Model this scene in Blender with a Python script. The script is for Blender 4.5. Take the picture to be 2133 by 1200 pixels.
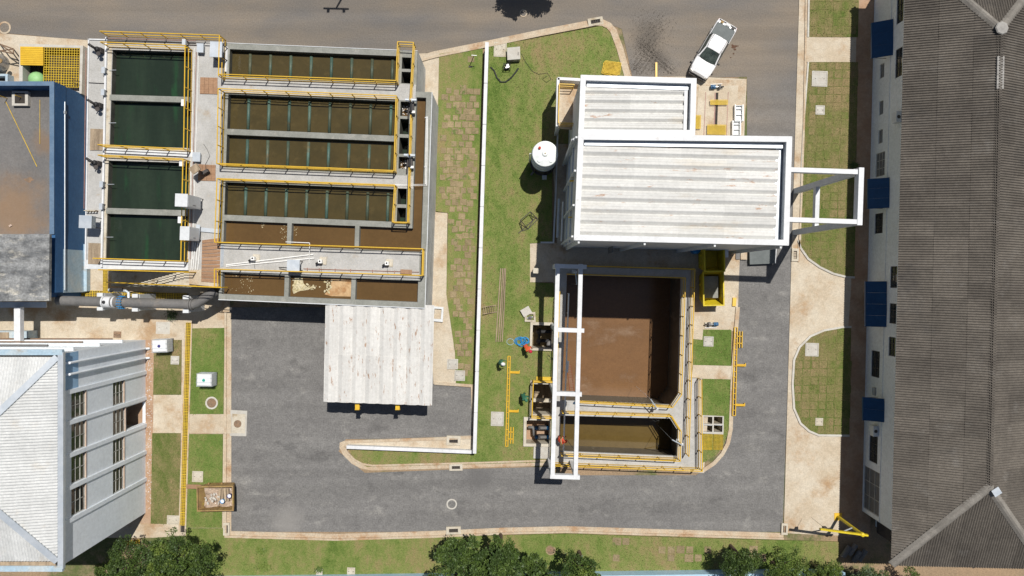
import bpy, bmesh, math, random
import numpy as np
from mathutils import Vector, Matrix, Quaternion
from mathutils.geometry import tessellate_polygon

random.seed(7); rng = np.random.default_rng(7)
for o in list(bpy.data.objects): bpy.data.objects.remove(o, do_unlink=True)
SC = bpy.context.scene
COL = SC.collection
R = math.radians

# ------------------------------------------------------------------ camera
NX, NY, F, H = 1072.0, 582.0, 1422.0, 54.0          # nadir point, focal length (photo pixels), flying height (m)
cam = bpy.data.objects.new('camera', bpy.data.cameras.new('camera')); COL.objects.link(cam)
cam.location = (0, 0, H); cam.rotation_euler = (0, 0, 0)
cam.data.sensor_width = 36; cam.data.lens = F/2133*36
cam.data.shift_x = -(NX-1066.5)/2133; cam.data.shift_y = -(600-NY)/2133
cam.data.clip_end = 3000; cam.data.clip_start = 0.5
SC.camera = cam
# ------------------------------------------------------------------ sky, sun, exposure
SHX, SHY = 0.214, 0.378                              # shadow run per metre of height (west, south)
world = bpy.data.worlds.new('World'); SC.world = world; world.use_nodes = True
nt = world.node_tree; bg = nt.nodes['Background']
sky = nt.nodes.new('ShaderNodeTexSky'); sky.sky_type = 'NISHITA'; sky.sun_disc = False
sky.sun_elevation = math.atan(1/math.hypot(SHX, SHY)); sky.sun_rotation = math.atan2(SHX, SHY)
nt.links.new(sky.outputs[0], bg.inputs[0]); bg.inputs[1].default_value = 0.05
sl = bpy.data.lights.new('sun', 'SUN'); sl.energy = 4.8; sl.angle = R(0.5); sl.color = (1.0, 0.955, 0.89)
sun = bpy.data.objects.new('sun', sl); COL.objects.link(sun); sun.location = (20, 40, 90)
sun.rotation_euler = Vector((-SHX, -SHY, -1)).to_track_quat('-Z', 'Y').to_euler()
SC.view_settings.view_transform = 'Standard'; SC.view_settings.look = 'None'
SC.view_settings.exposure = 0.0; SC.view_settings.gamma = 1.0; SC.view_settings.use_curve_mapping = False

def W(px, py, z=0.0):
    k = (H-z)/F
    return Vector(((px-NX)*k, (NY-py)*k, z))
def WP(poly, z=0.0): return [W(x, y, z) for x, y in poly]

# ------------------------------------------------------------------ materials
def srgb(r, g, b):
    f = lambda c: (c/255/12.92) if c/255 <= .04045 else ((c/255+.055)/1.055)**2.4
    return (f(r), f(g), f(b), 1)
def L(c): return tuple(c[:3])+(1,)
def mat(name, c1, c2=None, scale=.7, fine=18, famt=.25, stain=None, sscale=.5, slo=.55, shi=.68, stain2=None, s2=(.3,.6,.7),
        rough=.85, bump=.15, bscale=None, metal=0, spec=.3, rand=0, stretch=(1,1,1), coord='pos', detail=5, coat=0, mid=.07, mscale=3.5):
    m = bpy.data.materials.new(name); m.use_nodes = True
    n = m.node_tree.nodes; l = m.node_tree.links; b = n['Principled BSDF']
    c1 = L(c1); c2 = L(c2) if c2 else tuple(min(1,x*.75) for x in c1[:3])+(1,)
    if coord == 'pos': src = n.new('ShaderNodeNewGeometry').outputs['Position']
    else: src = n.new('ShaderNodeTexCoord').outputs['Object']
    if stretch != (1,1,1):
        mp = n.new('ShaderNodeMapping'); mp.inputs['Scale'].default_value = stretch; l.new(src, mp.inputs[0]); ssrc = mp.outputs[0]
    else: ssrc = src
    def noise(s, d=detail, v=None, rgh=.6):
        t = n.new('ShaderNodeTexNoise'); t.inputs['Scale'].default_value = s; t.inputs['Detail'].default_value = d
        t.inputs['Roughness'].default_value = rgh; l.new(v or ssrc, t.inputs['Vector']); return t.outputs['Fac']
    def ramp(v, lo, hi):
        t = n.new('ShaderNodeMapRange'); t.inputs[1].default_value = lo; t.inputs[2].default_value = hi
        t.interpolation_type = 'SMOOTHSTEP'; l.new(v, t.inputs[0]); return t.outputs[0]
    def mix(f, a, bb, mode='MIX', fac=None):
        t = n.new('ShaderNodeMix'); t.data_type = 'RGBA'; t.blend_type = mode
        if f is not None: l.new(f, t.inputs[0])
        else: t.inputs[0].default_value = fac
        for v, i in ((a, 6), (bb, 7)):
            if isinstance(v, tuple): t.inputs[i].default_value = v
            else: l.new(v, t.inputs[i])
        return t.outputs[2]
    col = mix(ramp(noise(scale), .35, .68), c1, c2)
    if stain: col = mix(ramp(noise(sscale, 7, None, .68), slo, shi), col, L(stain))
    if stain2: col = mix(ramp(noise(s2[0], 6, None, .65), s2[1], s2[2]), col, L(stain2))
    if famt:
        fn = noise(fine, 3, src)
        mr = n.new('ShaderNodeMapRange'); mr.inputs[1].default_value = .25; mr.inputs[2].default_value = .75
        mr.inputs[3].default_value = 1-famt; mr.inputs[4].default_value = 1+famt; l.new(fn, mr.inputs[0])
        vm = n.new('ShaderNodeVectorMath'); vm.operation = 'SCALE'; l.new(col, vm.inputs[0]); l.new(mr.outputs[0], vm.inputs['Scale']); col = vm.outputs[0]
    if mid:
        fn = noise(mscale, 4, src, .65)
        mr = n.new('ShaderNodeMapRange'); mr.inputs[1].default_value = .3; mr.inputs[2].default_value = .7
        mr.inputs[3].default_value = 1-mid; mr.inputs[4].default_value = 1+mid; l.new(fn, mr.inputs[0])
        vm = n.new('ShaderNodeVectorMath'); vm.operation = 'SCALE'; l.new(col, vm.inputs[0]); l.new(mr.outputs[0], vm.inputs['Scale']); col = vm.outputs[0]
    if rand:
        oi = n.new('ShaderNodeObjectInfo'); mr = n.new('ShaderNodeMapRange'); mr.inputs[3].default_value = 1-rand; mr.inputs[4].default_value = 1+rand
        l.new(oi.outputs['Random'], mr.inputs[0])
        vm = n.new('ShaderNodeVectorMath'); vm.operation = 'SCALE'; l.new(col, vm.inputs[0]); l.new(mr.outputs[0], vm.inputs['Scale']); col = vm.outputs[0]
    l.new(col, b.inputs['Base Color'])
    b.inputs['Roughness'].default_value = rough; b.inputs['Metallic'].default_value = metal
    b.inputs['Specular IOR Level'].default_value = spec
    if coat: b.inputs['Coat Weight'].default_value = coat; b.inputs['Coat Roughness'].default_value = .05
    if bump:
        bn = n.new('ShaderNodeBump'); bn.inputs['Strength'].default_value = bump; bn.inputs['Distance'].default_value = .05
        l.new(noise(bscale or fine, 4, src), bn.inputs['Height']); l.new(bn.outputs[0], b.inputs['Normal'])
    return m

MT = {}
def D(k, *a, **kw): MT[k] = mat(k, *a, **kw)
D('soil', (.30,.21,.13), (.24,.18,.115), .25, 9, .25, stain=(.10,.12,.04), sscale=.12, slo=.5, shi=.6)
D('asphalt', (.172,.168,.162), (.150,.146,.142), .35, 8.5, .27, stain=(.235,.228,.214), sscale=.5, slo=.54, shi=.72, stain2=(.118,.115,.112), s2=(.3,.57,.70), bump=.5, stretch=(1,1.6,1), mid=.13, mscale=2.2)
D('road_dust', (.215,.182,.145), (.165,.148,.13), .22, 14, .25, stain=(.245,.20,.15), sscale=.3, slo=.52, shi=.7, stain2=(.125,.118,.112), s2=(.14,.5,.66), bump=.35, stretch=(.6,1.6,1))
D('wet_grit', (.115,.10,.085), (.15,.132,.112), 1.5, 14, .35, bump=.5)
D('soil_dark', (.085,.045,.028), (.11,.06,.038), 2, 9, .2)
D('concrete', (.46,.385,.285), (.53,.47,.375), .5, 11, .16, stain=(.37,.25,.145), sscale=.3, slo=.48, shi=.68, bump=.1)
D('kerb', (.48,.41,.31), (.44,.335,.23), .9, 10, .2, stain=(.36,.225,.125), sscale=.55, slo=.5, shi=.68, bump=.12)
D('pave_red', (.34,.21,.13), (.40,.28,.19), .8, 9, .15, bump=.15)
D('deck', (.435,.43,.415), (.375,.37,.35), .7, 10, .12, stain=(.36,.30,.23), sscale=.8, slo=.58, shi=.78, bump=.06)
D('wall_conc', (.265,.27,.245), (.215,.22,.195), .9, 10, .15, stain=(.34,.33,.29), sscale=1.4, slo=.55, shi=.75, bump=.1)
D('wall_grey', (.62,.63,.63), (.45,.46,.46), .6, 8, .08, stain=(.38,.36,.32), sscale=.7, slo=.6, shi=.8, bump=.04)
D('tank_inner', (.105,.105,.085), (.065,.066,.054), 1.2, 10, .2, bump=.1)
D('sludge_shade_wall', (.16,.138,.10), (.115,.096,.07), .8, 9, .2, stain=(.30,.27,.2), sscale=.8, slo=.55, shi=.72, rough=.6, bump=.06, stretch=(1,1,.3))  # sludge coat, darkened to include the shade on the deep tank's inner walls
D('beige_conc', (.52,.48,.40), (.46,.41,.32), .9, 10, .12, stain=(.33,.26,.17), sscale=.9, bump=.06)
D('pad', (.50,.485,.44), (.45,.42,.37), 1.6, 12, .08, rough=.8, rand=.08)
D('white', (.66,.67,.685), (.61,.62,.63), .8, 6, .05, stain=(.50,.49,.47), sscale=1.3, slo=.62, shi=.78, rough=.55, bump=.02)
D('white_tint', (.62,.64,.655), (.56,.58,.59), .5, 6, .05, rough=.6, bump=.03)
D('facade', (.82,.87,.92), (.77,.82,.87), .45, 9, .04, stain=(.70,.74,.77), sscale=.9, slo=.6, shi=.8, rough=.7, bump=.05)
D('facade_blue', (.25,.42,.62), (.30,.47,.66), .8, 9, .08, rough=.6, bump=.05)
D('facade_r', (.70,.74,.77), (.64,.68,.70), .35, 7, .06, stain=(.50,.50,.48), sscale=.5, slo=.6, shi=.8, rough=.7, bump=.04)
D('roof_white', (.60,.592,.565), (.54,.532,.508), .5, 8, .07, stain=(.34,.22,.15), sscale=3.2, slo=.585, shi=.66, stretch=(1.6,.35,1), rough=.6, bump=.03, rand=.05)
D('roof_white_ew', (.60,.598,.575), (.545,.543,.52), .5, 8, .06, stain=(.42,.26,.17), sscale=1.9, slo=.60, shi=.68, stretch=(.35,1.6,1), stain2=(.55,.52,.46), s2=(.45,.56,.7), rough=.6, bump=.03, rand=.07)
D('roof_left', (.56,.57,.565), (.50,.51,.505), .6, 7, .05, stain=(.52,.50,.46), sscale=.7, slo=.56, shi=.75, rough=.5, bump=.03, rand=.05)
D('fibre', (.136,.121,.103), (.103,.091,.078), .4, 12, .25, stain=(.175,.163,.147), sscale=.5, slo=.55, shi=.75, stain2=(.095,.087,.078), s2=(.3,.56,.74), bump=.2, rand=.13, mid=.14)
D('ridge', (.23,.214,.19), (.18,.167,.148), 1.4, 12, .2, stain=(.2,.18,.16), sscale=1.5, bump=.2, rand=.12)
D('ridge_new', (.33,.32,.30), (.27,.26,.245), 1.2, 9, .1, rand=.1)
D('blue_paint', (.030,.105,.245), (.04,.125,.275), .5, 8, .1, stain=(.03,.09,.19), sscale=.8, slo=.6, shi=.8, rough=.65, bump=.04)
D('blue_worn', (.34,.46,.55), (.46,.51,.52), .7, 7, .1, stain=(.36,.30,.22), sscale=.45, slo=.55, shi=.75, rough=.7)
D('blue_edge', (.10,.165,.255), (.13,.195,.28), 1.2, 9, .1)
D('roof_flat', (.165,.158,.152), (.14,.136,.133), .35, 9, .16, stain=(.30,.165,.08), sscale=.16, slo=.5, shi=.72, stain2=(.15,.14,.13), s2=(.3,.6,.75), bump=.05)
D('roof_slab', (.25,.255,.255), (.11,.115,.12), .9, 7, .3, stain=(.42,.40,.35), sscale=1.0, slo=.52, shi=.66, bump=.1, mid=.3, mscale=2.5, stretch=(.6,1.5,1))
D('yellow', (.68,.43,.03), (.62,.38,.025), 1.3, 10, .06, rough=.45, bump=0, spec=.5)
D('yellow_grate', (.60,.41,.03), (.53,.36,.03), 1.3, 10, .1, rough=.6, bump=0, rand=.06)
D('skip_yellow', (.62,.48,.02), (.52,.40,.02), 1.2, 8, .1, stain=(.25,.15,.05), sscale=1.2, slo=.62, shi=.75, rough=.5, bump=.03)
D('skip_rust', (.33,.225,.085), (.25,.155,.075), 1.8, 9, .2, stain=(.40,.30,.07), sscale=1.3, slo=.55, shi=.7, rough=.7, bump=.08)
D('wood', (.33,.20,.12), (.27,.155,.09), .9, 14, .15, stretch=(.5,4,1), rough=.8, bump=.1, rand=.1)
D('wood_grey', (.37,.29,.2), (.25,.19,.13), 1.2, 14, .15, stretch=(4,.5,1), rough=.8, bump=.1, rand=.12)
D('steel', (.45,.46,.47), (.38,.39,.40), 1.5, 10, .06, rough=.35, metal=.6, bump=.02)
D('galv', (.56,.60,.64), (.48,.53,.58), 1.5, 6, .05, rough=.45, metal=.35, bump=.02)
D('dark_metal', (.055,.05,.05), (.08,.07,.065), 1.5, 10, .15, rough=.6, bump=.05)
D('black', (.022,.022,.024), (.03,.03,.032), 2, 10, .1, rough=.6, bump=0)
D('tyre', (.018,.018,.019), (.028,.027,.026), 3, 30, .2, rough=.9, bump=.1)
D('pipe_grey', (.165,.16,.155), (.13,.128,.125), .9, 8, .1, stain=(.20,.18,.16), sscale=1.1, rough=.6, bump=.03)
D('pvc', (.82,.82,.80), (.76,.76,.74), 2, 10, .03, rough=.4, bump=0)
D('pvc_brown', (.28,.15,.12), (.34,.20,.16), 2, 10, .05, rough=.5, bump=0)
D('teal_pipe', (.085,.095,.060), (.065,.125,.105), .35, 9, .2, stain=(.11,.10,.06), sscale=.6, rough=.5, bump=.05, rand=.2)
D('rubble', (.45,.36,.28), (.30,.22,.16), 3, 12, .3, stain=(.75,.72,.68), sscale=3, slo=.6, shi=.65, bump=.3)
D('glass', (.03,.035,.035), (.045,.05,.045), 1.5, 3, .2, rough=.08, spec=.6, bump=0)
D('glass_grey', (.16,.165,.165), (.13,.135,.14), 1.2, 5, .1, rough=.25, spec=.5, bump=0)
D('frame_win', (.40,.40,.37), (.33,.32,.29), 2, 10, .1, rough=.6, bump=0)
D('sill_brick', (.45,.34,.27), (.52,.42,.34), 2, 12, .15, bump=.1)
D('car_white', (.82,.82,.83), (.80,.80,.81), .4, 3, .01, rough=.25, spec=.5, bump=0, coat=.6)
D('car_glass', (.02,.03,.028), (.05,.07,.062), 2, 4, .1, rough=.04, spec=.7, bump=0)
D('car_cover', (.12,.135,.135), (.10,.115,.115), 1.5, 10, .08, rough=.6, bump=.04)
D('lens', (.5,.5,.48), (.45,.45,.44), 3, 5, .05, rough=.15, bump=0)
D('red_lens', (.35,.02,.02), (.3,.02,.02), 3, 5, .05, rough=.2, bump=0)
D('fibreglass', (.70,.735,.72), (.66,.70,.69), .8, 5, .03, rough=.4, bump=.01)
D('ibc', (.74,.755,.76), (.69,.705,.71), 1.5, 5, .04, rough=.35, bump=.02)
D('navy_plastic', (.05,.05,.22), None, 2, 5, .03, rough=.4, bump=0)
D('teal_plastic', (.03,.42,.33), None, 2, 5, .03, rough=.4, bump=0)
D('blue_plastic', (.02,.20,.48), (.03,.28,.58), 2, 5, .1, rough=.4, bump=0)
D('blue_motor', (.03,.10,.22), (.05,.15,.28), 3, 9, .15, rough=.5, bump=.03)
D('green_dome', (.28,.52,.22), (.24,.47,.2), .8, 6, .06, rough=.5, bump=.03)
D('red_plastic', (.55,.06,.03), None, 2, 5, .03, rough=.4, bump=0)
D('cover_iron', (.25,.16,.10), (.18,.13,.09), 3, 14, .25, rough=.8, bump=.25)
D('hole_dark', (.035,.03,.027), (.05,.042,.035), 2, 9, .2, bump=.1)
D('pale_blue', (.36,.54,.68), (.42,.58,.70), .5, 7, .06, rough=.5, bump=.02)
D('awning', (.010,.048,.125), (.013,.058,.145), .6, 5, .1, rough=.45, bump=.02)
D('rubber_hose', (.03,.033,.033), None, 2, 9, .1, rough=.6, bump=.05)
D('bark', (.14,.10,.07), (.09,.065,.045), 2, 12, .3, bump=.4)
D('dry_sod', (.275,.215,.125), (.225,.175,.095), 2.2, 12, .3, stain=(.125,.16,.045), sscale=1.8, slo=.56, shi=.64, bump=.4, rand=.12)
D('foam', (.52,.36,.20), (.44,.29,.15), 1.2, 8, .12, stain=(.36,.20,.09), sscale=.7, slo=.5, shi=.65, bump=.15)
D('foam_crust', (.58,.52,.36), (.42,.36,.2), 3, 10, .3, bump=.4)
D('skin', (.36,.20,.13), None, 3, 9, .05, rough=.6, bump=0)
D('door_red', (.30,.10,.05), None, 2, 9, .1)
D('sign_yellow', (.75,.5,.04), None, 2, 9, .03, bump=0)

def rust_patch(k, centre, radius, col):
    """a broad rust stain with ragged edge lying on one spot of a surface"""
    m = MT[k]; n = m.node_tree.nodes; l = m.node_tree.links; b = n['Principled BSDF']; old = b.inputs['Base Color'].links[0].from_socket
    geo = n.new('ShaderNodeNewGeometry'); ds = n.new('ShaderNodeVectorMath'); ds.operation = 'DISTANCE'; ds.inputs[1].default_value = centre; l.new(geo.outputs['Position'], ds.inputs[0])
    no = n.new('ShaderNodeTexNoise'); no.inputs['Scale'].default_value = .5; no.inputs['Detail'].default_value = 8; no.inputs['Roughness'].default_value = .68; l.new(geo.outputs['Position'], no.inputs['Vector'])
    ma = n.new('ShaderNodeMath'); ma.operation = 'MULTIPLY_ADD'; ma.inputs[1].default_value = radius*1.5; l.new(no.outputs['Fac'], ma.inputs[0]); l.new(ds.outputs['Value'], ma.inputs[2])
    mr = n.new('ShaderNodeMapRange'); mr.interpolation_type = 'SMOOTHSTEP'; mr.inputs[1].default_value = radius*1.9; mr.inputs[2].default_value = radius*1.0; mr.inputs[3].default_value = 0; mr.inputs[4].default_value = .65; l.new(ma.outputs[0], mr.inputs[0])
    mx = n.new('ShaderNodeMix'); mx.data_type = 'RGBA'; l.new(mr.outputs[0], mx.inputs[0]); l.new(old, mx.inputs[6]); mx.inputs[7].default_value = L(col); l.new(mx.outputs[2], b.inputs['Base Color'])
def grassmat(k, stops, big=.22, seed=0, streak=(1,.6,1), rand=0):
    """patchy mown grass: broad, clump and blade scale noise through a colour ramp"""
    m = bpy.data.materials.new(k); m.use_nodes = True; n = m.node_tree.nodes; l = m.node_tree.links; b = n['Principled BSDF']; MT[k] = m
    geo = n.new('ShaderNodeNewGeometry'); mp = n.new('ShaderNodeMapping'); mp.inputs['Scale'].default_value = streak; mp.inputs['Location'].default_value = (seed*13.1, seed*7.7, 0); l.new(geo.outputs['Position'], mp.inputs[0])
    def noise(s_, d_, r_=.65):
        t = n.new('ShaderNodeTexNoise'); t.inputs['Scale'].default_value = s_; t.inputs['Detail'].default_value = d_; t.inputs['Roughness'].default_value = r_; l.new(mp.outputs[0], t.inputs['Vector']); return t.outputs['Fac']
    def math_(op, a, b_):
        t = n.new('ShaderNodeMath'); t.operation = op
        for v, i in ((a,0),(b_,1)):
            if isinstance(v, (int,float)): t.inputs[i].default_value = v
            else: l.new(v, t.inputs[i])
        return t.outputs[0]
    v = math_('ADD', math_('MULTIPLY', noise(big,5), .55), math_('ADD', math_('MULTIPLY', noise(1.5,6,.7), .37), math_('MULTIPLY', noise(8,4,.7), .22)))
    if rand:
        oi = n.new('ShaderNodeObjectInfo'); v = math_('ADD', v, math_('MULTIPLY', math_('SUBTRACT', oi.outputs['Random'], .5), rand))
    cr = n.new('ShaderNodeValToRGB'); e = cr.color_ramp.elements
    e[0].position = stops[0][0]; e[0].color = L(stops[0][1]); e[1].position = stops[-1][0]; e[1].color = L(stops[-1][1])
    for p_, c_ in stops[1:-1]: x = e.new(p_); x.color = L(c_)
    l.new(v, cr.inputs[0])
    f = noise(24,3,.6); mr = n.new('ShaderNodeMapRange'); mr.inputs[1].default_value = .3; mr.inputs[2].default_value = .7; mr.inputs[3].default_value = .62; mr.inputs[4].default_value = 1.38; l.new(f, mr.inputs[0])
    vm = n.new('ShaderNodeVectorMath'); vm.operation = 'SCALE'; l.new(cr.outputs[0], vm.inputs[0]); l.new(mr.outputs[0], vm.inputs['Scale']); l.new(vm.outputs[0], b.inputs['Base Color'])
    b.inputs['Roughness'].default_value = .95; b.inputs['Specular IOR Level'].default_value = .1
    bn = n.new('ShaderNodeBump'); bn.inputs['Strength'].default_value = .6; bn.inputs['Distance'].default_value = .06; l.new(noise(18,4), bn.inputs['Height']); l.new(bn.outputs[0], b.inputs['Normal'])
DG, MG, YG, ST, BR = (.085,.135,.028), (.130,.178,.044), (.175,.200,.062), (.225,.200,.085), (.26,.19,.10)
grassmat('lawn', [(.44,DG),(.505,MG),(.57,YG),(.64,ST),(.72,BR)], seed=1)
grassmat('lawn_lush', [(.44,DG),(.53,(.115,.172,.040)),(.60,(.155,.188,.055)),(.68,ST)], seed=2)
grassmat('lawn_dry', [(.45,(.09,.12,.03)),(.53,(.14,.145,.052)),(.59,(.19,.165,.075)),(.66,BR)], seed=3)
grassmat('lawn_brown', [(.45,DG),(.53,(.13,.145,.044)),(.59,(.175,.16,.065)),(.67,(.22,.17,.085))], seed=4)
grassmat('sod', [(.44,(.10,.14,.032)),(.53,(.15,.155,.052)),(.59,(.185,.165,.070)),(.67,(.235,.18,.092))], seed=5, rand=.05)
grassmat('tuft', [(.44,(.09,.14,.03)),(.51,(.14,.185,.046)),(.58,(.185,.21,.068)),(.66,(.235,.21,.09))], seed=1)
def leafmat(k, a, b):
    m = mat(k, a, b, .9, 9, .3, rough=.55, bump=0, spec=.35); MT[k] = m
leafmat('leaf_dark', (.060,.098,.024), (.036,.066,.016))
leafmat('leaf_mid', (.080,.125,.024), (.052,.09,.017))
leafmat('leaf_light', (.14,.19,.035), (.10,.15,.028))
leafmat('leaf_grey', (.11,.155,.085), (.08,.12,.06))

def watermat(k, c1, c2, rough, bump, bscale, scale=.4, stain=None, slo=.6, shi=.75, ss=.5, stretch=(1,1,1), famt=.06):
    MT[k] = mat(k, c1, c2, scale, 12, famt, stain=stain, sscale=ss, slo=slo, shi=shi, rough=rough, bump=bump, bscale=bscale, spec=.4, stretch=stretch)
rust_patch('roof_flat', W(22,440,2.6), 3.4, (.27,.165,.085)); rust_patch('roof_flat', W(95,300,2.6), 1.2, (.21,.14,.085))
watermat('water_green', (.018,.028,.019), (.026,.040,.026), .08, .05, 3, .5, stain=(.020,.058,.026), slo=.54, shi=.72, ss=.75, stretch=(1.2,.22,1))
watermat('water_olive', (.070,.053,.021), (.057,.045,.019), .12, .05, 5, .5, stain=(.082,.062,.025), slo=.52, shi=.7, ss=1.2)
watermat('water_brown', (.118,.070,.027), (.100,.059,.023), .12, .03, 4, .25, stain=(.15,.10,.05), slo=.68, shi=.85, ss=1.6)
watermat('water_mud', (.185,.100,.046), (.150,.081,.038), .2, .14, 4, .3, stain=(.245,.165,.108), slo=.52, shi=.74, ss=.30, famt=.12, stretch=(.7,1.3,1))
watermat('water_pond', (.118,.080,.026), (.095,.064,.021), .1, .04, 4, .3)

# ------------------------------------------------------------------ mesh helpers
class MB:
    def __init__(s): s.v = []; s.f = []
    def add(s, vs, fs):
        o = len(s.v); s.v += [tuple(p) for p in vs]; s.f += [tuple(i+o for i in f) for f in fs]; return s
    def box(s, x0, x1, y0, y1, z0, z1):
        return s.add([(x0,y0,z0),(x1,y0,z0),(x1,y1,z0),(x0,y1,z0),(x0,y0,z1),(x1,y0,z1),(x1,y1,z1),(x0,y1,z1)],
              [(3,2,1,0),(4,5,6,7),(0,1,5,4),(1,2,6,5),(2,3,7,6),(3,0,4,7)])
    def obox(s, c, size, rz=0, M=None):
        sx, sy, sz = (d/2 for d in size); Mx = M or Matrix.Rotation(rz, 3, 'Z'); c = Vector(c)
        vs = [c + Mx @ Vector((a*sx, b*sy, d*sz)) for d in (-1,1) for a,b in ((-1,-1),(1,-1),(1,1),(-1,1))]
        return s.add(vs, [(3,2,1,0),(4,5,6,7),(0,1,5,4),(1,2,6,5),(2,3,7,6),(3,0,4,7)])
    def beam(s, p0, p1, w, h, up=(0,0,1)):
        p0, p1 = Vector(p0), Vector(p1); d = (p1-p0); ln = d.length; d.normalize()
        u = Vector(up)
        if abs(d.dot(u)) > .98: u = Vector((0,1,0))
        side = d.cross(u).normalized(); u = side.cross(d).normalized()
        M = Matrix((d, side, u)).transposed()
        return s.obox((p0+p1)/2, (ln, w, h), M=M)
    def tube(s, p0, p1, r, n=8, r1=None, caps=True):
        p0, p1 = Vector(p0), Vector(p1); d = (p1-p0).normalized(); u = Vector((0,0,1)) if abs(d.z) < .95 else Vector((1,0,0))
        a = d.cross(u).normalized(); b = a.cross(d).normalized(); r1 = r if r1 is None else r1
        vs = []
        for p, rr in ((p0, r), (p1, r1)):
            for i in range(n):
                t = 2*math.pi*i/n; vs.append(p + a*math.cos(t)*rr + b*math.sin(t)*rr)
        fs = [(i, (i+1)%n, n+(i+1)%n, n+i) for i in range(n)]
        if caps: fs += [tuple(range(n-1,-1,-1)), tuple(range(n, 2*n))]
        return s.add(vs, fs)
    def path(s, pts, r, n=6):
        pts = [Vector(p) for p in pts]; k = len(pts); vs = []
        ref = Vector((0,0,1))
        for i, p in enumerate(pts):
            d = (pts[min(i+1,k-1)]-pts[max(i-1,0)]).normalized()
            u = ref if abs(d.dot(ref)) < .95 else Vector((1,0,0))
            a = d.cross(u).normalized(); b = a.cross(d).normalized(); rr = r[i] if isinstance(r, (list,tuple)) else r
            for j in range(n):
                t = 2*math.pi*j/n; vs.append(p + a*math.cos(t)*rr + b*math.sin(t)*rr)
        fs = [(i*n+j, i*n+(j+1)%n, (i+1)*n+(j+1)%n, (i+1)*n+j) for i in range(k-1) for j in range(n)]
        fs += [tuple(range(n-1,-1,-1)), tuple(range((k-1)*n, k*n))]
        return s.add(vs, fs)
    def lathe(s, c, prof, n=24):
        c = Vector(c); vs = []
        for r, z in prof:
            for i in range(n):
                t = 2*math.pi*i/n; vs.append(c + Vector((r*math.cos(t), r*math.sin(t), z)))
        k = len(prof)
        fs = [(i*n+j, i*n+(j+1)%n, (i+1)*n+(j+1)%n, (i+1)*n+j) for i in range(k-1) for j in range(n)]
        fs += [tuple(range(n-1,-1,-1)), tuple(range((k-1)*n, k*n))]
        return s.add(vs, fs)
    def prism(s, poly, z0, z1, holes=(), bottom=False):
        """poly: list of Vector (x,y used); holes likewise"""
        def ccw(p):
            a = sum(p[i][0]*p[(i+1)%len(p)][1]-p[(i+1)%len(p)][0]*p[i][1] for i in range(len(p)))
            return list(p) if a > 0 else list(p)[::-1]
        outer = ccw(poly); hs = [ccw(h)[::-1] for h in holes]
        loops = [outer]+hs; flat = [q for lp in loops for q in lp]; nn = len(flat)
        if not hs and len(outer) == 4: tri = [(0,1,2,3)]
        else:
            tri = tessellate_polygon([[Vector((q[0],q[1],0)) for q in lp] for lp in loops])
            t2 = []
            for t in tri:
                a, b, c = (flat[i] for i in t)
                if (b[0]-a[0])*(c[1]-a[1])-(b[1]-a[1])*(c[0]-a[0]) < 0: t = (t[0], t[2], t[1])
                t2.append(tuple(t))
            tri = t2
        vs = [(q[0],q[1],z1) for q in flat]; fs = list(tri)
        if z0 is not None:
            vs += [(q[0],q[1],z0) for q in flat]; o = 0
            for lp in loops:
                k = len(lp)
                for i in range(k):
                    a, b = o+i, o+(i+1)%k; fs.append((a, a+nn, b+nn, b))
                o += k
            if bottom: fs += [tuple(i+nn for i in t[::-1]) for t in tri]
        return s.add(vs, fs)
    def build(s, name, m, parent=None, smooth=False, origin=True):
        me = bpy.data.meshes.new(name)
        if parent is not None:
            p = parent; off = Vector((0,0,0))
            while p is not None: off += Vector(p.location); p = p.parent
        elif origin:
            a = np.array(s.v); mn, mx = a.min(0), a.max(0); off = Vector(((mn[0]+mx[0])/2, (mn[1]+mx[1])/2, mn[2]))
        else: off = Vector((0,0,0))
        me.from_pydata([(x-off.x, y-off.y, z-off.z) for x,y,z in s.v], [], s.f); me.update()
        if smooth:
            for p in me.polygons: p.use_smooth = True
        me.materials.append(MT[m] if isinstance(m, str) else m)
        o = bpy.data.objects.new(name, me); COL.objects.link(o)
        if parent is not None: o.parent = parent
        else: o.location = off
        return o
def tag(o, label=None, cat=None, group=None, kind=None):
    if label: o['label'] = label
    if cat: o['category'] = cat
    if group: o['group'] = group
    if kind: o['kind'] = kind
    return o
def thing(name, loc, label, cat, group=None, rz=0):
    o = bpy.data.objects.new(name, None); COL.objects.link(o); o.location = loc; o.rotation_euler = (0,0,rz); o.empty_display_size = .2
    return tag(o, label, cat, group)
def struct(name, mb, m): return tag(mb.build(name, m), kind='structure')
def copy_tree(o, parent=None, loc=None, rz=None, label=None):
    c = o.copy(); COL.objects.link(c)
    if parent is not None: c.parent = parent
    if loc is not None: c.location = loc
    if rz is not None: c.rotation_euler = (0,0,rz)
    if label: c['label'] = label
    for ch in list(o.children): copy_tree(ch, c)
    return c
def slab(name, poly, z0, z1, m, parent=None, holes=(), zp=None):
    """poly in photo pixels, read at height zp (default: the top z1)"""
    zp = z1 if zp is None else zp
    mb = MB().prism(WP(poly, zp), z0, z1, [WP(h, zp) for h in holes])
    return mb.build(name, m, parent)
def arc(cx, cy, rx, ry, a0, a1, n=10):
    return [(cx+rx*math.cos(R(a0+(a1-a0)*i/n)), cy+ry*math.sin(R(a0+(a1-a0)*i/n))) for i in range(n+1)]
def inpoly(x, y, poly):
    c = False; j = len(poly)-1
    for i in range(len(poly)):
        xi, yi = poly[i]; xj, yj = poly[j]
        if (yi > y) != (yj > y) and x < (xj-xi)*(y-yi)/(yj-yi)+xi: c = not c
        j = i
    return c
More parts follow.
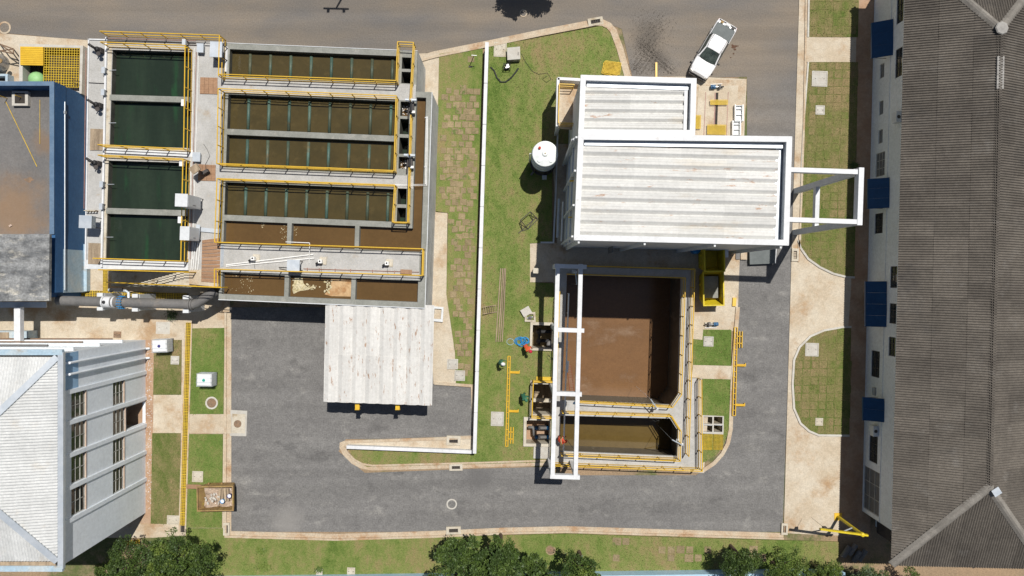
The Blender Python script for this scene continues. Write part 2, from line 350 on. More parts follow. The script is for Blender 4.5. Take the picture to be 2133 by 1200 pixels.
def ribbon(pts, w0, w1, z0, z1, mb=None):
    """strip along a ground path, from w0 to w1 metres to the left of it"""
    mb = mb or MB(); P = [Vector((p[0], p[1], 0)) for p in pts]; k = len(P); Ls = []; Rs = []
    for i in range(k):
        a = (P[i]-P[i-1]).normalized() if i else (P[1]-P[0]).normalized()
        b = (P[i+1]-P[i]).normalized() if i < k-1 else a
        t = (a+b).normalized(); nrm = Vector((-t.y, t.x, 0)); c = max(.5, nrm.dot(Vector((-a.y, a.x, 0))))
        Ls.append(P[i]+nrm*w0/c); Rs.append(P[i]+nrm*w1/c)
    vs = [];
    for i in range(k):
        vs += [(Ls[i].x,Ls[i].y,z0),(Rs[i].x,Rs[i].y,z0),(Rs[i].x,Rs[i].y,z1),(Ls[i].x,Ls[i].y,z1)]
    fs = []
    for i in range(k-1):
        a, b = i*4, i*4+4
        fs += [(a+3,a+2,b+2,b+3),(a+2,a+1,b+1,b+2),(a,a+3,b+3,b)]
    fs += [(0,1,2,3), tuple((k-1)*4+i for i in (3,2,1,0))]
    return mb.add(vs, fs)

# ================================================================== GROUND
HOLES = [[(1168,562),(1438,570),(1428,792),(1455,792),(1452,968),(1160,956)],
         [(1109,675),(1150,676),(1149,727),(1108,726)],
         [(1109,798),(1150,798),(1149,864),(1108,863)],
         [(1095,872),(1144,873),(1144,925),(1094,924)],
         [(1464,866),(1506,868),(1506,903),(1464,902)]]
def hz(z): return [WP(h, 0) for h in HOLES]
struct('ground', MB().prism([(-700,-700),(700,-700),(700,700),(-700,700)], None, -.02, hz(0)), 'soil')
# asphalt: grey yard, dusty towards the north road
m = MT['asphalt']; n = m.node_tree.nodes; l = m.node_tree.links; b = n['Principled BSDF']
d = MT['road_dust'].node_tree
def grab(k):
    """dust layer built inside the asphalt material"""
    geo = n.new('ShaderNodeNewGeometry'); sep = n.new('ShaderNodeSeparateXYZ'); l.new(geo.outputs['Position'], sep.inputs[0])
    no = n.new('ShaderNodeTexNoise'); no.inputs['Scale'].default_value = .18; no.inputs['Detail'].default_value = 5; l.new(geo.outputs['Position'], no.inputs['Vector'])
    ad = n.new('ShaderNodeMath'); ad.operation = 'MULTIPLY_ADD'; ad.inputs[1].default_value = 7; l.new(no.outputs['Fac'], ad.inputs[0]); l.new(sep.outputs['Y'], ad.inputs[2])
    mr = n.new('ShaderNodeMapRange'); mr.interpolation_type = 'SMOOTHSTEP'; mr.inputs[1].default_value = 10; mr.inputs[2].default_value = 22; l.new(ad.outputs[0], mr.inputs[0])
    n2 = n.new('ShaderNodeTexNoise'); n2.inputs['Scale'].default_value = .16; n2.inputs['Detail'].default_value = 6; n2.inputs['Roughness'].default_value = .55
    mp = n.new('ShaderNodeMapping'); mp.inputs['Scale'].default_value = (.6,1.4,1); l.new(geo.outputs['Position'], mp.inputs[0]); l.new(mp.outputs[0], n2.inputs['Vector'])
    cr = n.new('ShaderNodeValToRGB'); e = cr.color_ramp.elements
    e[0].position = .34; e[0].color = (.140,.132,.125,1); e[1].position = .66; e[1].color = (.215,.175,.132,1)
    x = e.new(.5); x.color = (.178,.155,.130,1); l.new(n2.outputs['Fac'], cr.inputs[0])
    n3 = n.new('ShaderNodeTexNoise'); n3.inputs['Scale'].default_value = 8.5; n3.inputs['Detail'].default_value = 6; n3.inputs['Roughness'].default_value = .75; l.new(geo.outputs['Position'], n3.inputs['Vector'])
    m3 = n.new('ShaderNodeMapRange'); m3.inputs[1].default_value = .25; m3.inputs[2].default_value = .75; m3.inputs[3].default_value = .76; m3.inputs[4].default_value = 1.24; l.new(n3.outputs['Fac'], m3.inputs[0])
    vm = n.new('ShaderNodeVectorMath'); vm.operation = 'SCALE'; l.new(cr.outputs[0], vm.inputs[0]); l.new(m3.outputs[0], vm.inputs['Scale'])
    mx = n.new('ShaderNodeMix'); mx.data_type = 'RGBA'; old = b.inputs['Base Color'].links[0].from_socket
    l.new(mr.outputs[0], mx.inputs[0]); l.new(old, mx.inputs[6]); l.new(vm.outputs[0], mx.inputs[7]); l.new(mx.outputs[2], b.inputs['Base Color'])
grab(0)
# faint wheel tracks and hairline cracks in the asphalt
old = b.inputs['Base Color'].links[0].from_socket
geo = n.new('ShaderNodeNewGeometry')
vo = n.new('ShaderNodeTexVoronoi'); vo.feature = 'DISTANCE_TO_EDGE'; vo.inputs['Scale'].default_value = .11
nd = n.new('ShaderNodeTexNoise'); nd.inputs['Scale'].default_value = .7; nd.inputs['Detail'].default_value = 4; l.new(geo.outputs['Position'], nd.inputs['Vector'])
ad = n.new('ShaderNodeVectorMath'); ad.operation = 'MULTIPLY_ADD'; ad.inputs[1].default_value = (1.4,1.4,0); l.new(nd.outputs['Color'], ad.inputs[0]); l.new(geo.outputs['Position'], ad.inputs[2]); l.new(ad.outputs[0], vo.inputs['Vector'])
cm = n.new('ShaderNodeMapRange'); cm.inputs[1].default_value = .0015; cm.inputs[2].default_value = .004; cm.inputs[3].default_value = .96; cm.inputs[4].default_value = 1; l.new(vo.outputs['Distance'], cm.inputs[0])
tn = n.new('ShaderNodeTexNoise'); tn.inputs['Scale'].default_value = .9; tn.inputs['Detail'].default_value = 3; tm = n.new('ShaderNodeMapping'); tm.inputs['Scale'].default_value = (.05,1,1); l.new(geo.outputs['Position'], tm.inputs[0]); l.new(tm.outputs[0], tn.inputs['Vector'])
tr_ = n.new('ShaderNodeMapRange'); tr_.inputs[1].default_value = .35; tr_.inputs[2].default_value = .65; tr_.inputs[3].default_value = .92; tr_.inputs[4].default_value = 1.09; l.new(tn.outputs['Fac'], tr_.inputs[0])
mm = n.new('ShaderNodeMath'); mm.operation = 'MULTIPLY'; l.new(cm.outputs[0], mm.inputs[0]); l.new(tr_.outputs[0], mm.inputs[1])
vs_ = n.new('ShaderNodeVectorMath'); vs_.operation = 'SCALE'; l.new(old, vs_.inputs[0]); l.new(mm.outputs[0], vs_.inputs['Scale']); l.new(vs_.outputs[0], b.inputs['Base Color'])
rust_patch('asphalt', W(1350,75), 1.5, (.095,.086,.076)); rust_patch('asphalt', W(1372,125), 1.1, (.10,.09,.08)); rust_patch('asphalt', W(600,1085), 1.6, (.25,.24,.225)); rust_patch('asphalt', W(1000,1000), 1.2, (.115,.112,.11))
road = [(-500,-260),(1672,-260),(1668,0),(1662,250),(1650,540),(1630,1108),(482,1108),(478,640),(905,640),(905,800),(982,808),(985,912),(720,915),(705,940),
        (760,985),(1000,976),(1155,972),(1155,990),(1450,990),(1500,955),(1522,880),(1540,520),(1556,330),(1556,160),(1318,165),(1295,60),(1240,40),(1010,88),(880,112),(470,100),(180,84),(0,68),(-500,55)]
struct('asphalt_road', MB().prism(WP(road), None, .0), 'asphalt')
# churned grit on the road in front of the tower
def blob(cx, cy, rx, ry, k=22, jag=.25, rot=0):
    pts = []
    for i in range(k):
        t = 2*math.pi*i/k; r = 1+random.uniform(-jag, jag); x, y = rx*r*math.cos(t), ry*r*math.sin(t)
        pts.append((cx+x*math.cos(rot)-y*math.sin(rot), cy+x*math.sin(rot)+y*math.cos(rot)))
    return pts
mbg = MB()
for i in range(0):                                   # loose gravel scraped into streaks
    t = random.random(); cx = 1322+85*t+random.gauss(0,10); cy = random.choice([28,45,62,80,100,118,135,145])+30*t*random.random()+random.gauss(0,5)
    if cx > 1400 or cy > 152: continue
    p = W(cx, cy); s_ = random.uniform(.02,.05)
    mbg.obox((p.x,p.y,.012), (s_*2.2,s_,.03), random.uniform(0,3))
for i in range(5200):
    k_ = random.random()
    if k_ < .45: t = random.random(); cx = 1318+55*t+random.gauss(0,9); cy = 150-125*(t**.7)*random.random()+random.gauss(0,7); w_ = abs(math.sin(cx*.31+cy*.22))
    elif k_ < .8: t = random.random(); cx = 1330+75*t+random.gauss(0,6); cy = 88+68*t+random.gauss(0,9); w_ = abs(math.sin(cx*.25-cy*.3))
    else: cx, cy = random.gauss(1358,26), random.gauss(60,26); w_ = abs(math.sin(cx*.2+cy*.33))
    if not (1304 < cx < 1418 and 18 < cy < 156) or random.random() > w_: continue
    p = W(cx, cy); s_ = random.uniform(.012,.034)
    mbg.obox((p.x,p.y,.008), (s_*1.8,s_,.02), random.uniform(0,3))
tag(mbg.build('loose_gravel', 'wet_grit'), 'dark loose gravel scraped into streaks on the dusty road', 'gravel', kind='stuff')
mb = MB()
for cx, cy, r_ in ((1528,97,3.5),(1531,103,2.5),(1533,96,2),(1525,94,1.6),(1528,112,1.5),(1522,120,1.2),(1537,96,1.2)):
    mb.prism(WP(blob(cx, cy, r_*1.3, r_, 12, .35)), None, .006+.001*r_)
tag(mb.build('soil_spill', 'soil_dark'), 'small dark red soil spill on road beside the pickup', 'spill')

# pavements
struct('pavement', MB().prism(WP([(1666,-60),(1815,-60),(1800,1118),(1632,1110),(1648,540)]), None, .05), 'concrete')
struct('wall_footpath', MB().prism(WP([(1786,-60),(1830,-60),(1812,1118),(1748,1118),(1752,890),(1772,600)]), None, .056), 'pave_red')
struct('yard_pavement', MB().prism(WP([(-400,70),(0,70),(185,84),(470,92),(470,480),(480,645),(480,1110),(318,1120),(-400,1120)]), None, .02), 'concrete')
struct('apron', MB().prism(WP([(1104,506),(1160,506),(1150,300),(1158,160),(1450,160),(1555,165),(1548,330),(1537,640),(1527,690),(1443,690),(1443,790),(1480,790),(1466,985),(1150,962),(1152,588),(1104,588)]), None, .03, [WP(HOLES[0])]+[]), 'concrete')
struct('basin_apron', MB().prism(WP([(870,112),(915,110),(907,442),(932,444),(930,610),(955,612),(950,800),(903,800),(895,640),(860,640)]), None, .03), 'concrete')
struct('bay_edge', MB().prism(WP([(722,919),(984,907),(986,946),(722,936)]), None, .035), 'concrete')
struct('side_path', MB().prism(WP([(1443,760),(1525,762),(1524,790),(1440,788)]), None, .105), 'concrete')
struct('verge_path', MB().prism(WP([(1676,78),(1768,80),(1768,130),(1674,130)]), None, .095), 'concrete')
# lawns -------------------------------------------------------------
def lawn(poly, m, z=.08, holes=()):
    return struct('lawn', MB().prism(WP(poly), -.02, z, [WP(h) for h in holes]), m)
L1 = [(1012,96),(1085,86),(1255,54),(1276,66),(1299,158),(1330,300),(1160,300),(1158,165),(1150,505),(1104,508),(1104,588),(1153,590),(1150,955),(1000,963),(765,969),(738,955),(726,938),(985,948)]
L1 = [(1012,96),(1085,86),(1255,54),(1276,66),(1299,158),(1290,300),(1150,300),(1150,505),(1104,507),(1104,588),(1154,590),(1152,962),(1000,966),(765,972),(738,957),(726,936),(985,946)]
lawn(L1, 'lawn', holes=HOLES[1:4])
L2 = [(915,113),(1006,98),(986,802),(950,800),(948,735),(930,612),(934,444),(908,440)]
lw2 = lawn(L2, 'lawn')
L3 = [(1683,-60),(1790,-60),(1786,78),(1681,78)]
L4 = [(1681,130),(1786,130),(1779,576),(1762,575),(1735,568),(1708,555),(1684,538),(1668,515),(1664,500),(1668,330)]
L5 = [(1772,683),(1755,683),(1716,690),(1688,702),(1666,724),(1655,750),(1652,800),(1655,850),(1668,880),(1686,896),(1705,904),(1768,905)]
lw3 = lawn(L3, 'lawn_brown'); lw4 = lawn(L4, 'lawn_brown'); lw5 = lawn(L5, 'lawn_brown')
L6 = [(468,1118),(700,1122),(900,1118),(1180,1111),(1440,1120),(1748,1128),(1745,1260),(388,1260),(388,1100),(466,1100)]
lw6 = lawn(L6, 'lawn')
L7 = [[(400,684),(468,683),(466,862),(394,862)], [(393,904),(465,904),(463,1099),(389,1099)]]
for p in L7: lawn(p, 'lawn_lush')
L8 = [[(322,708),(379,708),(378,822),(320,822)], [(318,902),(377,902),(376,1092),(315,1090)]]
for p in L8: lawn(p, 'lawn_dry')
L9 = [[(1444,686),(1523,687),(1522,762),(1443,760)], [(1463,789),(1521,789),(1518,895),(1508,925),(1493,946),(1463,964)]]
lawn(L9[0], 'lawn_lush'); lawn(L9[1], 'lawn_lush', holes=[HOLES[4]])
# turf laid as sods, each one a piece
def sodmesh(sx, sy, sz, m):
    mb = MB(); b_ = .02
    mb.add([(-sx/2,-sy/2,0),(sx/2,-sy/2,0),(sx/2,sy/2,0),(-sx/2,sy/2,0),(-sx/2+b_,-sy/2+b_,sz),(sx/2-b_,-sy/2+b_,sz),(sx/2-b_,sy/2-b_,sz),(-sx/2+b_,sy/2-b_,sz)],
           [(4,5,6,7),(0,1,5,4),(1,2,6,5),(2,3,7,6),(3,0,4,7)])
    me = bpy.data.meshes.new('turf_sod'); me.from_pydata(mb.v, [], mb.f); me.materials.append(MT[m]); return me
def sods(lw, poly, m, px_, py_, keep, z, jit, szf=.97, tilt=1.7, skip=None):
    xs = [p[0] for p in poly]; ys = [p[1] for p in poly]
    k = H/F; variants = [sodmesh(px_*k*szf*a, py_*k*szf*b_, .022, m) for a,b_ in ((1,1),(.97,.98),(1,.95),(.93,1),(.8,.9))]
    y = max(min(ys), -12)+py_/2; r_ = 0
    while y < max(ys):
        x = min(xs)+px_/2-12+(px_/2 if (r_%2 and skip) else 0)
        while x < max(xs):
            q = (x-(y-min(ys))*.034, y)
            ok = all(inpoly(q[0]+a*px_*.32, q[1]+b_*py_*.32, poly) for a in (-1,1) for b_ in (-1,1))
            if ok and random.random() < keep:
                p = W(*q); o = bpy.data.objects.new('turf_sod', random.choice(variants)); COL.objects.link(o); o.parent = lw
                o.location = (p.x-lw.location.x+random.gauss(0,jit), p.y-lw.location.y+random.gauss(0,jit), z-lw.location.z+random.uniform(-.012,.004))
                o.rotation_euler = (0,0,R(-tilt+random.gauss(0,1.2*(jit>.015)+.4)))
            x += px_
        y += py_; r_ += 1
for lw, p in ((lw3,L3),(lw4,L4),(lw5,L5)): sods(lw, p, 'sod', 17, 17, .97, .075, .006, .975)
L2a = [(918,185),(1000,185),(983,798),(952,797),(950,735),(933,610),(936,450),(911,445)]
sods(lw2, L2a, 'dry_sod', 14.6, 13.6, .84, .082, .035, .96, skip=True)
L6a = [(1268,1119),(1440,1126),(1600,1132),(1600,1180),(1268,1182)]
sods(lw6, L6a, 'dry_sod', 19, 17, .28, .076, .012, .97)
L2b = [(960,120),(1002,118),(998,190),(955,190)]
sods(lw2, L2b, 'dry_sod', 15.5, 14.5, .3, .075, .03, .9)

# grass blades on all lawns (nobody could count them)
def blades(polys, dens, hgt, m, name, label):
    V = []; Fc = []
    for poly, holes in polys:
        P = WP(poly); xs = [p.x for p in P]; ys = [p.y for p in P]; Q = [(p.x,p.y) for p in P]; HQ = [[(p.x,p.y) for p in WP(h)] for h in holes]
        nn = int((max(xs)-min(xs))*(max(ys)-min(ys))*dens)
        A = rng.random((nn,2))
        for a in A:
            x = min(xs)+a[0]*(max(xs)-min(xs)); y = min(ys)+a[1]*(max(ys)-min(ys))
            if abs(x) > 42 or abs(y) > 25 or not inpoly(x,y,Q) or any(inpoly(x,y,h) for h in HQ): continue
            t = random.uniform(0,6.28); w = random.uniform(.018,.04); hh = hgt*random.uniform(.5,1.3); lx, ly = random.gauss(0,.05), random.gauss(0,.05)
            i = len(V); V += [(x-w*math.cos(t),y-w*math.sin(t),.078),(x+w*math.cos(t),y+w*math.sin(t),.078),(x+lx,y+ly,.078+hh)]; Fc.append((i,i+1,i+2))
    mb = MB(); mb.v = V; mb.f = Fc
    return tag(mb.build(name, m), label, 'grass', kind='stuff')
blades([(L1,HOLES[1:4]),(L6,[]),(L7[0],[]),(L7[1],[]),(L8[0],[]),(L8[1],[]),(L9[0],[]),(L9[1],[HOLES[4]]),(L4,[]),(L5,[]),(L3,[])], 55, .075, 'tuft', 'grass_blades', 'short mown grass blades covering the lawns')

# kerbs -------------------------------------------------------------
def kerb(path, side=1, gut=.36, wid=.18, hgt=.13):
    P = WP(path); s_ = side
    g = ribbon(P, 0, s_*gut, -.02, .028) if s_ > 0 else ribbon(P, s_*gut, 0, -.02, .028)
    if gut: tag(g.build('gutter', 'kerb'), kind='structure')
    k = ribbon(P, s_*gut, s_*(gut+wid), -.02, hgt) if s_ > 0 else ribbon(P, s_*(gut+wid), s_*gut, -.02, hgt)
    return tag(k.build('kerb', 'kerb'), kind='structure')
kerb([(872,116),(905,107),(1010,86),(1120,63),(1240,40)]+[(1257,41),(1272,48),(1284,62),(1298,100),(1316,165)], -1)
kerb([(1466,984),(1490,968),(1508,948),(1520,925),(1526,895),(1530,790),(1537,690),(1541,640)], 1, .22, .12)
kerb([(720,917),(708,922),(707,932),(715,948),(733,966),(752,976),(775,980),(1000,974),(1154,969)], 1, .34, .14)
kerb([(905,801),(981,806),(985,908),(720,917)], 1, 0, .22, .12)
kerb([(482,650),(482,1106),(700,1112),(900,1106),(1050,1099),(1180,1096),(1440,1104),(1632,1110)], -1, .34, .16)
kerb([(1669,-40),(1667,100),(1664,250),(1658,430),(1652,545)], 1, .3, .14)
for path in ([(1664,500),(1668,515),(1684,538),(1708,555),(1735,568),(1762,575),(1779,576)],
             [(1772,683),(1755,683),(1716,690),(1688,702),(1666,724),(1655,750),(1652,800),(1655,850),(1668,880),(1686,896),(1705,904),(1768,905)]):
    tag(ribbon(WP(path), -.16, 0.0, -.02, .13).build('kerb', 'pad'), kind='structure')
tag(ribbon(WP([(1683,-40),(1681,78)]), -.02, .12, -.02, .12).build('kerb', 'pad'), kind='structure')
tag(ribbon(WP([(1681,130),(1672,250),(1668,330),(1664,500)]), .0, .12, -.02, .12).build('kerb', 'pad'), kind='structure')

# drain inlets --------------------------------------------------------
def inlet(cx, cy, w, h, rz, label, sw=.62, sh=.3):
    p = W(cx, cy); t = thing('drain_inlet', (p.x,p.y,0), label, 'drain', 'kerb drain inlets', rz)
    mb = MB()                                        # ring of concrete, local coordinates
    def ring(mb, W_, H_, w_, h_, z0, z1):
        for x0,x1,y0,y1 in ((-W_/2,-w_/2,-H_/2,H_/2),(w_/2,W_/2,-H_/2,H_/2),(-w_/2,w_/2,h_/2,H_/2),(-w_/2,w_/2,-H_/2,-h_/2)): mb.box(x0,x1,y0,y1,z0,z1)
    ring(mb, w, h, w*sw, h*sh*1.6, -.05, .15)
    def part(mb, nm, m):
        me = bpy.data.meshes.new(nm); me.from_pydata(mb.v, [], mb.f); me.materials.append(MT[m]); o = bpy.data.objects.new(nm, me); COL.objects.link(o); o.parent = t
    part(mb, 'concrete_frame', 'beige_conc')
    part(MB().box(-w*sw/2, w*sw/2, -h*sh*.8, h*sh*.8, -.06, .04), 'sump', 'hole_dark')
    g = MB(); k = 5
    for i in range(k):
        x = -w*sw/2+w*sw*(i+.5)/k; g.box(x-.015,x+.015,-h*sh*.8,h*sh*.8,.07,.1)
    part(g, 'grate', 'dark_metal')
inlet(1240, 46, 1.2, .6, R(10), 'kerb drain inlet at the corner of the lawn by the north road')
inlet(950, 973, 1.05, .5, R(1), 'kerb drain inlet in the south kerb below the white wall')
inlet(945, 917, 1.1, .75, R(-2), 'drain inlet beside the low white wall at the asphalt bay')
inlet(945, 1104, 1.15, .6, R(2), 'drain inlet in the southern kerb below the round manhole')
inlet(1633, 1101, .9, .5, R(88), 'drain inlet at the bottom right corner of the asphalt')
inlet(473, 1101, 1.0, .5, R(90), 'drain inlet at the bottom left corner of the asphalt')
inlet(1655, 531, 1.0, .55, R(88), 'drain inlet near the tall white frame on the right road')
# manholes --------------------------------------------------------------
def manhole(cx, cy, r, label, ring='pad', lid='cover_iron', z=.0):
    p = W(cx, cy); t = thing('manhole', (p.x,p.y,z), label, 'manhole', 'round manholes')
    k = 26; mb = MB()
    mb.prism([Vector((p.x+r*math.cos(6.2832*i/k), p.y+r*math.sin(6.2832*i/k),0)) for i in range(k)], z-.03, z+.03,
             [[Vector((p.x+r*.74*math.cos(6.2832*i/k), p.y+r*.74*math.sin(6.2832*i/k),0)) for i in range(k)]])
    mb.build('rim', ring, t)
    lidm = MB().lathe((p.x,p.y,z), [(r*.72,-.02),(r*.72,.018),(r*.68,.024),(.02,.024)], k)
    for i in range(5):
        for j in range(5):
            x, y = (i-2)*r*.25, (j-2)*r*.25
            if math.hypot(x,y) < r*.6: lidm.obox((p.x+x,p.y+y,z+.027), (r*.14,r*.06,.012), .6 if (i+j)%2 else -.6)
    lidm.build('lid', lid, t)
manhole(941, 1050, .42, 'round manhole with pale ring in the asphalt yard', 'pad', 'asphalt', .006)
manhole(442, 839, .5, 'round manhole in the lawn beside the white container', 'pad', 'cover_iron', .085)
manhole(1090, 28, .30, 'round manhole on north road under the tree shadow', 'kerb', 'road_dust', .006)
manhole(1147, 1145, .40, 'round soil brown manhole in the lawn behind bottom trees', 'dry_sod', 'cover_iron', .085)
manhole(10, 58, .5, 'faint round manhole on the road at far left', 'kerb', 'road_dust', .006)
slab('verge_path', [(394,863),(482,863),(482,903),(393,903)], None, .085, 'concrete')['kind'] = 'structure'
t = thing('inspection_cover', W(496,883), 'square concrete inspection cover with round rusty lid at yard edge', 'cover')
slab('base', [(480,854),(515,856),(513,909),(479,908)], -.02, .06, 'pad', t)
slab('plate', [(484,862),(511,863),(510,903),(483,902)], .06, .075, 'beige_conc', t)
MB().lathe(W(495,883,.075), [(.30,0),(.30,.02),(.02,.03)], 24).build('lid', 'cover_iron', t)
# pads and covers --------------------------------------------------------
def pad(name, cx, cy, w, h, label, z0=.07, z1=.13, rz=-1.8, m='pad', inner=True, cat='cover'):
    p = W(cx, cy); t = thing(name, (p.x,p.y,z0), label, cat)
    M = Matrix.Rotation(R(rz), 3, 'Z')
    mb = MB()
    for x0,x1,y0,y1 in ((-w/2,w/2,-h/2,-h/2+.07),(-w/2,w/2,h/2-.07,h/2),(-w/2,-w/2+.07,-h/2+.07,h/2-.07),(w/2-.07,w/2,-h/2+.07,h/2-.07)):
        c = M @ Vector(((x0+x1)/2,(y0+y1)/2,0)); mb.obox((p.x+c.x,p.y+c.y,(z0+z1)/2), (x1-x0,y1-y0,z1-z0), R(rz))
    mb.build('rim', m, t)
    lid = MB().obox((p.x,p.y,(z0+z1)/2-.004), (w-.17,h-.17,z1-z0-.008), R(rz))
    lid.build('lid', m, t)
    hd = MB()
    for sx in (-1,1):
        c = M @ Vector((sx*w*.28,0,0)); hd.obox((p.x+c.x,p.y+c.y,z1+.004), (.09,.03,.012), R(rz))
    hd.build('handle', 'dark_metal', t)
pad('inspection_cover', 1706, 165, 1.22, 1.22, 'large square concrete cover in the turf near right building')
pad('inspection_cover', 1707, 230, .72, .72, 'small square concrete cover below the large one in right turf')
pad('inspection_cover', 1690, 728, 1.05, 1.05, 'white square concrete cover in the rounded lower right lawn')
pad('inspection_cover', 1705, 878, .6, .6, 'small beige square cover in the rounded lower right lawn', m='beige_conc')
pad('inspection_cover', 1036, 872, 1.0, 1.12, 'pale square cover on lawn beside the yellow rail')
pad('inspection_cover', 1475, 711, .78, .78, 'pale square cover on the lawn by the brown tank')
pad('inspection_cover', 943, 758, .85, .8, 'upper of two pale covers beside the white wall')
pad('inspection_cover', 958, 782, .82, .82, 'lower of two pale covers beside the white wall')
pad('inspection_cover', 366, 750, .66, .66, 'small pale cover in turf next to the upper white container')
pad('inspection_cover', 413, 992, .85, .85, 'pale square cover in the lawn above the rusty skip', m='beige_conc')
pad('inspection_cover', 732, 1189, .62, .6, 'small pale cover in the lawn at bottom centre', m='beige_conc')
pad('inspection_cover', 666, 1190, .5, .45, 'tiny pale cover left of the bottom centre cover', m='beige_conc')
pad('inspection_cover', 362, 1082, .95, .7, 'beige slab at the foot of yellow channel grate', m='beige_conc')
pad('inspection_cover', 340, 683, 1.1, .95, 'pale patch cover in pavement below the grey pipe', z0=.0, z1=.045, m='pad')
pad('inspection_cover', 245, 697, .6, .5, 'small brown iron cover set in the pavement above the facade', z0=.0, z1=.045, m='cover_iron')
pad('inspection_cover', 1042, 104, 1.0, 1.15, 'flat concrete slab beside the white wall at north kerb', z1=.12, m='beige_conc')
t = thing('concrete_box', W(1069,112), 'raised concrete box on the lawn at the north kerb', 'box')
slab('body', [(1057,101),(1082,98),(1083,124),(1058,126)], .05, .5, 'beige_conc', t)
slab('lid', [(1056,99.5),(1083,97),(1084,123),(1057,125)], .5, .58, 'pad', t)
hp = W(1079,112,.6); MB().path([hp+Vector((0,-.12,-.02)),hp+Vector((0.02,-.1,.08)),hp+Vector((.02,.1,.08)),hp+Vector((0,.12,-.02))], .012).build('handle', 'dark_metal', t)
slab('concrete_strip', [(1443,685),(1465,685),(1463,708),(1443,706)], .02, .11, 'concrete')['kind'] = 'structure'
# trench with yellow cover grates on the left
def grate_mesh(w, h, pitch, bar, zt, fill=None):
    mb = MB(); nx = max(2, round(w/pitch)); ny = max(2, round(h/pitch))
    for i in range(nx+1): x = -w/2+w*i/nx; mb.box(x-bar/2,x+bar/2,-h/2,h/2,zt-.04,zt)
    for j in range(ny+1): y = -h/2+h*j/ny; mb.box(-w/2,w/2,y-bar/2,y+bar/2,zt-.038,zt-.002)
    me = bpy.data.meshes.new('grating'); me.from_pydata(mb.v, [], mb.f); me.materials.append(MT['yellow_grate']); return me
t = thing('channel_drain', W(390,880), 'long narrow drain channel covered by yellow grating panels', 'drain')
c0, c1 = W(394,672), W(381,1108); dirv = (c1-c0); ang = math.atan2(dirv.x, -dirv.y)
mb = MB().beam(c0+Vector((0,0,.03)), c1+Vector((0,0,.03)), .30, .012); mb.build('channel_bed', 'hole_dark', t)
for s_ in (-1,1):
    off = Vector((s_*.24,0,.05)); MB().beam(c0+off, c1+off, .12, .12).build('channel_edge', 'kerb', t)
gm = grate_mesh(.36, .97, .12, .035, 0)
for i in range(int(dirv.length/1.0)):
    p = c0+dirv.normalized()*(i+.5)
    o = bpy.data.objects.new('grating_panel', gm); COL.objects.link(o); o.parent = t; o.location = p-t.location+Vector((0,0,.125)); o.rotation_euler = (0,0,ang)

# ================================================================== RAILINGS
def railing(pts, zb, label, hgt=1.1, spacing=1.5, m='yellow', ends=True, zlist=None, group='yellow guard rails', r=.04, toe=True):
    """pts: photo pixels of the top rail; zb: height of the surface it stands on"""
    zs = zlist or [zb]*len(pts)
    T = [W(x, y, z+hgt) for (x,y), z in zip(pts, zs)]
    base = T[0].copy(); base.z = zs[0]
    t = thing('guard_rail', base, label, 'railing', group)
    dz = Vector((0,0,1))
    for a, b_ in zip(T[:-1], T[1:]):
        MB().tube(a, b_, r, 6).build('top_rail', m, t)
        MB().tube(a-dz*hgt*.48, b_-dz*hgt*.48, r*.8, 6).build('mid_rail', m, t)
        if toe: MB().beam(a-dz*(hgt-.09), b_-dz*(hgt-.09), .012, .13).build('toe_board', m, t)
    posts = []
    for i, (a, b_) in enumerate(zip(T[:-1], T[1:])):
        k = max(1, round((b_-a).length/spacing))
        for j in range(k+(1 if i == len(T)-2 else 0)): posts.append(a+(b_-a)*j/k)
    for p in posts:
        MB().tube(p-dz*hgt, p, r*1.0, 6).build('post', m, t)
    return t
ZD = 4.4                                              # deck level of the high basins
# ================================================================== GREEN BASIN (left)
t = thing('settling_basin', W(300,560), 'raised concrete basin with four dark green water cells', 'basin')
def AF(u, v): return (188+u-.03*v, 84+v+.03*u)         # basin frame, pixels at deck level
def aq(u0, u1, v0, v1): return [AF(u0,v0),AF(u1,v0),AF(u1,v1),AF(u0,v1)]
cells = [(47,213,18,112),(47,213,123,218),(46,213,249,348),(45,214,360,455)]
outer = [(184,81),(476,88),(461,600-8),(392,566),(177,560)]
outer = [(184,81),(470,88),(455,560),(393,563),(177,560)]
mb = MB().prism(WP(outer,ZD), 0, ZD, [WP(aq(*c),ZD) for c in cells]); mb.build('wall', 'deck', t)
for c in cells:                                        # grey linings of each cell, set 2 cm in from the opening
    q = WP(aq(c[0]+.7,c[1]-.7,c[2]+.7,c[3]-.7), ZD)
    lm = MB()
    for i in range(4):
        a, b_ = q[i], q[(i+1)%4]
        lm.add([(a.x,a.y,ZD-.01),(b_.x,b_.y,ZD-.01),(b_.x,b_.y,.5),(a.x,a.y,.5)], [(3,2,1,0)])
    lm.build('cell_lining', 'tank_inner', t)
for v0 in (113,349):
    mbx = MB().prism(WP(aq(44,216,v0-1.2,v0+10.8),ZD), ZD-.2, ZD+.03); mbx.build('partition_beam', 'wall_conc', t)
mbx = MB().prism(WP(aq(37,46,14,460),ZD), ZD-.1, ZD+.02); mbx.build('inner_coping', 'beige_conc', t)
for c in cells:
    w = tag(MB().prism(WP(aq(c[0]+.3,c[1]-.3,c[2]+.3,c[3]-.3),ZD), None, 3.92).build('water', 'water_green'), kind='structure')
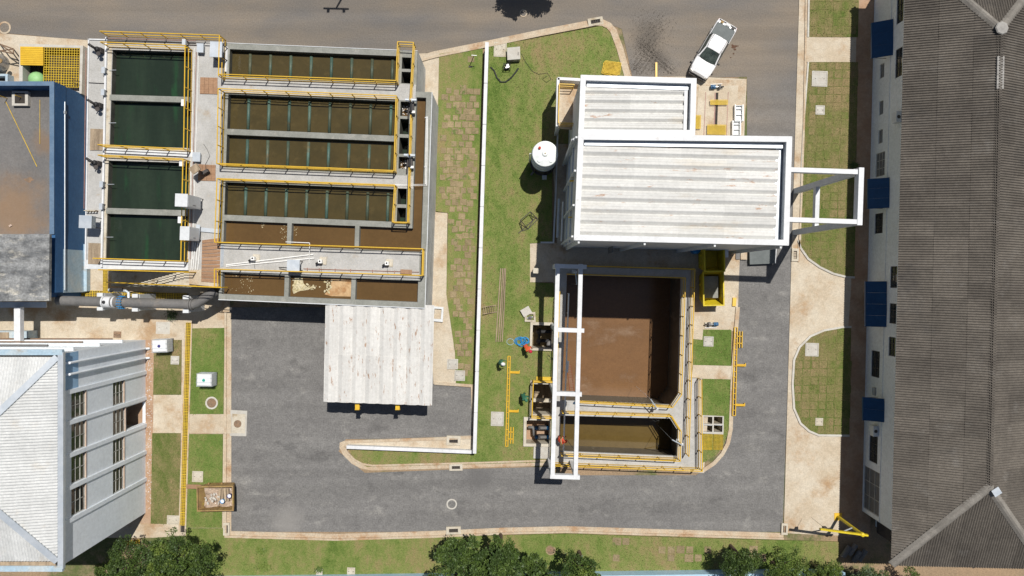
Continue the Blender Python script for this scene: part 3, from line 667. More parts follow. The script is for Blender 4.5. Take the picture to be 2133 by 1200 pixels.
# floor panels seen faintly under the water surface, white conduits, edge kerb of the deck
mb = MB().beam(W(222,78,ZD+.09), W(212,557,ZD+.09), .13, .14); mb.build('white_kerb', 'white', t)
mb = MB().beam(W(185,81,ZD+.04), W(178,560,ZD+.04), .09, .08).beam(W(185,82,ZD+.04), W(222,83,ZD+.04), .09,.08); mb.build('edge_trim', 'white', t)
for x in (405,409,414): MB().tube(W(x,100 if x!=409 else 108,ZD+.04), W(x-13,540,ZD+.04), .022, 6).build('conduit', 'pvc' if x!=409 else 'pvc_brown', t)
for y in (79,84,88): MB().tube(W(224,y+1,ZD+.05), W(408,y+6,ZD+.05), .028, 6).build('conduit', 'pvc_brown' if y!=84 else 'dark_metal', t)
for x,y in ((235,146),(235,256),(231,384),(229,494)):
    MB().tube(W(x-9,y,ZD+.12), W(x+7,y,ZD+.12), .02, 6).build('sample_pipe', 'galv', t)
MB().tube(W(181,172,ZD+.05), W(219,174,ZD+.05), .025, 6).build('conduit', 'dark_metal', t)
MB().tube(W(179,105,ZD+.0), W(175,435,ZD+.0), .03, 6).build('conduit', 'pvc_brown', t)
slab('south_coping', [(178,541),(392,546),(391,563),(177,560)], ZD, ZD+.035, 'white_tint', t)
slab('middle_coping', [(222,307),(402,313),(401,327),(221,321)], ZD, ZD+.035, 'white_tint', t)
# timber covers on the deck
def boards(name, q, k, z, label, along='x', m='wood'):
    """k planks side by side inside the pixel quad q"""
    P = WP(q, z); c = sum((p for p in P), Vector())/4; t2 = thing(name, (c.x,c.y,z-.04), label, 'cover')
    for i in range(k):
        f0, f1 = i/k+.006, (i+1)/k-.006
        if along == 'x': qq = [P[0].lerp(P[1],f0), P[0].lerp(P[1],f1), P[3].lerp(P[2],f1), P[3].lerp(P[2],f0)]
        else: qq = [P[0].lerp(P[3],f0), P[1].lerp(P[2],f0), P[1].lerp(P[2],f1), P[0].lerp(P[3],f1)]
        MB().prism(qq, z-.04, z+random.uniform(-.006,.006)).build('plank', m, t2)
    return t2
ZC = ZD+.06
boards('timber_cover', [(417,161),(453,162),(453,196),(416,195)], 4, ZC, 'brown plank cover on the deck near the galvanized cabinet')
boards('timber_cover', [(413,342),(449,344),(449,377),(412,376)], 4, ZC, 'brown plank cover under the tilted control box')
boards('timber_cover', [(188,268),(216,269),(214,313),(187,313)], 3, ZC, 'pale plank cover at the second gate on west strip', m='wood_grey')
boards('timber_cover', [(184,506),(211,507),(209,551),(183,550)], 4, ZC, 'weathered plank cover at the south end of west strip', m='wood_grey')
boards('timber_walkway', [(421,500),(459,495),(457,590),(419,587)], 12, ZC, 'long brown boarded walkway between the two basins', along='y')
slab('landing', [(393,563),(455,560),(456,598),(394,592)], ZD-.35, ZD, 'concrete', None)
tag(bpy.data.objects['landing'], 'concrete stair landing at the south end of the boarded walkway', 'landing')
# gate actuators
def gate_valve(px_, py_, label):
    p = W(px_,py_,ZD); t2 = thing('sluice_gate_drive', p, label, 'valve', 'sluice gate drives on the west deck')
    MB().obox(p+Vector((0,0,.25)), (.42,.34,.5)).build('pedestal', 'dark_metal', t2)
    MB().lathe(p+Vector((0,0,.5)), [(.19,0),(.2,.08),(.14,.22),(.05,.26)], 14).build('gearbox', 'black', t2)
    MB().tube(p+Vector((-.05,0,.62)), p+Vector((-.5,.30,.75)), .09, 8).build('motor', 'black', t2)
    MB().tube(p+Vector((0,0,.7)), p+Vector((0,0,1.35)), .045, 8).build('stem_cover', 'dark_metal', t2)
    MB().lathe(p+Vector((.1,-.32,.55)), [(.16,0),(.17,.03),(.16,.05),(.03,.05)], 14).build('handwheel', 'dark_metal', t2)
gate_valve(212, 108, 'dark sluice gate drive at the north end of west deck')
gate_valve(210, 222, 'dark sluice gate drive beside second green cell')
gate_valve(207, 342, 'dark sluice gate drive beside third green cell')
def box_unit(name, px_, py_, w, d_, z0, h_, label, m='galv', cat='box', rz=-2, zd=ZD, group=None, legs=False, hood=False):
    p = W(px_, py_, zd+z0+h_); p.z = zd; t2 = thing(name, p, label, cat, group)
    c = Vector((p.x,p.y,zd+z0+h_/2)); MB().obox(c, (w,d_,h_), R(rz)).build('body', m, t2)
    MB().obox(c+Vector((0,0,h_/2+.012)), (w+.05,d_+.05,.024), R(rz)).build('top', m, t2)
    M = Matrix.Rotation(R(rz),3,'Z')
    MB().obox(c+M@Vector((w/2+.006,0,0)), (.012,d_*.86,h_*.88), R(rz)).build('door', m, t2)
    MB().obox(c+M@Vector((w/2+.02,-d_*.3,0)), (.02,.03,h_*.2), R(rz)).build('handle', 'dark_metal', t2)
    if legs:
        for sx in (-1,1):
            for sy in (-1,1):
                q = c+M@Vector((sx*w*.42, sy*d_*.42, 0)); MB().beam((q.x,q.y,zd),(q.x,q.y,zd+z0),.05,.05).build('leg','dark_metal',t2)
    return t2
for x,y,s_ in ((215,146,'first green cell'),(214,192,'wall between the first cells'),(211,384,'third green cell'),(210,430,'wall between the last cells')):
    box_unit('junction_box', x, y, .2, .4, .25, .15, 'small pale junction box on west deck beside the '+s_, 'galv', legs=True)
box_unit('cable_cabinet', 450, 103, .82, 1.05, .95, .14, 'galvanized hooded cabinet at the north east corner of green basin', 'galv', 'cabinet', legs=True)
box_unit('junction_box', 417, 100, .42, .6, .2, .18, 'small grey junction box beside the hooded north cabinet', 'galv')
box_unit('junction_box', 409, 327, .5, .62, .15, .16, 'grey junction box on the deck above tilted control box', 'galv')
box_unit('junction_box', 383, 88, .2, .4, .4, .25, 'small pale box on the north rail of the green basin', 'galv', legs=True)
box_unit('junction_box', 381, 214, .18, .42, .5, .3, 'small pale box on the rail of the second green cell', 'ibc', legs=True)
box_unit('junction_box', 377, 340, .18, .38, .5, .3, 'small pale box on the rail of the third green cell', 'ibc', legs=True)
box_unit('junction_box', 374, 458, .18, .42, .5, .3, 'small pale box on rail between the two white cabinets', 'ibc', legs=True)
box_unit('electrical_cabinet', 378, 417, .82, .84, .5, 2.0, 'taller white electrical cabinet standing on the green basin deck', 'white_tint', 'cabinet', legs=True)
box_unit('electrical_cabinet', 385, 486, .62, .92, .4, 1.5, 'shorter grey white electrical cabinet south of the taller one', 'white_tint', 'cabinet', legs=True)
box_unit('cable_cabinet', 178, 462, .85, .85, .9, .5, 'galvanized square cabinet overhanging the west deck edge', 'galv', 'cabinet', legs=True)
for i in range(4):
    p = W(186+i*6, 440, ZD); t2 = thing('pipe_valve', p, ['first','second','third','last'][i]+' from the left of four small brass valves by the west cabinet', 'valve', 'row of four small valves')
    MB().tube(p, p+Vector((0,0,.45)), .05, 8).build('body', 'skip_rust', t2); MB().beam(p+Vector((-.1,0,.47)), p+Vector((.1,0,.47)), .05, .03).build('lever', 'beige_conc', t2)
p = W(428,360,ZD); t2 = thing('control_box', p, 'tilted brown grey control box on a stand above planks', 'box')
MB().tube(p, p+Vector((-.1,0,.9)), .05, 8).build('stand', 'dark_metal', t2)
MB().obox(p+Vector((-.22,.1,1.15)), (.62,.5,.3), M=Matrix.Rotation(R(35),3,'Z')@Matrix.Rotation(R(14),3,'X')).build('hood', 'wood_grey', t2)
MB().obox(p+Vector((.15,.0,.35)), (.5,.22,.3), R(30)).build('bracket', 'dark_metal', t2)
mb = MB()
for i in range(3): mb.tube(p+Vector((.05+.08*i,.1-.05*i,.02)), p+Vector((.3+.1*i,-.1+.05*i,.4)), .02, 6)
mb.build('cable', 'black', t2)
tag(MB().path([W(424,300,ZD+.02),W(432,312,ZD+.02),W(437,325,ZD+.02),W(428,342,ZD+.05),W(429,358,ZD+.2)], .014, 5).build('loose_cable','black'), 'thin black cable lying across the deck to the control box', 'cable')
t2 = thing('cable_tray', W(430,478,ZD), 'perforated galvanized cable tray crossing the deck by white cabinets', 'tray')
MB().beam(W(418,478,ZD+.1), W(459,482,ZD+.1), .3, .03).build('tray_run', 'galv', t2); MB().beam(W(413,468,ZD+.35), W(411,500,ZD+.35), .28, .03).build('tray_riser', 'galv', t2)
for x in (403,407,412,417): MB().tube(W(x,505,ZD+.06), W(x-5,562,ZD+.06), .03, 6).build('conduit', 'pvc', t2)
# rails of the green basin
railing([(208,65),(457,73.5),(455,158)], ZD, 'yellow rail along the outer north edge of green basin')
railing([(209,87.5),(385.5,94.5),(382.5,310),(204,301.5)], ZD, 'yellow rail around the two upper green cells')
railing([(204,323),(381,331),(376.5,544),(193.5,538)], ZD, 'yellow rail around the two lower green cells')
railing([(205,562),(393,567)], ZD, 'yellow rail along the south edge above the stairs')
# stairs
t = thing('staircase', W(300,585), 'concrete staircase rising along the south side of green basin', 'stairs')
ns = 22
for i in range(ns):
    f0, f1 = i/ns, (i+1)/ns; za = ZD*(i+1)/ns-.02
    xa, xb = W(226+(393-226)*f0, 570, 0), None
    x0 = -31.4+ (10.9)*f0*.62; 
    X0 = W(232,0,.2).x; X1 = W(393,0,ZD).x
    a, b_ = X0+(X1-X0)*f0, X0+(X1-X0)*f1
    yT, yB = W(0,566,ZD).y-.03*0, W(0,594,ZD).y
    MB().box(a, b_+.03, yB-f0*.06, yT-.02, max(0,za-.22), za).build('step', 'beige_conc', t)
MB().beam((X0,yB-.06,.05),(X1,yB-.12,ZD-.2),.1,.25).build('stringer','wall_conc',t)
railing([(222,588),(393,596),(460,599)], 0, 'yellow sloping hand rail of the basin staircase', zlist=[.2,ZD,ZD], toe=False)

# ================================================================== BROWN BASIN (filter block)
t = thing('filter_basin', W(660,600), 'large concrete filter basin with rows of brown water cells', 'basin')
def BF(u, v): return (473+u-.033*v, 90+v+.042*u)
def bq(u0,u1,v0,v1): return [BF(u0,v0),BF(u1,v0),BF(u1,v1),BF(u0,v1)]
rows = [(6,357,12,70),(6,357,106,178),(6,357,190,258),(6,357,289,357)]
gul = [(365,384,14,38),(365,384,44,68),(365,384,106,136),(365,384,142,174),(365,384,181,215),(365,384,221,246),(365,384,283,320),(365,384,327,358)]
r5 = [(6,138,369,417),(147,279,369,417),(288,390,369,417)]
chan = [(398,418,96,417)]
r6 = [(6,136,478,522),(145,275,478,522),(284,414,478,522)]
opens = rows+gul+r6+r5[:2]
outer = [BF(0,0),BF(397,0),BF(397,84),BF(429,84),BF(429,533),BF(0,533)]
L5c = [BF(288,369),BF(398,369),BF(398,96),BF(418,96),BF(418,417),BF(288,417)]
mb = MB().prism(WP(outer,ZD), 0, ZD, [WP(bq(*c),ZD) for c in opens]+[WP(L5c,ZD)]); mb.build('wall', 'wall_conc', t)
def lining(poly, m='tank_inner', z0=2.0):
    P = WP(poly, ZD); c = sum((p for p in P), Vector())/len(P); lm = MB()
    a2 = sum(P[i].x*P[(i+1)%len(P)].y-P[(i+1)%len(P)].x*P[i].y for i in range(len(P)))
    k = len(P)
    for i in range(k):
        a, b_ = P[i], P[(i+1)%k]; d_ = (b_-a).normalized(); nrm = Vector((-d_.y,d_.x,0))*(.012 if a2 > 0 else -.012)
        a, b_ = a+nrm, b_+nrm
        lm.add([(a.x,a.y,ZD-.01),(b_.x,b_.y,ZD-.01),(b_.x,b_.y,z0),(a.x,a.y,z0)], [(0,1,2,3)])
    return lm.build('cell_lining', m, t)
for c in rows+gul: lining(bq(*c))
for c in r6+r5[:2]: lining(bq(*c), 'wall_conc')
lining(L5c, 'wall_conc')
wl = lambda q, z, m: tag(MB().prism(WP(q,ZD), None, z).build('water', m), kind='structure')
for c in rows: wl(bq(*c), 3.92, 'water_olive')
for i, c in enumerate(gul): wl(bq(*c), 2.9 if i not in (2,5) else 3.6, 'water_green' if i not in (2,5) else 'water_brown')
for c in r5[:2]: wl(bq(*c), 4.0, 'water_brown')
wl(L5c, 3.98, 'water_brown')
for c in r6: wl(bq(*c), 4.0, 'water_brown')
# pale walkways on top of the block
walks = [bq(-18,362,72,104), bq(-18,397,260,287), bq(-6,415,419,476), bq(362,396,70,104)]
for q in walks: MB().prism(WP(q,ZD), ZD-.12, ZD+.03).build('walkway', 'deck', t)
# external grey faces and stain marks of the east wall
P = [W(*BF(429.6,84),ZD), W(*BF(429.6,533),ZD)]
MB().add([(P[0].x,P[0].y,0.03),(P[1].x,P[1].y,.03),(P[1].x,P[1].y,ZD-.02),(P[0].x,P[0].y,ZD-.02)],[(3,2,1,0)]).build('east_face','wall_grey',t)
P = [W(*BF(397.6,0),ZD), W(*BF(397.6,84),ZD)]
MB().add([(P[0].x,P[0].y,0.03),(P[1].x,P[1].y,.03),(P[1].x,P[1].y,ZD-.02),(P[0].x,P[0].y,ZD-.02)],[(3,2,1,0)]).build('east_face','wall_grey',t)
MB().tube(W(*BF(-1,60),ZD-.01), W(*BF(-1,8),ZD-.01), .12, 6).build('white_strip','white',t)
MB().beam(W(*BF(0,-.5),ZD+.01), W(*BF(397,-.5),ZD+.01), .04, .05).build('edge_trim','white_tint',t)
MB().beam(W(*BF(0,534),ZD-.03), W(*BF(430,534),ZD-.03), .06, .1).build('edge_trim','white_tint',t)
MB().beam(W(*BF(430,84),ZD-.03), W(*BF(430,533),ZD-.03), .05, .1).build('edge_trim','white_tint',t)
# collector tubes under each row
for ri, c in enumerate(rows):
    for k in range(8):
        u = 48+k*42.3
        a, b_ = W(*BF(u+1.5, c[2]+9), 3.93), W(*BF(u+1.5, c[3]-1), 3.93)
        MB().tube(a, b_, .115, 10).build('collector_pipe', 'teal_pipe', t, smooth=True)
# foam in the middle cell of the last row
P = WP([(614,578),(630,578),(632,590),(640,598),(655,596),(642,604),(625,606),(612,612),(609,605)], 4.02)
mb = MB().prism(P, None, 4.02); fo = mb.build('floating_scum','foam_crust'); tag(fo, 'pale crusty scum at the left of the middle brown cell', 'scum')
P = WP([(690,580),(735,580),(737,588),(736,618),(690,617),(676,613),(686,603),(690,592)], 4.02)
tag(MB().prism(P, None, 4.03).build('floating_scum','foam'), 'broad tan scum sheet at the right of the middle brown cell', 'scum')
mb = MB()
for i in range(110):
    x, y = random.choice([(random.gauss(684,4), random.uniform(585,612)), (random.gauss(640,9), random.gauss(599,2.5)), (random.gauss(618,5), random.uniform(580,608))])
    if not (608 < x < 736 and 576 < y < 615): continue
    p = W(x,y,4.03); s_ = random.uniform(.03,.09); mb.lathe(p, [(s_,0),(s_*.7,.02),(s_*.1,.025)], 6)
tag(mb.build('scum_flakes','foam_crust'), 'small pale scum flakes between the two scum sheets', 'scum', kind='stuff')
mb = MB()
for i in range(150):
    x, y = random.choice([(random.gauss(592,4),random.uniform(465,500)),(random.gauss(612,6),random.uniform(462,490)),(random.gauss(505,10),random.uniform(570,610)),(random.gauss(548,2),random.uniform(464,475)),(random.gauss(522,3),random.uniform(565,612))])
    p = W(x,y,4.01); s_ = random.uniform(.01,.035); mb.lathe(p, [(s_,0),(s_*.3,.008)], 5)
tag(mb.build('foam_specks','foam_crust'), 'tiny pale foam specks drifting on the brown cells', 'foam', kind='stuff')
mb = MB()
for i in range(70):
    x, y = random.choice([(random.uniform(837,850),random.uniform(217,240)),(random.uniform(833,848),random.uniform(332,360))])
    p = W(x,y,3.63); s_ = random.uniform(.02,.06); mb.lathe(p, [(s_,0),(s_*.3,.02)], 6)
tag(mb.build('splash_foam','pvc'), 'white splashing foam in the two gullet cells', 'foam', kind='stuff')
# rails of the brown basin
railing([(456,154.5),(825,168),(828,87),(861,88.5),(854,208)], ZD, 'yellow rail along first filter row and gullet head')
railing([(454.5,184.5),(825,199.5),(820.5,355.5),(451.5,340.5),(454.5,184.5)], ZD, 'yellow rail around the second and third filter rows')
railing([(855.5,240),(852.5,322)], ZD, 'short yellow rail along the gullet between the two valves')
railing([(852,350),(849,463.5),(817,462.5),(822,385.5),(452,372),(447,504.5),(880.5,518.5),(879,574),(446.5,560.5),(446.5,598)], ZD, 'yellow rail around the fourth filter row and wide walkway')
# valve actuators over the gullet
def actuator(px_, py_, label):
    p = W(px_,py_,ZD); t2 = thing('valve_actuator', p, label, 'valve', 'valve actuators over the gullet')
    MB().obox(p+Vector((0,0,.15)), (.36,.8,.3)).build('base_frame', 'dark_metal', t2)
    MB().lathe(p+Vector((0,.3,.3)), [(.16,0),(.18,.1),(.14,.35),(.04,.4)], 14).build('gearbox', 'galv', t2)
    MB().tube(p+Vector((-.38,.35,.55)), p+Vector((.42,.32,.55)), .11, 10).build('motor', 'galv', t2)
    MB().tube(p+Vector((0,.15,.5)), p+Vector((.03,-.5,.5)), .08, 8).build('shaft', 'black', t2)
    MB().obox(p+Vector((.18,-.5,.4)), (.24,.16,.2)).build('terminal_box', 'pvc', t2)
    MB().tube(p+Vector((-.2,-.2,.3)), p+Vector((-.25,-.9,.1)), .06, 8).build('stem', 'dark_metal', t2)
actuator(858, 222, 'grey valve actuator at the upper gullet cell')
actuator(855, 336, 'grey valve actuator at the lower gullet cell')
tw = thing('water_pipe', W(889,300,ZD), 'white twin pipe along the outer channel wall turning to the gullet', 'pipe')
for o_ in (0,2.6):
    MB().path([W(888+o_,243,ZD+.06),W(886+o_,384+o_,ZD+.06),W(820,385+o_,ZD+.06)], .032, 6).build('pipe', 'pvc', tw)
MB().obox(W(886,348,ZD+.08), (.18,.06,.05)).build('clamp','steel',tw); MB().obox(W(888,245,ZD+.08), (.2,.06,.06)).build('clamp','steel',tw)
# things on the wide walkway
for i, (x,y,s_) in enumerate(((531,539,'first of three small pump heads on the wide walkway from the left'),(670,545,'middle of three small pump heads on the wide walkway'),(808,549,'last of three small pump heads on the wide walkway'))):
    p = W(x,y,ZD+.03); t2 = thing('dosing_pump', p, s_, 'pump', 'pump heads on wide walkway')
    MB().obox(p+Vector((.12,.05,.04)), (.5,.55,.08), -.04).build('plinth', 'beige_conc', t2)
    MB().obox(p+Vector((0,0,.28)), (.26,.26,.4)).build('body', 'pvc', t2)
    MB().lathe(p+Vector((0,.02,.48)), [(.06,0),(.06,.05),(.02,.06)], 10).build('cap', 'black', t2)
    MB().tube(p+Vector((-.1,-.05,.3)), p+Vector((-.34,-.18,.3)), .08, 8).build('motor', 'black', t2)
    MB().path([p+Vector((-.05,-.2,.02)),p+Vector((-.03,-.6,.02)),p+Vector((.02,-.75,.02))], .012, 5).build('cable','black',t2)
for a, b_, s_ in (((471,552),(653,530),'upper of two white plastic pipes lying across the wide walkway'),((471,555),(655,538),'lower of two white plastic pipes lying across the wide walkway')):
    tag(MB().tube(W(a[0],a[1],ZD+.08), W(b_[0],b_[1],ZD+.1), .045, 8).build('plastic_pipe','pvc'), s_, 'pipe', 'loose white pipes')
box_unit('cable_cabinet', 611, 553, .85, .75, .8, .16, 'galvanized hooded cabinet in the middle of the wide walkway', 'galv', 'cabinet', legs=True)
tag(MB().tube(W(581,557,ZD+.3), W(598,558,ZD+.5), .035, 8).build('lever_bar','black'), 'short black lever left of the walkway cabinet', 'lever')
tp = thing('dosing_line', W(760,565,ZD), 'thin reddish dosing pipe along the south rail of walkway', 'pipe')
MB().tube(W(632,560,ZD+.08), W(873,567,ZD+.08), .02, 6).build('pipe','door_red',tp)
for x in (640,665,698,730,776,822): MB().obox(W(x,560.5+(x-632)*.03,ZD+.09), (.05,.2,.06)).build('bracket','pvc_brown',tp)
boards('timber_crate', [(834,561),(858,562),(858,571),(834,570)], 3, ZD+.35, 'small brown timber box at the right end of the walkway', along='y')
tp = thing('sample_line', W(645,520,ZD), 'white bent pipe reaching over the fifth row rail', 'pipe')
MB().path([W(595,504,ZD+.6),W(645,506,ZD+.6),W(645,507,ZD+.55),W(644,548,ZD+.06)], .03, 6).build('pipe','pvc',tp)
MB().obox(W(645,530,ZD+.1), (.1,.1,.14)).build('clamp','beige_conc',tp)
tp = thing('channel_pipe', W(463,530,ZD), 'pale blue grey pipes at the west end of wide walkway', 'pipe')
for k in range(3): MB().tube(W(461.5+k*2.1,510,ZD+.05), W(460+k*2.1,556,ZD+.05), .03, 6).build('pipe','galv',tp)

# ================================================================== DEEP BROWN TANK (right centre)
ZT = .75; ZW = -4.6
def inset0(P):
    c = sum(P, Vector())/len(P); return [p.lerp(c,.001) for p in P]
t = thing('equalization_tank', W(1310,980), 'deep sunken concrete tank with brown frothy water', 'tank')
outer = [(1164,555),(1446,563),(1438,788),(1462,789),(1462,977),(1152,966)]
p1 = [(1181,573),(1419,580),(1412,822),(1396,843),(1170,834)]
p2 = [(1168,866),(1396,872),(1411,896),(1409,950),(1166,940)]
P1, P2 = WP(p1, ZT), WP(p2, ZT)
def grow(P, d):
    k = len(P); a2 = sum(P[i].x*P[(i+1)%k].y-P[(i+1)%k].x*P[i].y for i in range(k)); s_ = 1 if a2 > 0 else -1; out = []
    for i in range(k):
        a = (P[i]-P[i-1]).normalized(); b_ = (P[(i+1)%k]-P[i]).normalized(); n1 = Vector((a.y,-a.x,0))*s_; n2 = Vector((b_.y,-b_.x,0))*s_; n_ = (n1+n2).normalized(); out.append(P[i]+n_*d/max(.3,n_.dot(n1)))
    return out
G1, G2 = grow(P1,.40), grow(P2,.34)
MB().prism(WP(outer,ZT), ZT-.22, ZT, [P1, P2]).build('walkway_slab', 'deck', t)
MB().prism(inset0(WP(outer,ZT)), -5.6, ZT-.221, [G1, G2]).build('wall', 'beige_conc', t)
def pit_faces(P, z0, z1, m, nm='inner_face'):
    a2 = sum(P[i].x*P[(i+1)%len(P)].y-P[(i+1)%len(P)].x*P[i].y for i in range(len(P)))
    for i in range(len(P)):
        a, b_ = P[i], P[(i+1)%len(P)]; d_ = (b_-a).normalized(); nrm = Vector((-d_.y,d_.x,0))*(.012 if a2 > 0 else -.012)
        a, b_ = a+nrm, b_+nrm
        MB().add([(a.x,a.y,z1),(b_.x,b_.y,z1),(b_.x,b_.y,z0),(a.x,a.y,z0)], [(0,1,2,3)]).build(nm, m, t)
pit_faces(G1, -5.6, ZT-.24, 'sludge_shade_wall'); pit_faces(G2, -5.6, ZT-.24, 'sludge_shade_wall')
tag(MB().prism(grow(P1,.41), None, ZW).build('water','water_mud'), kind='structure')
tag(MB().prism(grow(P2,.35), None, -2.6).build('water','water_pond'), kind='structure')
mb = MB().beam(W(1183,846,ZT+.02), W(1396,853,ZT+.02), .62, .06); mb.build('walkway', 'deck', t)
# gantry frame over its west wall
g = thing('lifting_gantry', W(1180,980), 'white concrete gantry frame standing over the west wall of the brown tank', 'gantry')
ZG = 4.8
def gb(a, b_, w, h, z=ZG, nm='beam', up=(0,0,1)):
    A, B = W(a[0],a[1],z), W(b_[0],b_[1],z); A.z = B.z = z-h/2; return MB().beam(A, B, w, h).build(nm, 'white', g)
gb((1162,550),(1151,997), .30, .45); gb((1210,550),(1199,997), .30, .45)
for y0,x0,x1 in ((554,1155,1222),(687,1160,1217),(820,1156,1212),(993,1146,1208)):
    A, B = W(x0,y0,ZG-.01), W(x1,y0+2,ZG-.01); A.z = B.z = ZG-.23; MB().beam(A,B,.3,.43).build('cross_beam','white',g)
for y0 in (554,687,820,993):
    x0 = 1162-(y0-550)*.0246; p = W(x0,y0,ZG); MB().beam((p.x,p.y,0),(p.x,p.y,ZG-.46),.28,.34).build('post','white',g)
    if y0 in (554,993):
        p = W(x0+48,y0,ZG); MB().beam((p.x,p.y,0 if y0 > 900 else ZT),(p.x,p.y,ZG-.46),.24,.24).build('post','white',g)
# rails of the brown tank
railing([(1223,554),(1447.6,560.6),(1435,951)], ZT, 'yellow rail along the north and east side of brown tank')
railing([(1461.7,792),(1463,982),(1153,970.5)], ZT, 'yellow rail on the outer south edge of brown tank')
railing([(1166,608),(1154,955)], ZT, 'yellow rail under the gantry along the west edge')
railing([(1183,571),(1428,579),(1420,822),(1401,849),(1208,839)], ZT, 'yellow rail around the big brown pool')
railing([(1185,612),(1174,940)], ZT, 'pale rail on inner west edge of the brown pools', m='pvc', toe=False)
railing([(1172,861),(1400,868),(1419,899),(1417,961),(1170,950)], ZT, 'yellow rail around the small southern pool')
# dewatering ladder, pumps and mixers on the tank
ld = thing('ladder', W(1183,760,ZT), 'reddish metal ladder going down into brown pool', 'ladder')
A, B = W(1181,760,ZW+2.2), W(1187,815,ZT+.3)
for o_ in (0,.32): MB().tube(A+Vector((o_,0,0)), B+Vector((o_,0,0)), .025, 6).build('stile','door_red',ld)
for i in range(16):
    q = A.lerp(B,(i+.5)/16); MB().tube(q, q+Vector((.32,0,0)), .018, 6).build('rung','pvc_brown',ld)
def davit(px_, py_, rz, label):
    p = W(px_,py_,ZT); t2 = thing('mixer_davit', p, label, 'davit', 'mixer davits', 0)
    d_ = Vector((math.cos(rz), math.sin(rz), 0))
    MB().tube(p, p+Vector((0,0,1.5)), .05, 8).build('mast','galv',t2)
    MB().tube(p+Vector((0,0,1.5)), p+d_*1.0+Vector((0,0,1.8)), .045, 8).build('arm','galv',t2)
    MB().tube(p+d_*.98+Vector((0,0,1.75)), p+d_*1.0+Vector((0,0,-4.4)), .012, 5).build('cable','galv',t2)
    MB().obox(p+Vector((.05,-.05,.9)), (.22,.18,.3)).build('winch','pvc',t2); MB().obox(p+Vector((0,0,.02)), (.3,.3,.04)).build('foot','galv',t2)
davit(1361, 845, R(125), 'galvanized davit at the south east of big brown pool')
davit(1412, 918, R(150), 'galvanized davit at east side of the small pool')
davit(1195, 566, R(-85), 'galvanized davit in the shade at north end of brown pool')
tag(MB().tube(W(1183,752,ZT+.75), W(1181,776,ZT+.75), .09, 10).build('float_tube','pvc'), 'short white tube on the west rail near the ladder', 'tube')
tag(MB().path([W(1207,840,ZT+.2),W(1203,834,ZT+.5),W(1196,840,ZT+.1)], .09, 8).build('small_pump','blue_motor'), 'small blue pump at the west end of the dividing walkway', 'pump')
# chain / hose into the small pool
tag(MB().path([W(1180,915,ZT+.1),W(1195,935,ZT-.5),W(1215,948,ZT+.05)], .02, 5).build('loose_cable','black'), 'thin dark cable hanging over the small southern pool', 'cable')
# ------------------------------------------------------------------ valve pits west of the tank
def pit(name, rim_o, rim_i, zr, depth, label, mwall='beige_conc', floor='dry_sod'):
    t2 = thing(name, W((rim_o[0][0]+rim_o[2][0])/2,(rim_o[0][1]+rim_o[2][1])/2), label, 'pit')
    Ii = WP(rim_i, zr)
    MB().prism(WP(rim_o,zr), -.05, zr, [Ii]).build('rim', mwall, t2)
    lm = MB(); k = len(Ii)
    for i in range(k):
        a, b_ = Ii[i], Ii[(i+1)%k]; d_ = (b_-a).normalized(); nrm = Vector((d_.y,-d_.x,0))*.01
        a, b_ = a+nrm, b_+nrm; lm.add([(a.x,a.y,zr-.01),(b_.x,b_.y,zr-.01),(b_.x,b_.y,-depth),(a.x,a.y,-depth)], [(0,1,2,3)])
    lm.build('pit_wall', mwall, t2)
    MB().prism([p.lerp(sum(Ii,Vector())/k,-.01) for p in Ii], None, -depth).build('pit_floor', floor, t2)
    return t2
pt1 = pit('valve_pit', [(1105,671),(1153,672),(1151,731),(1103,730)], [(1110,677),(1151,678),(1149,726),(1108,725)], .25, 1.6, 'square concrete valve pit with dark pipework beside the hoses')
pt2 = pit('open_pit', [(1105,793),(1153,794),(1151,869),(1103,868)], [(1111,800),(1151,801),(1149,864),(1109,863)], .3, 2.4, 'open railed concrete pit beside the gantry', floor='wood_grey')
MB().beam(W(1111,833,-.3), W(1150,834,-.3), .28, .3).build('divider','beige_conc',pt2)
pt3 = pit('pump_pit', [(1091,869),(1147,870),(1147,931),(1090,930)], [(1097,876),(1145,877),(1144,925),(1096,924)], .25, 1.2, 'shallow concrete pit with blue motor pumps', floor='pave_red')
slab('concrete_strip', [(1112,930),(1147,931),(1145,956),(1111,955)], 0, .14, 'pad')['kind'] = 'structure'
railing([(1153,797),(1111,796),(1108,871),(1153,872)], .3, 'yellow rail around the open pit beside the gantry', spacing=1.2)
tag(MB().beam(W(1117,789,.2), W(1150,790,.2), .35, .06).build('yellow_plate','yellow_grate'), 'yellow grating plank lying at the head of open pit', 'plate')
for i, (y, s_) in enumerate(((892,'upper blue motor pump in the shallow pit'),(911,'lower blue motor pump in the shallow pit'))):
    p = W(1128,y,-.55); t2 = thing('motor_pump', W(1125,y,-1.2), s_, 'pump', 'motor pumps in the pit')
    MB().tube(p+Vector((-.1,0,0)), p+Vector((.75,.02,0)), .11, 10).build('pipe', 'pipe_grey', t2)
    MB().tube(p+Vector((.42,.02,.02)), p+Vector((.78,.02,.02)), .17, 12).build('motor', 'blue_plastic', t2)
    MB().lathe(p+Vector((-.42,0,-.15)), [(.15,0),(.16,.2),(.1,.34),(.03,.36)], 12).build('valve', 'blue_motor', t2)
    MB().obox(p+Vector((.2,0,-.3)), (1.0,.3,.5)).build('base', 'dark_metal', t2)
tag(MB().path([W(1100,890,-.6),W(1110,890,-.55),W(1112,897,-.5),W(1112,905,-.55),W(1119,911,-.6)], .13, 8).build('pipe_bend','pipe_grey',smooth=True), 'grey pipe bend joining the two blue pumps', 'pipe')
t2 = thing('pipe_manifold', W(1130,700,-1.6), 'dark pipe manifold inside the square valve pit', 'pipe')
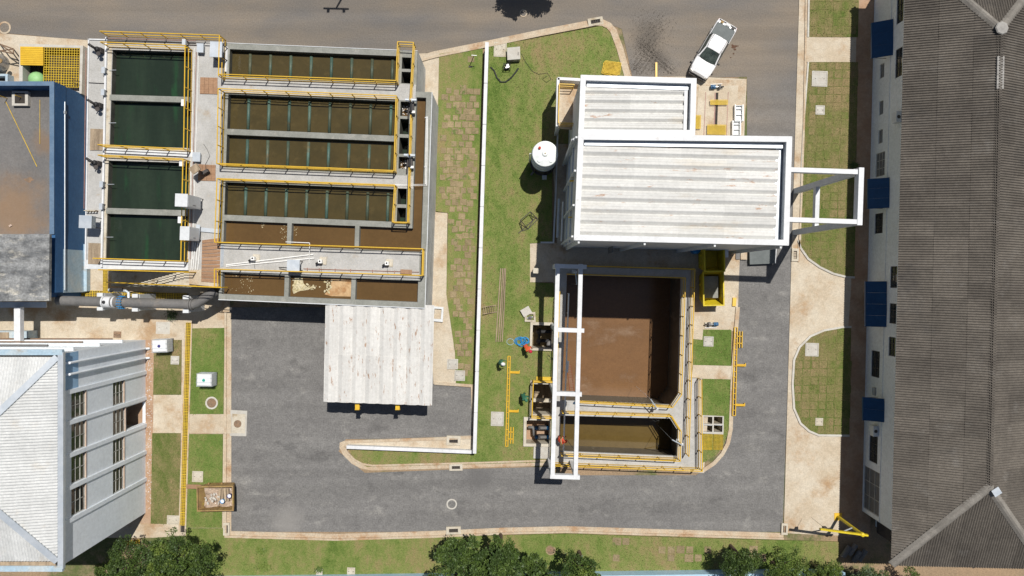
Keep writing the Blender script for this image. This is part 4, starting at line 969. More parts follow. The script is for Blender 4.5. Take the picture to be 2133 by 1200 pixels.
for y in (691,710): MB().tube(W(1118,y,-.8), W(1150,y,-.8), .14, 10).build('pipe','black',t2)
MB().tube(W(1124,684,-.75), W(1122,718,-.75), .12, 10).build('pipe','black',t2)
for y in (691,710): MB().lathe(W(1122,y,-.75), [(.2,0),(.22,.15),(.12,.3),(.03,.32)], 12).build('valve','dark_metal',t2)
MB().lathe(W(1146,717,-.4), [(.28,-.5),(.28,.1),(.2,.16),(.02,.18)], 16).build('vessel','pipe_grey',t2)
# pit with four cells on the right lawn
t2 = thing('valve_box', W(1485,885), 'concrete box with four open cells on the lawn', 'pit')
cc = [[(1466+dx,868+dy),(1484+dx,868.5+dy),(1483.6+dx,883+dy),(1465.6+dx,882.5+dy)] for dx in (0,21) for dy in (0,17)]
MB().prism(WP([(1462,865),(1508,867),(1507,905),(1461,903)],.18), -.1, .18, [WP(c,.18) for c in cc]).build('rim','pad',t2)
MB().prism(WP([(1462,865),(1508,867),(1507,905),(1461,903)],.0), None, -1.3).build('floor','dry_sod',t2)
for c in cc:
    Ii = WP(c,.18); lm = MB()
    for i in range(4):
        a, b_ = Ii[i], Ii[(i+1)%4]; lm.add([(a.x,a.y,.17),(b_.x,b_.y,.17),(b_.x,b_.y,-1.3),(a.x,a.y,-1.3)], [(0,1,2,3)])
    lm.build('cell_wall','beige_conc',t2)
for dx in (0,21): MB().beam(W(1466+dx,884,.1), W(1484+dx,885,.1), .12, .05).build('cross_bar','galv',t2)
gm2 = grate_mesh(.72, 1.2, .1, .022, 0)
for i, x in enumerate((1473,1495)):
    p = W(x,920); o = bpy.data.objects.new('grating_panel', gm2); COL.objects.link(o); o.location = (p.x,p.y,.15); o.rotation_euler = (0,0,R(-1.5))
    tag(o, ('left' if i == 0 else 'right')+' yellow grating panel lying below the four cell box', 'grating', 'loose yellow grating panels')

# ================================================================== TOWER BUILDING
ZP = 10.3; ZL = 9.7
tw = thing('process_building', W(1420,520), 'tall white process building with two corrugated metal roofs inside parapets', 'building')
big = WP([(1206,281),(1648,286),(1641,510),(1197,499)], ZP); low = WP([(1211,158),(1449,165),(1446,281),(1206,279)], ZL)
def inset(P, d):
    c = sum(P, Vector())/len(P); out = []
    k = len(P); a2 = sum(P[i].x*P[(i+1)%k].y-P[(i+1)%k].x*P[i].y for i in range(k)); s_ = 1 if a2 > 0 else -1
    for i in range(k):
        a = (P[i]-P[i-1]).normalized(); b_ = (P[(i+1)%k]-P[i]).normalized()
        n1 = Vector((-a.y,a.x,0))*s_; n2 = Vector((-b_.y,b_.x,0))*s_; n_ = (n1+n2).normalized(); out.append(P[i]+n_*d/max(.3,n_.dot(n1)))
    return out
def walls(P, z, roofz, th, m, names):
    Q = inset(P, th)
    for i in range(4):
        j = (i+1)%4
        MB().prism([P[i],P[j],Q[j],Q[i]], 0, z).build(names[i], m, tw)
    return Q
nmz = ['north_wall','east_wall','south_wall','west_wall']
Qb = walls(big, ZP-.04, 9.4, .28, 'white_tint', nmz); Ql = walls(inset(low,.015), ZL-.04, 9.0, .28, 'white_tint', nmz)
def coping(P, z, w):
    O = inset(P, -.05); I = inset(P, w)
    for i in range(4):
        j = (i+1)%4; MB().prism([O[i].lerp(O[j],.0008),O[j].lerp(O[i],.0008),I[j],I[i]], z-.05, z+.06).build('parapet_coping','white',tw)
coping(big, ZP, .31); coping(inset(low,.0), ZL, .30)
# trapezoidal sheets: profile across the module (local x along the run, local y across, z up)
def trap_mesh(nm, ln, w, hgt, m, prof=None):
    prof = prof or [(0,0),(.04,0),(.33,.92),(.37,1),(.55,1),(.565,.93),(.60,.93),(.615,1),(.80,1),(.97,.04),(1.0,0)]
    vs = []; fs = []
    for x in (0, ln):
        for a, h_ in prof: vs.append((x, a*w, h_*hgt))
    k = len(prof)
    for i in range(k-1): fs.append((i, k+i, k+i+1, i+1))
    n0 = len(vs)
    for x in (0, ln):
        for a, h_ in prof: vs.append((x, a*w, h_*hgt-.03))
    for i in range(k-1): fs.append((i+1, i, n0+i, n0+i+1)); fs.append((k+i, k+i+1, n0+k+i+1, n0+k+i))
    for i in range(k-1): fs.append((n0+i+1, n0+k+i+1, n0+k+i, n0+i))
    me = bpy.data.meshes.new(nm); me.from_pydata(vs, [], fs); me.materials.append(MT[m]); return me
def sheets(parent, P00, P10, P01, nu, nv, hgt, m, slope=0, lap=.06, prof=None, zgap=.012, seq=None):
    """P00 corner, P10 along the ribs, P01 across; nu sheets along, nv modules across"""
    U = (P10-P00); V = (P01-P00); lu = U.length; lv = V.length; rz = math.atan2(U.y, U.x)
    seq = seq or [1/nu]*nu; tot = sum(seq); acc = 0
    s_ = 1 if (U.x*V.y-U.y*V.x) > 0 else -1
    for i in range(nu):
        ln = lu*seq[i]/tot+lap; me = trap_mesh('roof_sheet', ln, s_*lv/nv, hgt, m, prof)
        if s_ < 0: me.flip_normals()
        for j in range(nv):
            o = bpy.data.objects.new('roof_sheet', me); COL.objects.link(o); o.parent = parent
            p = P00+U*(acc/tot)+V*(j/nv)
            o.location = p-parent.location+Vector((0,0,slope*acc/tot+zgap*(nu-i)+random.uniform(-.004,.004)))
            o.rotation_euler = (0, -math.atan2(slope, lu), rz+random.gauss(0,.0008))
        acc += seq[i]
ri = inset(big, .30)
def lift(v, z): return Vector((v.x, v.y, z))
P00, P10, P01 = lift(ri[3],9.72), lift(ri[2],9.72), lift(ri[0],9.72)      # from the south west corner: east, north
sheets(tw, P00, P10-(P10-P00)*.03, P01-(P01-P00)*.035, 4, 8, .18, 'roof_white_ew', seq=[.265,.235,.235,.265])
MB().beam(lift(ri[1],9.7)+Vector((-.25,0,0)), lift(ri[2],9.7)+Vector((-.25,0,0)), .4, .12).build('gutter','galv',tw)
MB().prism(inset(big,.2), None, 9.55).build('roof_deck','wall_grey',tw)
MB().beam(lift(ri[0],9.98)+Vector((.1,-.15,0)), lift(ri[1],9.98)+Vector((-.1,-.2,0)), .3, .03).build('flashing','galv',tw)
rl = inset(low, .30); P00, P10, P01 = lift(rl[3],9.15), lift(rl[2],9.15), lift(rl[0],9.15)
sheets(tw, P00, P10-(P10-P00)*.06, P01-(P01-P00)*.05, 2, 5, .18, 'roof_white_ew', seq=[.46,.54])
MB().prism(inset(low,.2), None, 9.0).build('roof_deck','wall_grey',tw)
MB().beam(lift(rl[0],9.4)+Vector((.1,-.14,0)), lift(rl[1],9.4)+Vector((-.1,-.18,0)), .32, .03).build('flashing','galv',tw)
MB().beam(lift(rl[1],9.35)+Vector((-.22,-.1,0)), lift(rl[2],9.35)+Vector((-.22,.1,0)), .22, .03).build('flashing','white',tw)
# west wall dressing
wd = (big[3]-big[0]).normalized(); wn = Vector((wd.y,-wd.x,0)); 
if wn.x > 0: wn = -wn
def onw(f, z, out): 
    p = big[0].lerp(big[3], f)+wn*out; return Vector((p.x,p.y,z))
for f in (.02,.34,.67,.97): MB().beam(onw(f,0.0,.06), onw(f,ZP-.1,.06), .12, .3, up=wn).build('pilaster','white_tint',tw)
for z in (3.4,6.8): MB().beam(onw(0,z,.05), onw(1,z,.05), .1, .25).build('band','white_tint',tw)
MB().path([onw(.03,9.9,.25),onw(.03,9.6,.35),onw(.04,.3,.3)], .09, 8).build('downpipe','white_tint',tw)
for f in (.35,.72): MB().beam(onw(f+.03,7.2,.03), onw(f+.03,7.8,.03), .03, .45, up=wn).build('warning_sign','sign_yellow',tw)
MB().tube(onw(.5,2.0,.3), onw(.95,2.0,.3), .06, 8).build('wall_pipe','pvc',tw)
MB().tube(onw(.45,1.0,.55), onw(.9,1.0,.55), .1, 8).build('wall_pipe','galv',tw)
sd = (big[2]-big[3]).normalized()
def ons(f, z, out):
    p = big[3].lerp(big[2], f)+Vector((0,-1,0))*out; return Vector((p.x,p.y,z))
for f in (.02,.33,.66,.97): MB().beam(ons(f,0,.06), ons(f,ZP-.1,.06), .35, .12, up=(1,0,0)).build('pilaster','white_tint',tw)
MB().beam(ons(.25,1.2,.02), ons(.25,3.6,.02), .9, .05, up=(1,0,0)).build('door','glass_grey',tw)
# grey awning at the south east corner
aw = thing('cover_plate', W(1585,520,0), 'dark grey raised cover plate at south east corner of white building', 'plate')
slab('sheet', [(1561,508),(1616,510),(1613,549),(1562,551)], .03, .40, 'car_cover', aw)
MB().beam(W(1617,512,.4), W(1614.5,549,.4), .06, .1).build('edge_trim','white',aw)
# balcony on the north west
bl = thing('balcony', W(1180,215), 'raised concrete balcony with yellow rail at north west of white building', 'balcony')
bo = WP([(1161,166),(1214,169),(1208,270),(1159,266)], 3.4); MB().prism(bo, 3.1, 3.4, [], True).build('floor','concrete',bl)
MB().beam(W(1162,166,3.85), W(1160,266,3.85), .2, .9).build('upstand','white',bl); MB().beam(W(1161,167,3.85), W(1213,170,3.85), .2, .9).build('upstand','white',bl)
for x,y in ((1162,169),(1160,262)): 
    p = W(x+3,y,3.1); MB().beam((p.x,p.y,0),(p.x,p.y,3.1),.25,.25).build('column','white_tint',bl)
railing([(1196,176),(1165,175),(1163,256),(1195,257)], 3.4, 'yellow rail around the balcony of white building', spacing=1.3)
# low kerb wall round the foot of the tower
tag(ribbon([W(1160,270),W(1156,400),W(1151,507)], 0, .12, 0, .22).build('low_wall','white_tint'), 'low white edging wall between lawn and white building', 'wall')
tag(ribbon([W(1126,507),W(1151,507)], 0, .12, 0, .21).build('low_wall','white_tint'), 'short low edging wall at end of the lawn by white building', 'wall')
box_unit('control_box', 1117, 564, .42, .36, .7, .12, 'small beige box on a stand on concrete by the gantry', 'beige_conc', zd=0.03, legs=True)
# tall white frame on the east side of the tower
fr = thing('portal_frame', W(1665,440), 'tall white concrete portal frame projecting from east side of white building', 'frame')
zf = 10.1
def fb(a, b_, z, w=.30, h=.5, nm='beam'):
    A, B = W(a[0],a[1],z), W(b_[0],b_[1],z); A.z = B.z = z-h/2; return MB().beam(A,B,w,h).build(nm,'white',fr)
fb((1642,353),(1787,358), zf-.01); fb((1640,457),(1785,462), zf-.01); fb((1795,349),(1791,469), zf, .33, .55, 'end_beam')
for x,y in ((1793,356),(1790,462)):
    p = W(x,y,zf); MB().beam((p.x,p.y,0),(p.x,p.y,zf-.5),.4,.4).build('post','white_tint',fr)
pa, pb = W(1793,356,zf), W(1790,462,zf)
MB().beam((pa.x,pa.y-.2,3.7),(pb.x,pb.y+.2,3.7),.3,.42).build('tie_beam','white_tint',fr)

# ================================================================== TRUCK BAY ROOF
cr = thing('canopy_roof', W(787,740), 'rust stained white corrugated canopy roof over the truck bay', 'roof')
ZR = 4.35
a, b_, c_ = W(672,838,ZR), W(676,630,ZR+.12), W(899,846,ZR)
a.z = b_.z = c_.z = ZR-.28
sheets(cr, a, b_, c_, 2, 8, .13, 'roof_white', slope=.12, seq=[.47,.53], zgap=.02)
for f in (.12,.5,.88):
    A = a.lerp(c_, f); MB().beam((A.x,A.y+.3,3.95),(b_.x+(c_.x-a.x)*f, b_.y-.2,4.05),.16,.18).build('rafter','steel',cr)
for f in (.06,.94):
    A = a.lerp(c_, f); MB().beam((A.x,A.y+.5,0),(A.x,A.y+.5,3.85),.2,.2).build('column','steel',cr)
for x,s_ in ((744,'left'),(828,'right')):
    hb = thing('hoist_beam', W(x,850), s_+' yellow monorail beam end sticking out below the canopy', 'beam', 'monorail beam ends under canopy')
    p = W(x,853,3.7); MB().beam((p.x,p.y,3.7),(p.x,p.y+3.5,3.7),.3,.05).build('top_flange','yellow',hb); MB().beam((p.x,p.y,3.45),(p.x,p.y+3.5,3.45),.26,.05).build('bottom_flange','yellow',hb)
    MB().beam((p.x,p.y,3.575),(p.x,p.y+3.5,3.575),.05,.2).build('web','yellow',hb); MB().obox((p.x,p.y+.35,3.25),(.4,.4,.35)).build('trolley','dark_metal',hb)
    MB().obox((p.x,p.y-.02,3.575),(.34,.03,.34)).build('end_plate','yellow',hb)
# opening frame beside the canopy
fp = pit('access_pit', [(902,638),(924,640),(922,671),(900,669)], [(905,643),(920,644),(918,665),(903,664)], .2, -.06, 'small white framed access pit beside the canopy', 'white_tint', 'concrete')

# ================================================================== LEFT WHITE BUILDING
ZB = 10.1; XW = -29.18; YN = -4.78; YS = -18.46
lb = thing('office_building', (XW-6, (YN+YS)/2, 0), 'pale grey two storey building with pilasters and white hipped metal roof', 'building')
def vwall(x, y0, y1, z0, z1, openings, m, depth=.22, name='east_wall', parent=lb, sgn=1):
    """wall facing +x (sgn=1) or -x, with openings (ya,yb,za,zb) and their reveals"""
    ys = sorted({y0,y1,*[o[0] for o in openings],*[o[1] for o in openings]}); zs = sorted({z0,z1,*[o[2] for o in openings],*[o[3] for o in openings]})
    mb = MB()
    fl = (lambda f: f) if sgn > 0 else (lambda f: f[::-1])
    for i in range(len(ys)-1):
        for j in range(len(zs)-1):
            cy, cz = (ys[i]+ys[i+1])/2, (zs[j]+zs[j+1])/2
            if any(o[0]<cy<o[1] and o[2]<cz<o[3] for o in openings): continue
            mb.add([(x,ys[i],zs[j]),(x,ys[i+1],zs[j]),(x,ys[i+1],zs[j+1]),(x,ys[i],zs[j+1])],[fl((0,1,2,3))])
    xi = x-sgn*depth
    for ya,yb,za,zb in openings:
        mb.add([(x,ya,za),(x,yb,za),(x,yb,zb),(x,ya,zb),(xi,ya,za),(xi,yb,za),(xi,yb,zb),(xi,ya,zb)],[fl(f) for f in ((0,4,5,1),(1,5,6,2),(2,6,7,3),(3,7,4,0))])
    return mb.build(name, m, parent)
bays = [(-9.20,-7.50),(-11.36,-9.56),(-13.48,-11.70),(-15.62,-13.84)]
ups = [(a,b_,7.56,9.06) for a,b_ in bays]; los = [(a,b_,3.0 if i != 1 else 2.85,4.4) for i,(a,b_) in enumerate(bays)]
door = (-11.30,-9.62,.05,2.72)
vwall(XW, YS, YN, 0, ZB, ups+los+[door], 'facade')
def window(par, x, o, nx, nz, name='window', sgn=1, rec=.08, fm='frame_win', gm_='glass', fw=.045):
    ya,yb,za,zb = o; xg = x-sgn*rec
    f = MB()
    f.box(xg-.03,xg+.03,ya,ya+.06,za,zb).box(xg-.03,xg+.03,yb-.06,yb,za,zb).box(xg-.03,xg+.03,ya+.06,yb-.06,za,za+.06).box(xg-.03,xg+.03,ya+.06,yb-.06,zb-.06,zb)
    for i in range(1,nx): y = ya+(yb-ya)*i/nx; f.box(xg-.028,xg+.028,y-fw/2,y+fw/2,za+.06,zb-.06)
    for j in range(1,nz): z = za+(zb-za)*j/nz; f.box(xg-.032,xg+.032,ya+.06,yb-.06,z-fw/2,z+fw/2)
    w = f.build(name, fm, par)
    for i in range(nx):
        for j in range(nz):
            y0_, y1_, z0_, z1_ = ya+(yb-ya)*i/nx, ya+(yb-ya)*(i+1)/nx, za+(zb-za)*j/nz, za+(zb-za)*(j+1)/nz
            tl = random.uniform(-.012,.012)
            vs = [(xg-.01*sgn+tl,y0_,z0_),(xg-.01*sgn-tl,y1_,z0_),(xg-.01*sgn-tl,y1_,z1_),(xg-.01*sgn+tl,y0_,z1_)]
            MB().add(vs, [(0,1,2,3) if sgn > 0 else (3,2,1,0)]).build('pane', gm_, w)
    return w
for o in ups+los: window(lb, XW, o, 2, 3)
for o in ups+los: MB().box(XW-.2,XW+.03,o[0]-.01,o[1]+.01,o[2]-.05,o[2]+.012).build('window_sill','sill_brick',lb)
MB().box(XW-1.6,XW-.22,door[0]-.2,door[1]+.2,0.02,.06).build('doorway_floor','pave_red',lb)
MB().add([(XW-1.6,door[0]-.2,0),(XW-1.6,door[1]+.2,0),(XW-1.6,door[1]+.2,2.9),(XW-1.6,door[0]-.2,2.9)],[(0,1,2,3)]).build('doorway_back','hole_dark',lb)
for yy in (-7.36,-9.38,-11.53,-13.66,-15.80): MB().box(XW-.0,XW+.1,yy-.14,yy+.14,.02,ZB-.15).build('pilaster','facade',lb)
MB().box(XW+.002,XW+.006,-7.2,YN-.02,8.35,ZB-.05).build('blue_paint_patch','facade_blue',lb)
for yy in (-5.45,-6.2):
    MB().path([(XW-.05,yy,9.6),(XW+.16,yy,9.5),(XW+.16,yy,.4),(XW+.35,yy,.15)], .085, 8).build('downpipe','facade',lb)
# north wall with shelves of pipes, back volume
MB().add([(XW,YN,0),(XW-13,YN,0),(XW-13,YN,ZB),(XW,YN,ZB)],[(0,1,2,3)]).build('north_wall','facade_r',lb)
MB().add([(XW,YS,0),(XW-13,YS,0),(XW-13,YS,ZB),(XW,YS,ZB)],[(3,2,1,0)]).build('south_wall','facade',lb)
for z in (2.4,5.2,8.1): MB().box(XW-13,XW-.4,YN,YN+.22,z,z+.15).build('ledge','facade_r',lb)
for z,r_ in ((1.5,.07),(3.9,.06),(6.5,.08)): MB().tube((XW-13,YN+.2,z),(XW-1.2-z*.3,YN+.2,z+.2),r_,8).build('wall_pipe','cover_iron' if z < 4 else 'pipe_grey',lb)
# roof: gutter box round the edge, hip roof of corrugated sheets inside
for a, b_ in (((XW+.06,YN+.1),(XW+.06,YS-.1)),((XW-13,YN+.1),(XW+.18,YN+.1)),((XW-13,YS-.1),(XW+.18,YS-.1))):
    MB().beam((a[0],a[1],ZB+.03),(b_[0],b_[1],ZB+.03+.002*(a[0]<XW-5)),.36,.22).build('parapet_gutter','blue_worn' if a[0] < XW-5 else 'galv',lb)
xe, yn, ys_ = XW-.18, YN-.2, YS+.35
half = (yn-ys_)/2; apx = xe-half*.93; yc = (yn+ys_)/2; za, zr = ZB+.05, ZB+1.5
def corr_patch(par, nm, p0, along, across, ln_fn, n_sheet, wave, amp, m, width, samp=6, rows=1, lap=.02):
    """strips of wavy sheet: p0 eave corner, 'across' unit along the eave, 'along' vector per unit run up the slope; ln_fn(a)->run length at distance a along eave"""
    nrm = Vector(across).cross(Vector(along)).normalized()
    if nrm.z < 0: nrm = -nrm
    sw = width/n_sheet
    for s_ in range(n_sheet):
        mb = MB(); k = max(2, int(sw/wave*samp)); a0 = s_*sw; tl = random.uniform(-.006,.006)
        vs = []
        for i in range(k+1):
            a = a0+sw*i/k; h_ = amp*math.sin(2*math.pi*a/wave)+tl; L_ = max(.0, ln_fn(min(max(a,0.0),width)))
            b0 = p0+Vector(across)*a+nrm*h_; vs += [b0, b0+Vector(along)*L_]
        fs = [(2*i,2*i+2,2*i+3,2*i+1) for i in range(k)]
        mb.add(vs, fs)
        n2 = Vector(across).cross(Vector(along))
        if n2.z < 0: mb.f = [f[::-1] for f in mb.f]
        mb.build(nm, m, par)
sl = (zr-za)/half
corr_patch(lb,'roof_sheet', Vector((xe,yn,za)), (-.93,0,sl), (0,-1,0), lambda a: min(a, 2*half-a), 14, .19, .035, 'roof_left', 2*half)
run = 13.0
corr_patch(lb,'roof_sheet', Vector((xe,yn,za)), (0,-1,sl), (-1,0,0), lambda a: min(a/.93, half), 14, .19, .03, 'roof_left', run)
corr_patch(lb,'roof_sheet', Vector((xe,ys_,za)), (0,1,sl), (-1,0,0), lambda a: min(a/.93, half), 14, .19, .03, 'roof_left', run)
ap = Vector((apx,yc,zr+.06))
for y_ in (yn,ys_): MB().beam(Vector((xe,y_,za+.05)), ap, .42, .07).build('hip_cap','galv',lb)
MB().beam(ap, ap+Vector((-8,0,0)), .4, .07).build('ridge_cap','galv',lb)
MB().box(XW-12,XW-.3,YS+.05,YS+.32,ZB+.02,ZB+.06).build('south_gutter','wood_grey',lb)

# ================================================================== BLUE BUILDING (top left)
bb = thing('pump_house', (-36.5,8,0), 'dark blue low building with flat rusty roof and parapet', 'building')
Z1 = 3.9; ZF = Z1-1.3; XB = W(113,0,Z1).x; YT = W(0,170,Z1).y; YB0 = W(0,488,Z1).y
Xl = -46
MB().box(Xl,XB-.02,YB0,YT-.02,0,ZF).build('wall','blue_paint',bb)
MB().prism([(Xl,YB0),(XB-.3,YB0),(XB-.3,YT-.3),(Xl,YT-.3)], None, ZF+.03).build('roof','roof_flat',bb)
MB().box(XB-.32,XB,YB0,YT,ZF,Z1).build('east_parapet','blue_paint',bb); MB().box(XB-.33,XB+.01,YB0,YT+.01,Z1,Z1+.03).build('parapet_coping','blue_edge',bb)
MB().box(Xl,XB-.32,YT-.3,YT,ZF,Z1).build('north_parapet','blue_paint',bb); MB().box(Xl,XB-.33,YT-.31,YT+.01,Z1,Z1+.03).build('parapet_coping','blue_edge',bb)
MB().tube((XB+.06,YT-1.2,Z1*.72),(XB+.06,-.8,Z1*.72),.035,8).build('conduit','galv',bb)
MB().obox((XB+.08,YT-2.0,Z1*.72),(.08,.2,.2)).build('conduit_box','galv',bb)
MB().box(XB-.01,XB+.012,-1.0,W(0,520,2).y,0.05,2.9).build('worn_paint','blue_worn',bb)
MB().box(XB-.4,XB+.0,-.98,YB0,0,Z1-.1).build('wall','blue_paint',bb)
# hatch on its roof
hp = W(42,205,ZF+.3); MB().box(hp.x-.6,hp.x+.6,hp.y-.55,hp.y+.55,ZF+.03,ZF+.33).build('hatch_kerb','pad',bb)
MB().box(hp.x-.38,hp.x+.38,hp.y-.38,hp.y+.38,ZF+.33,ZF+.345).build('hatch_opening','hole_dark',bb)
MB().tube(W(12,212,ZF+.07),W(77,347,ZF+.07),.022,6).build('roof_rope','sign_yellow',bb); MB().tube(W(83,208,ZF+.07),W(83,300,ZF+.07),.016,6).build('roof_rope','sign_yellow',bb)
for x in (15,50):
    p = W(x,205,ZF+.05); MB().tube(p,p+Vector((0,0,.9)),.03,6).build('hatch_post','yellow',bb)
mb = MB().prism(WP(blob(60,375,10,5,14,.3),ZF+.034), None, ZF+.038); mb.build('puddle_stain','cover_iron',bb)
MB().obox(W(22,470,ZF+.07),(.22,.14,.08),.5).build('loose_brick','sill_brick',bb)
sb = thing('concrete_slab_roof', W(50,560), 'weathered grey concrete slab roof south of the blue building', 'roof')
MB().prism(WP([(-120,487),(103,488),(102,627),(-120,628)],4.6), 4.35, 4.6, [], True).build('slab','roof_slab',sb)
MB().box(Xl,XB-.45,W(0,620,4.5).y,YB0-.02,0,4.35).build('wall','blue_paint',sb)
MB().box(XB-.02,XB+.25,W(0,608,3).y,W(0,505,3).y,0.05,.5).build('plinth','blue_worn',sb)
# things south of the slab roof
wt = thing('white_duct', W(33,675,3), 'white vertical running duct between slab roof and the pale building', 'duct')
MB().box(W(29,0,3).x,W(42,0,3).x,W(0,717,3).y,W(0,640,3).y,2.6,3.0).build('duct','white',wt); MB().beam(W(35,642,2.6),W(35,642,.1),.2,.2).build('support','steel',wt)
MB().beam(W(35,710,2.6),W(35,710,.1),.2,.2).build('support','steel',wt)
bx = thing('concrete_block', W(40,700), 'blue grey concrete block beneath the white duct', 'block')
MB().box(W(-40,0,1).x,W(60,0,1).x,W(0,716,1).y,W(0,690,1).y,0,1.1).build('body','blue_worn',bx); MB().box(W(-40,0,1).x,W(21,0,1).x,W(0,712,1).y,W(0,692,1).y,1.1,1.16).build('cap','wood_grey',bx)
bx = thing('metal_bench', W(60,636), 'low grey metal rack beside the slab roof edge', 'rack')
MB().box(W(0,0,2).x,W(96,0,2).x,W(0,641,2).y,W(0,629,2).y,1.9,2.0).build('shelf','galv',bx)
for x in (8,55,92): MB().beam(W(x,635,1.9),W(x,635,.05),.08,.08).build('leg','steel',bx)
# grated pit at the top left
gp = thing('grated_tank', W(105,140), 'raised concrete tank covered with yellow grating panels', 'tank')
gz = .95; go = [(40,91),(173,95),(170,195),(40,192)]; gi = [(47,97),(167,100),(165,190),(47,188)]
MB().prism(WP(go,gz), 0, gz, [WP(gi,gz)]).build('wall','pad',gp); MB().prism(WP(gi,gz), None, .1).build('floor','hole_dark',gp)
p0, p1_, p2_ = W(90,98,gz), W(166,100,gz), W(89,184,gz)
gm3 = grate_mesh(1.36, 1.52, .19, .035, 0)
for x, y in ((110,120),(147,121),(109,160),(146,161)):
    q = W(x,y,gz); o = bpy.data.objects.new('grating_panel', gm3); COL.objects.link(o); o.parent = gp; o.location = q-gp.location+Vector((0,0,.0)); o.rotation_euler = (0,0,R(-1.2))
cv = MB(); q = [(42,97),(90,98),(90,137),(42,136)]
for i in range(10):
    f = i/10; a_, b2 = W(42,97+39*f,gz+.1), W(90,98+39*f,gz+.1); cv.beam((a_.x,a_.y-.06,gz+.08),(b2.x,b2.y-.06,gz+.08),.13,.05)
cv.build('cover_panel','yellow',gp)
MB().lathe(W(77,166,.35), [(.62,-.2),(.60,.1),(.5,.3),(.3,.45),(.02,.5)], 20).build('green_dome','green_dome',gp,smooth=True)
fc = thing('folding_chair', W(157,172,gz), 'small orange brown folded trestle on the yellow gratings', 'trestle')
for dy in (0,7): MB().path([W(151,168+dy,gz+.02),W(155,163+dy,gz+.35),W(163,164+dy,gz+.35),W(159,170+dy,gz+.02)],.018,5).build('leg','skip_rust',fc)
dt = thing('drum_tank', W(5,132), 'grey round drum partly in view at the left edge', 'drum')
MB().lathe(W(2,133,0), [(.72,0),(.72,1.3),(.66,1.42),(.05,1.45)], 24).build('body','steel',dt); MB().lathe(W(0,127,1.45), [(.2,0),(.2,.06),(.02,.07)], 14).build('cap','skip_rust',dt)
lt = thing('lattice_stand', W(12,105), 'dark rusty lattice stand above the round drum', 'stand')
tw_pts = [(0,92),(28,102),(28,112),(0,106)]
for a_, b2 in ((0,1),(1,2),(2,3),(0,2),(1,3)): MB().tube(W(*tw_pts[a_],1.5),W(*tw_pts[b2],1.5),.05,6).build('brace','cover_iron',lt)
for q in tw_pts: MB().tube(W(*q,0),W(*q,1.5),.05,6).build('leg','cover_iron',lt)
bw = thing('concrete_upstand', W(10,162), 'small concrete box beside the blue building north wall', 'box')
MB().prism(WP([(-30,153),(16,154),(16,172),(-30,171)],.7),0,.7,[WP([(-25,158),(11,158.5),(11,169),(-25,168.5)],.7)]).build('body','blue_worn',bw)
MB().prism(WP([(-25,158),(11,158.5),(11,169),(-25,168.5)],.7), None,.1).build('inside','hole_dark',bw)

# ================================================================== BIG GREY PIPE
pp = thing('supply_pipe', W(300,640), 'large grey steel pipe on concrete supports with white and blue fittings', 'pipe')
zp = 2.7; A = W(120,626,zp); B = W(393,634,zp)
MB().tube(A,B,.36,20).build('pipe','pipe_grey',pp,smooth=False)
C = W(452,604,zp+.2); MB().path([B, W(403,634,zp), W(412,631,zp), W(421,625,zp+.05), C],.36,16).build('bend','pipe_grey',pp)
for x,r_,ln,m_ in ((226,.42,.5,'white'),(238,.43,.12,'white'),(254,.44,.22,'pipe_grey'),(217,.45,.1,'white'),(396,.43,.1,'pipe_grey'),(401,.43,.08,'pipe_grey')):
    c = A.lerp(B,(x-120)/273); d_ = (B-A).normalized(); MB().tube(c-d_*ln/2,c+d_*ln/2,r_,20).build('flange' if m_ != 'white' else 'sleeve',m_,pp)
for x in (250,254,258):
    c = A.lerp(B,(x-120)/273); bl_ = MB()
    for i in range(14): 
        t_ = 6.28*i/14; bl_.obox(c+Vector((0,math.cos(t_)*.47,math.sin(t_)*.47)),(.08,.06,.06))
    bl_.build('bolts','blue_plastic',pp)
MB().lathe(A.lerp(B,(223-120)/273)+Vector((0,0,.38)),[(.12,0),(.12,.1),(.02,.12)],12).build('port','black',pp)
for x in (207,280,386):
    c = A.lerp(B,(x-120)/273); c2 = W(x,c.y,0)
    MB().box(c.x-.24,c.x+.24,c.y-.62,c.y+.62,0,zp-.3).build('support','white_tint',pp)
    for s_ in (-1,1): MB().box(c.x-.22,c.x+.22,c.y+s_*.52-.14,c.y+s_*.52+.14,zp-.3,zp-.05).build('saddle','white_tint',pp)
vb = thing('bypass_valve', W(255,612), 'grey bypass pipe with small valves beside the supply pipe', 'valve')
MB().path([W(226,604,1.8),W(262,606,1.8),W(268,610,1.8),W(268,622,1.9)],.11,8).build('pipe','galv',vb); MB().obox(W(243,603,2.0),(.9,.2,.15)).build('valve_body','black',vb)
MB().lathe(W(232,605,1.9),[(.16,0),(.16,.04),(.03,.06)],12).build('handwheel','black',vb)
MB().tube(W(243,605,1.7),W(243,605,0),.05,8).build('stand','steel',vb)
tt = thing('channel_drain', W(300,615), 'shaded yellow grated drain beside the supply pipe', 'drain')
MB().beam(W(165,611,.05),W(392,619,.05),.5,.05).build('channel_bed','hole_dark',tt)
for i in range(16):
    q = W(172+i*14,611.5+i*.45,.09); o = bpy.data.objects.new('grating_panel', grate_mesh(.5,.5,.13,.03,0) if i == 0 else gmx); gmx = o.data; COL.objects.link(o); o.parent = tt; o.location = q-tt.location
tt = thing('channel_drain', W(219,590), 'short yellow grated drain under the west end of stairs', 'drain')
for i in range(6):
    q = W(219,566+i*9,.09); o = bpy.data.objects.new('grating_panel', grate_mesh(.32,.32,.1,.03,0) if i == 0 else gmx); gmx = o.data; COL.objects.link(o); o.parent = tt; o.location = q-tt.location
MB().beam(W(219,562,.05),W(219,616,.05),.34,.04).build('channel_bed','hole_dark',tt)
tt = thing('channel_drain', W(275,1130), 'short yellow grated drain in front of the bottom left tree', 'drain')
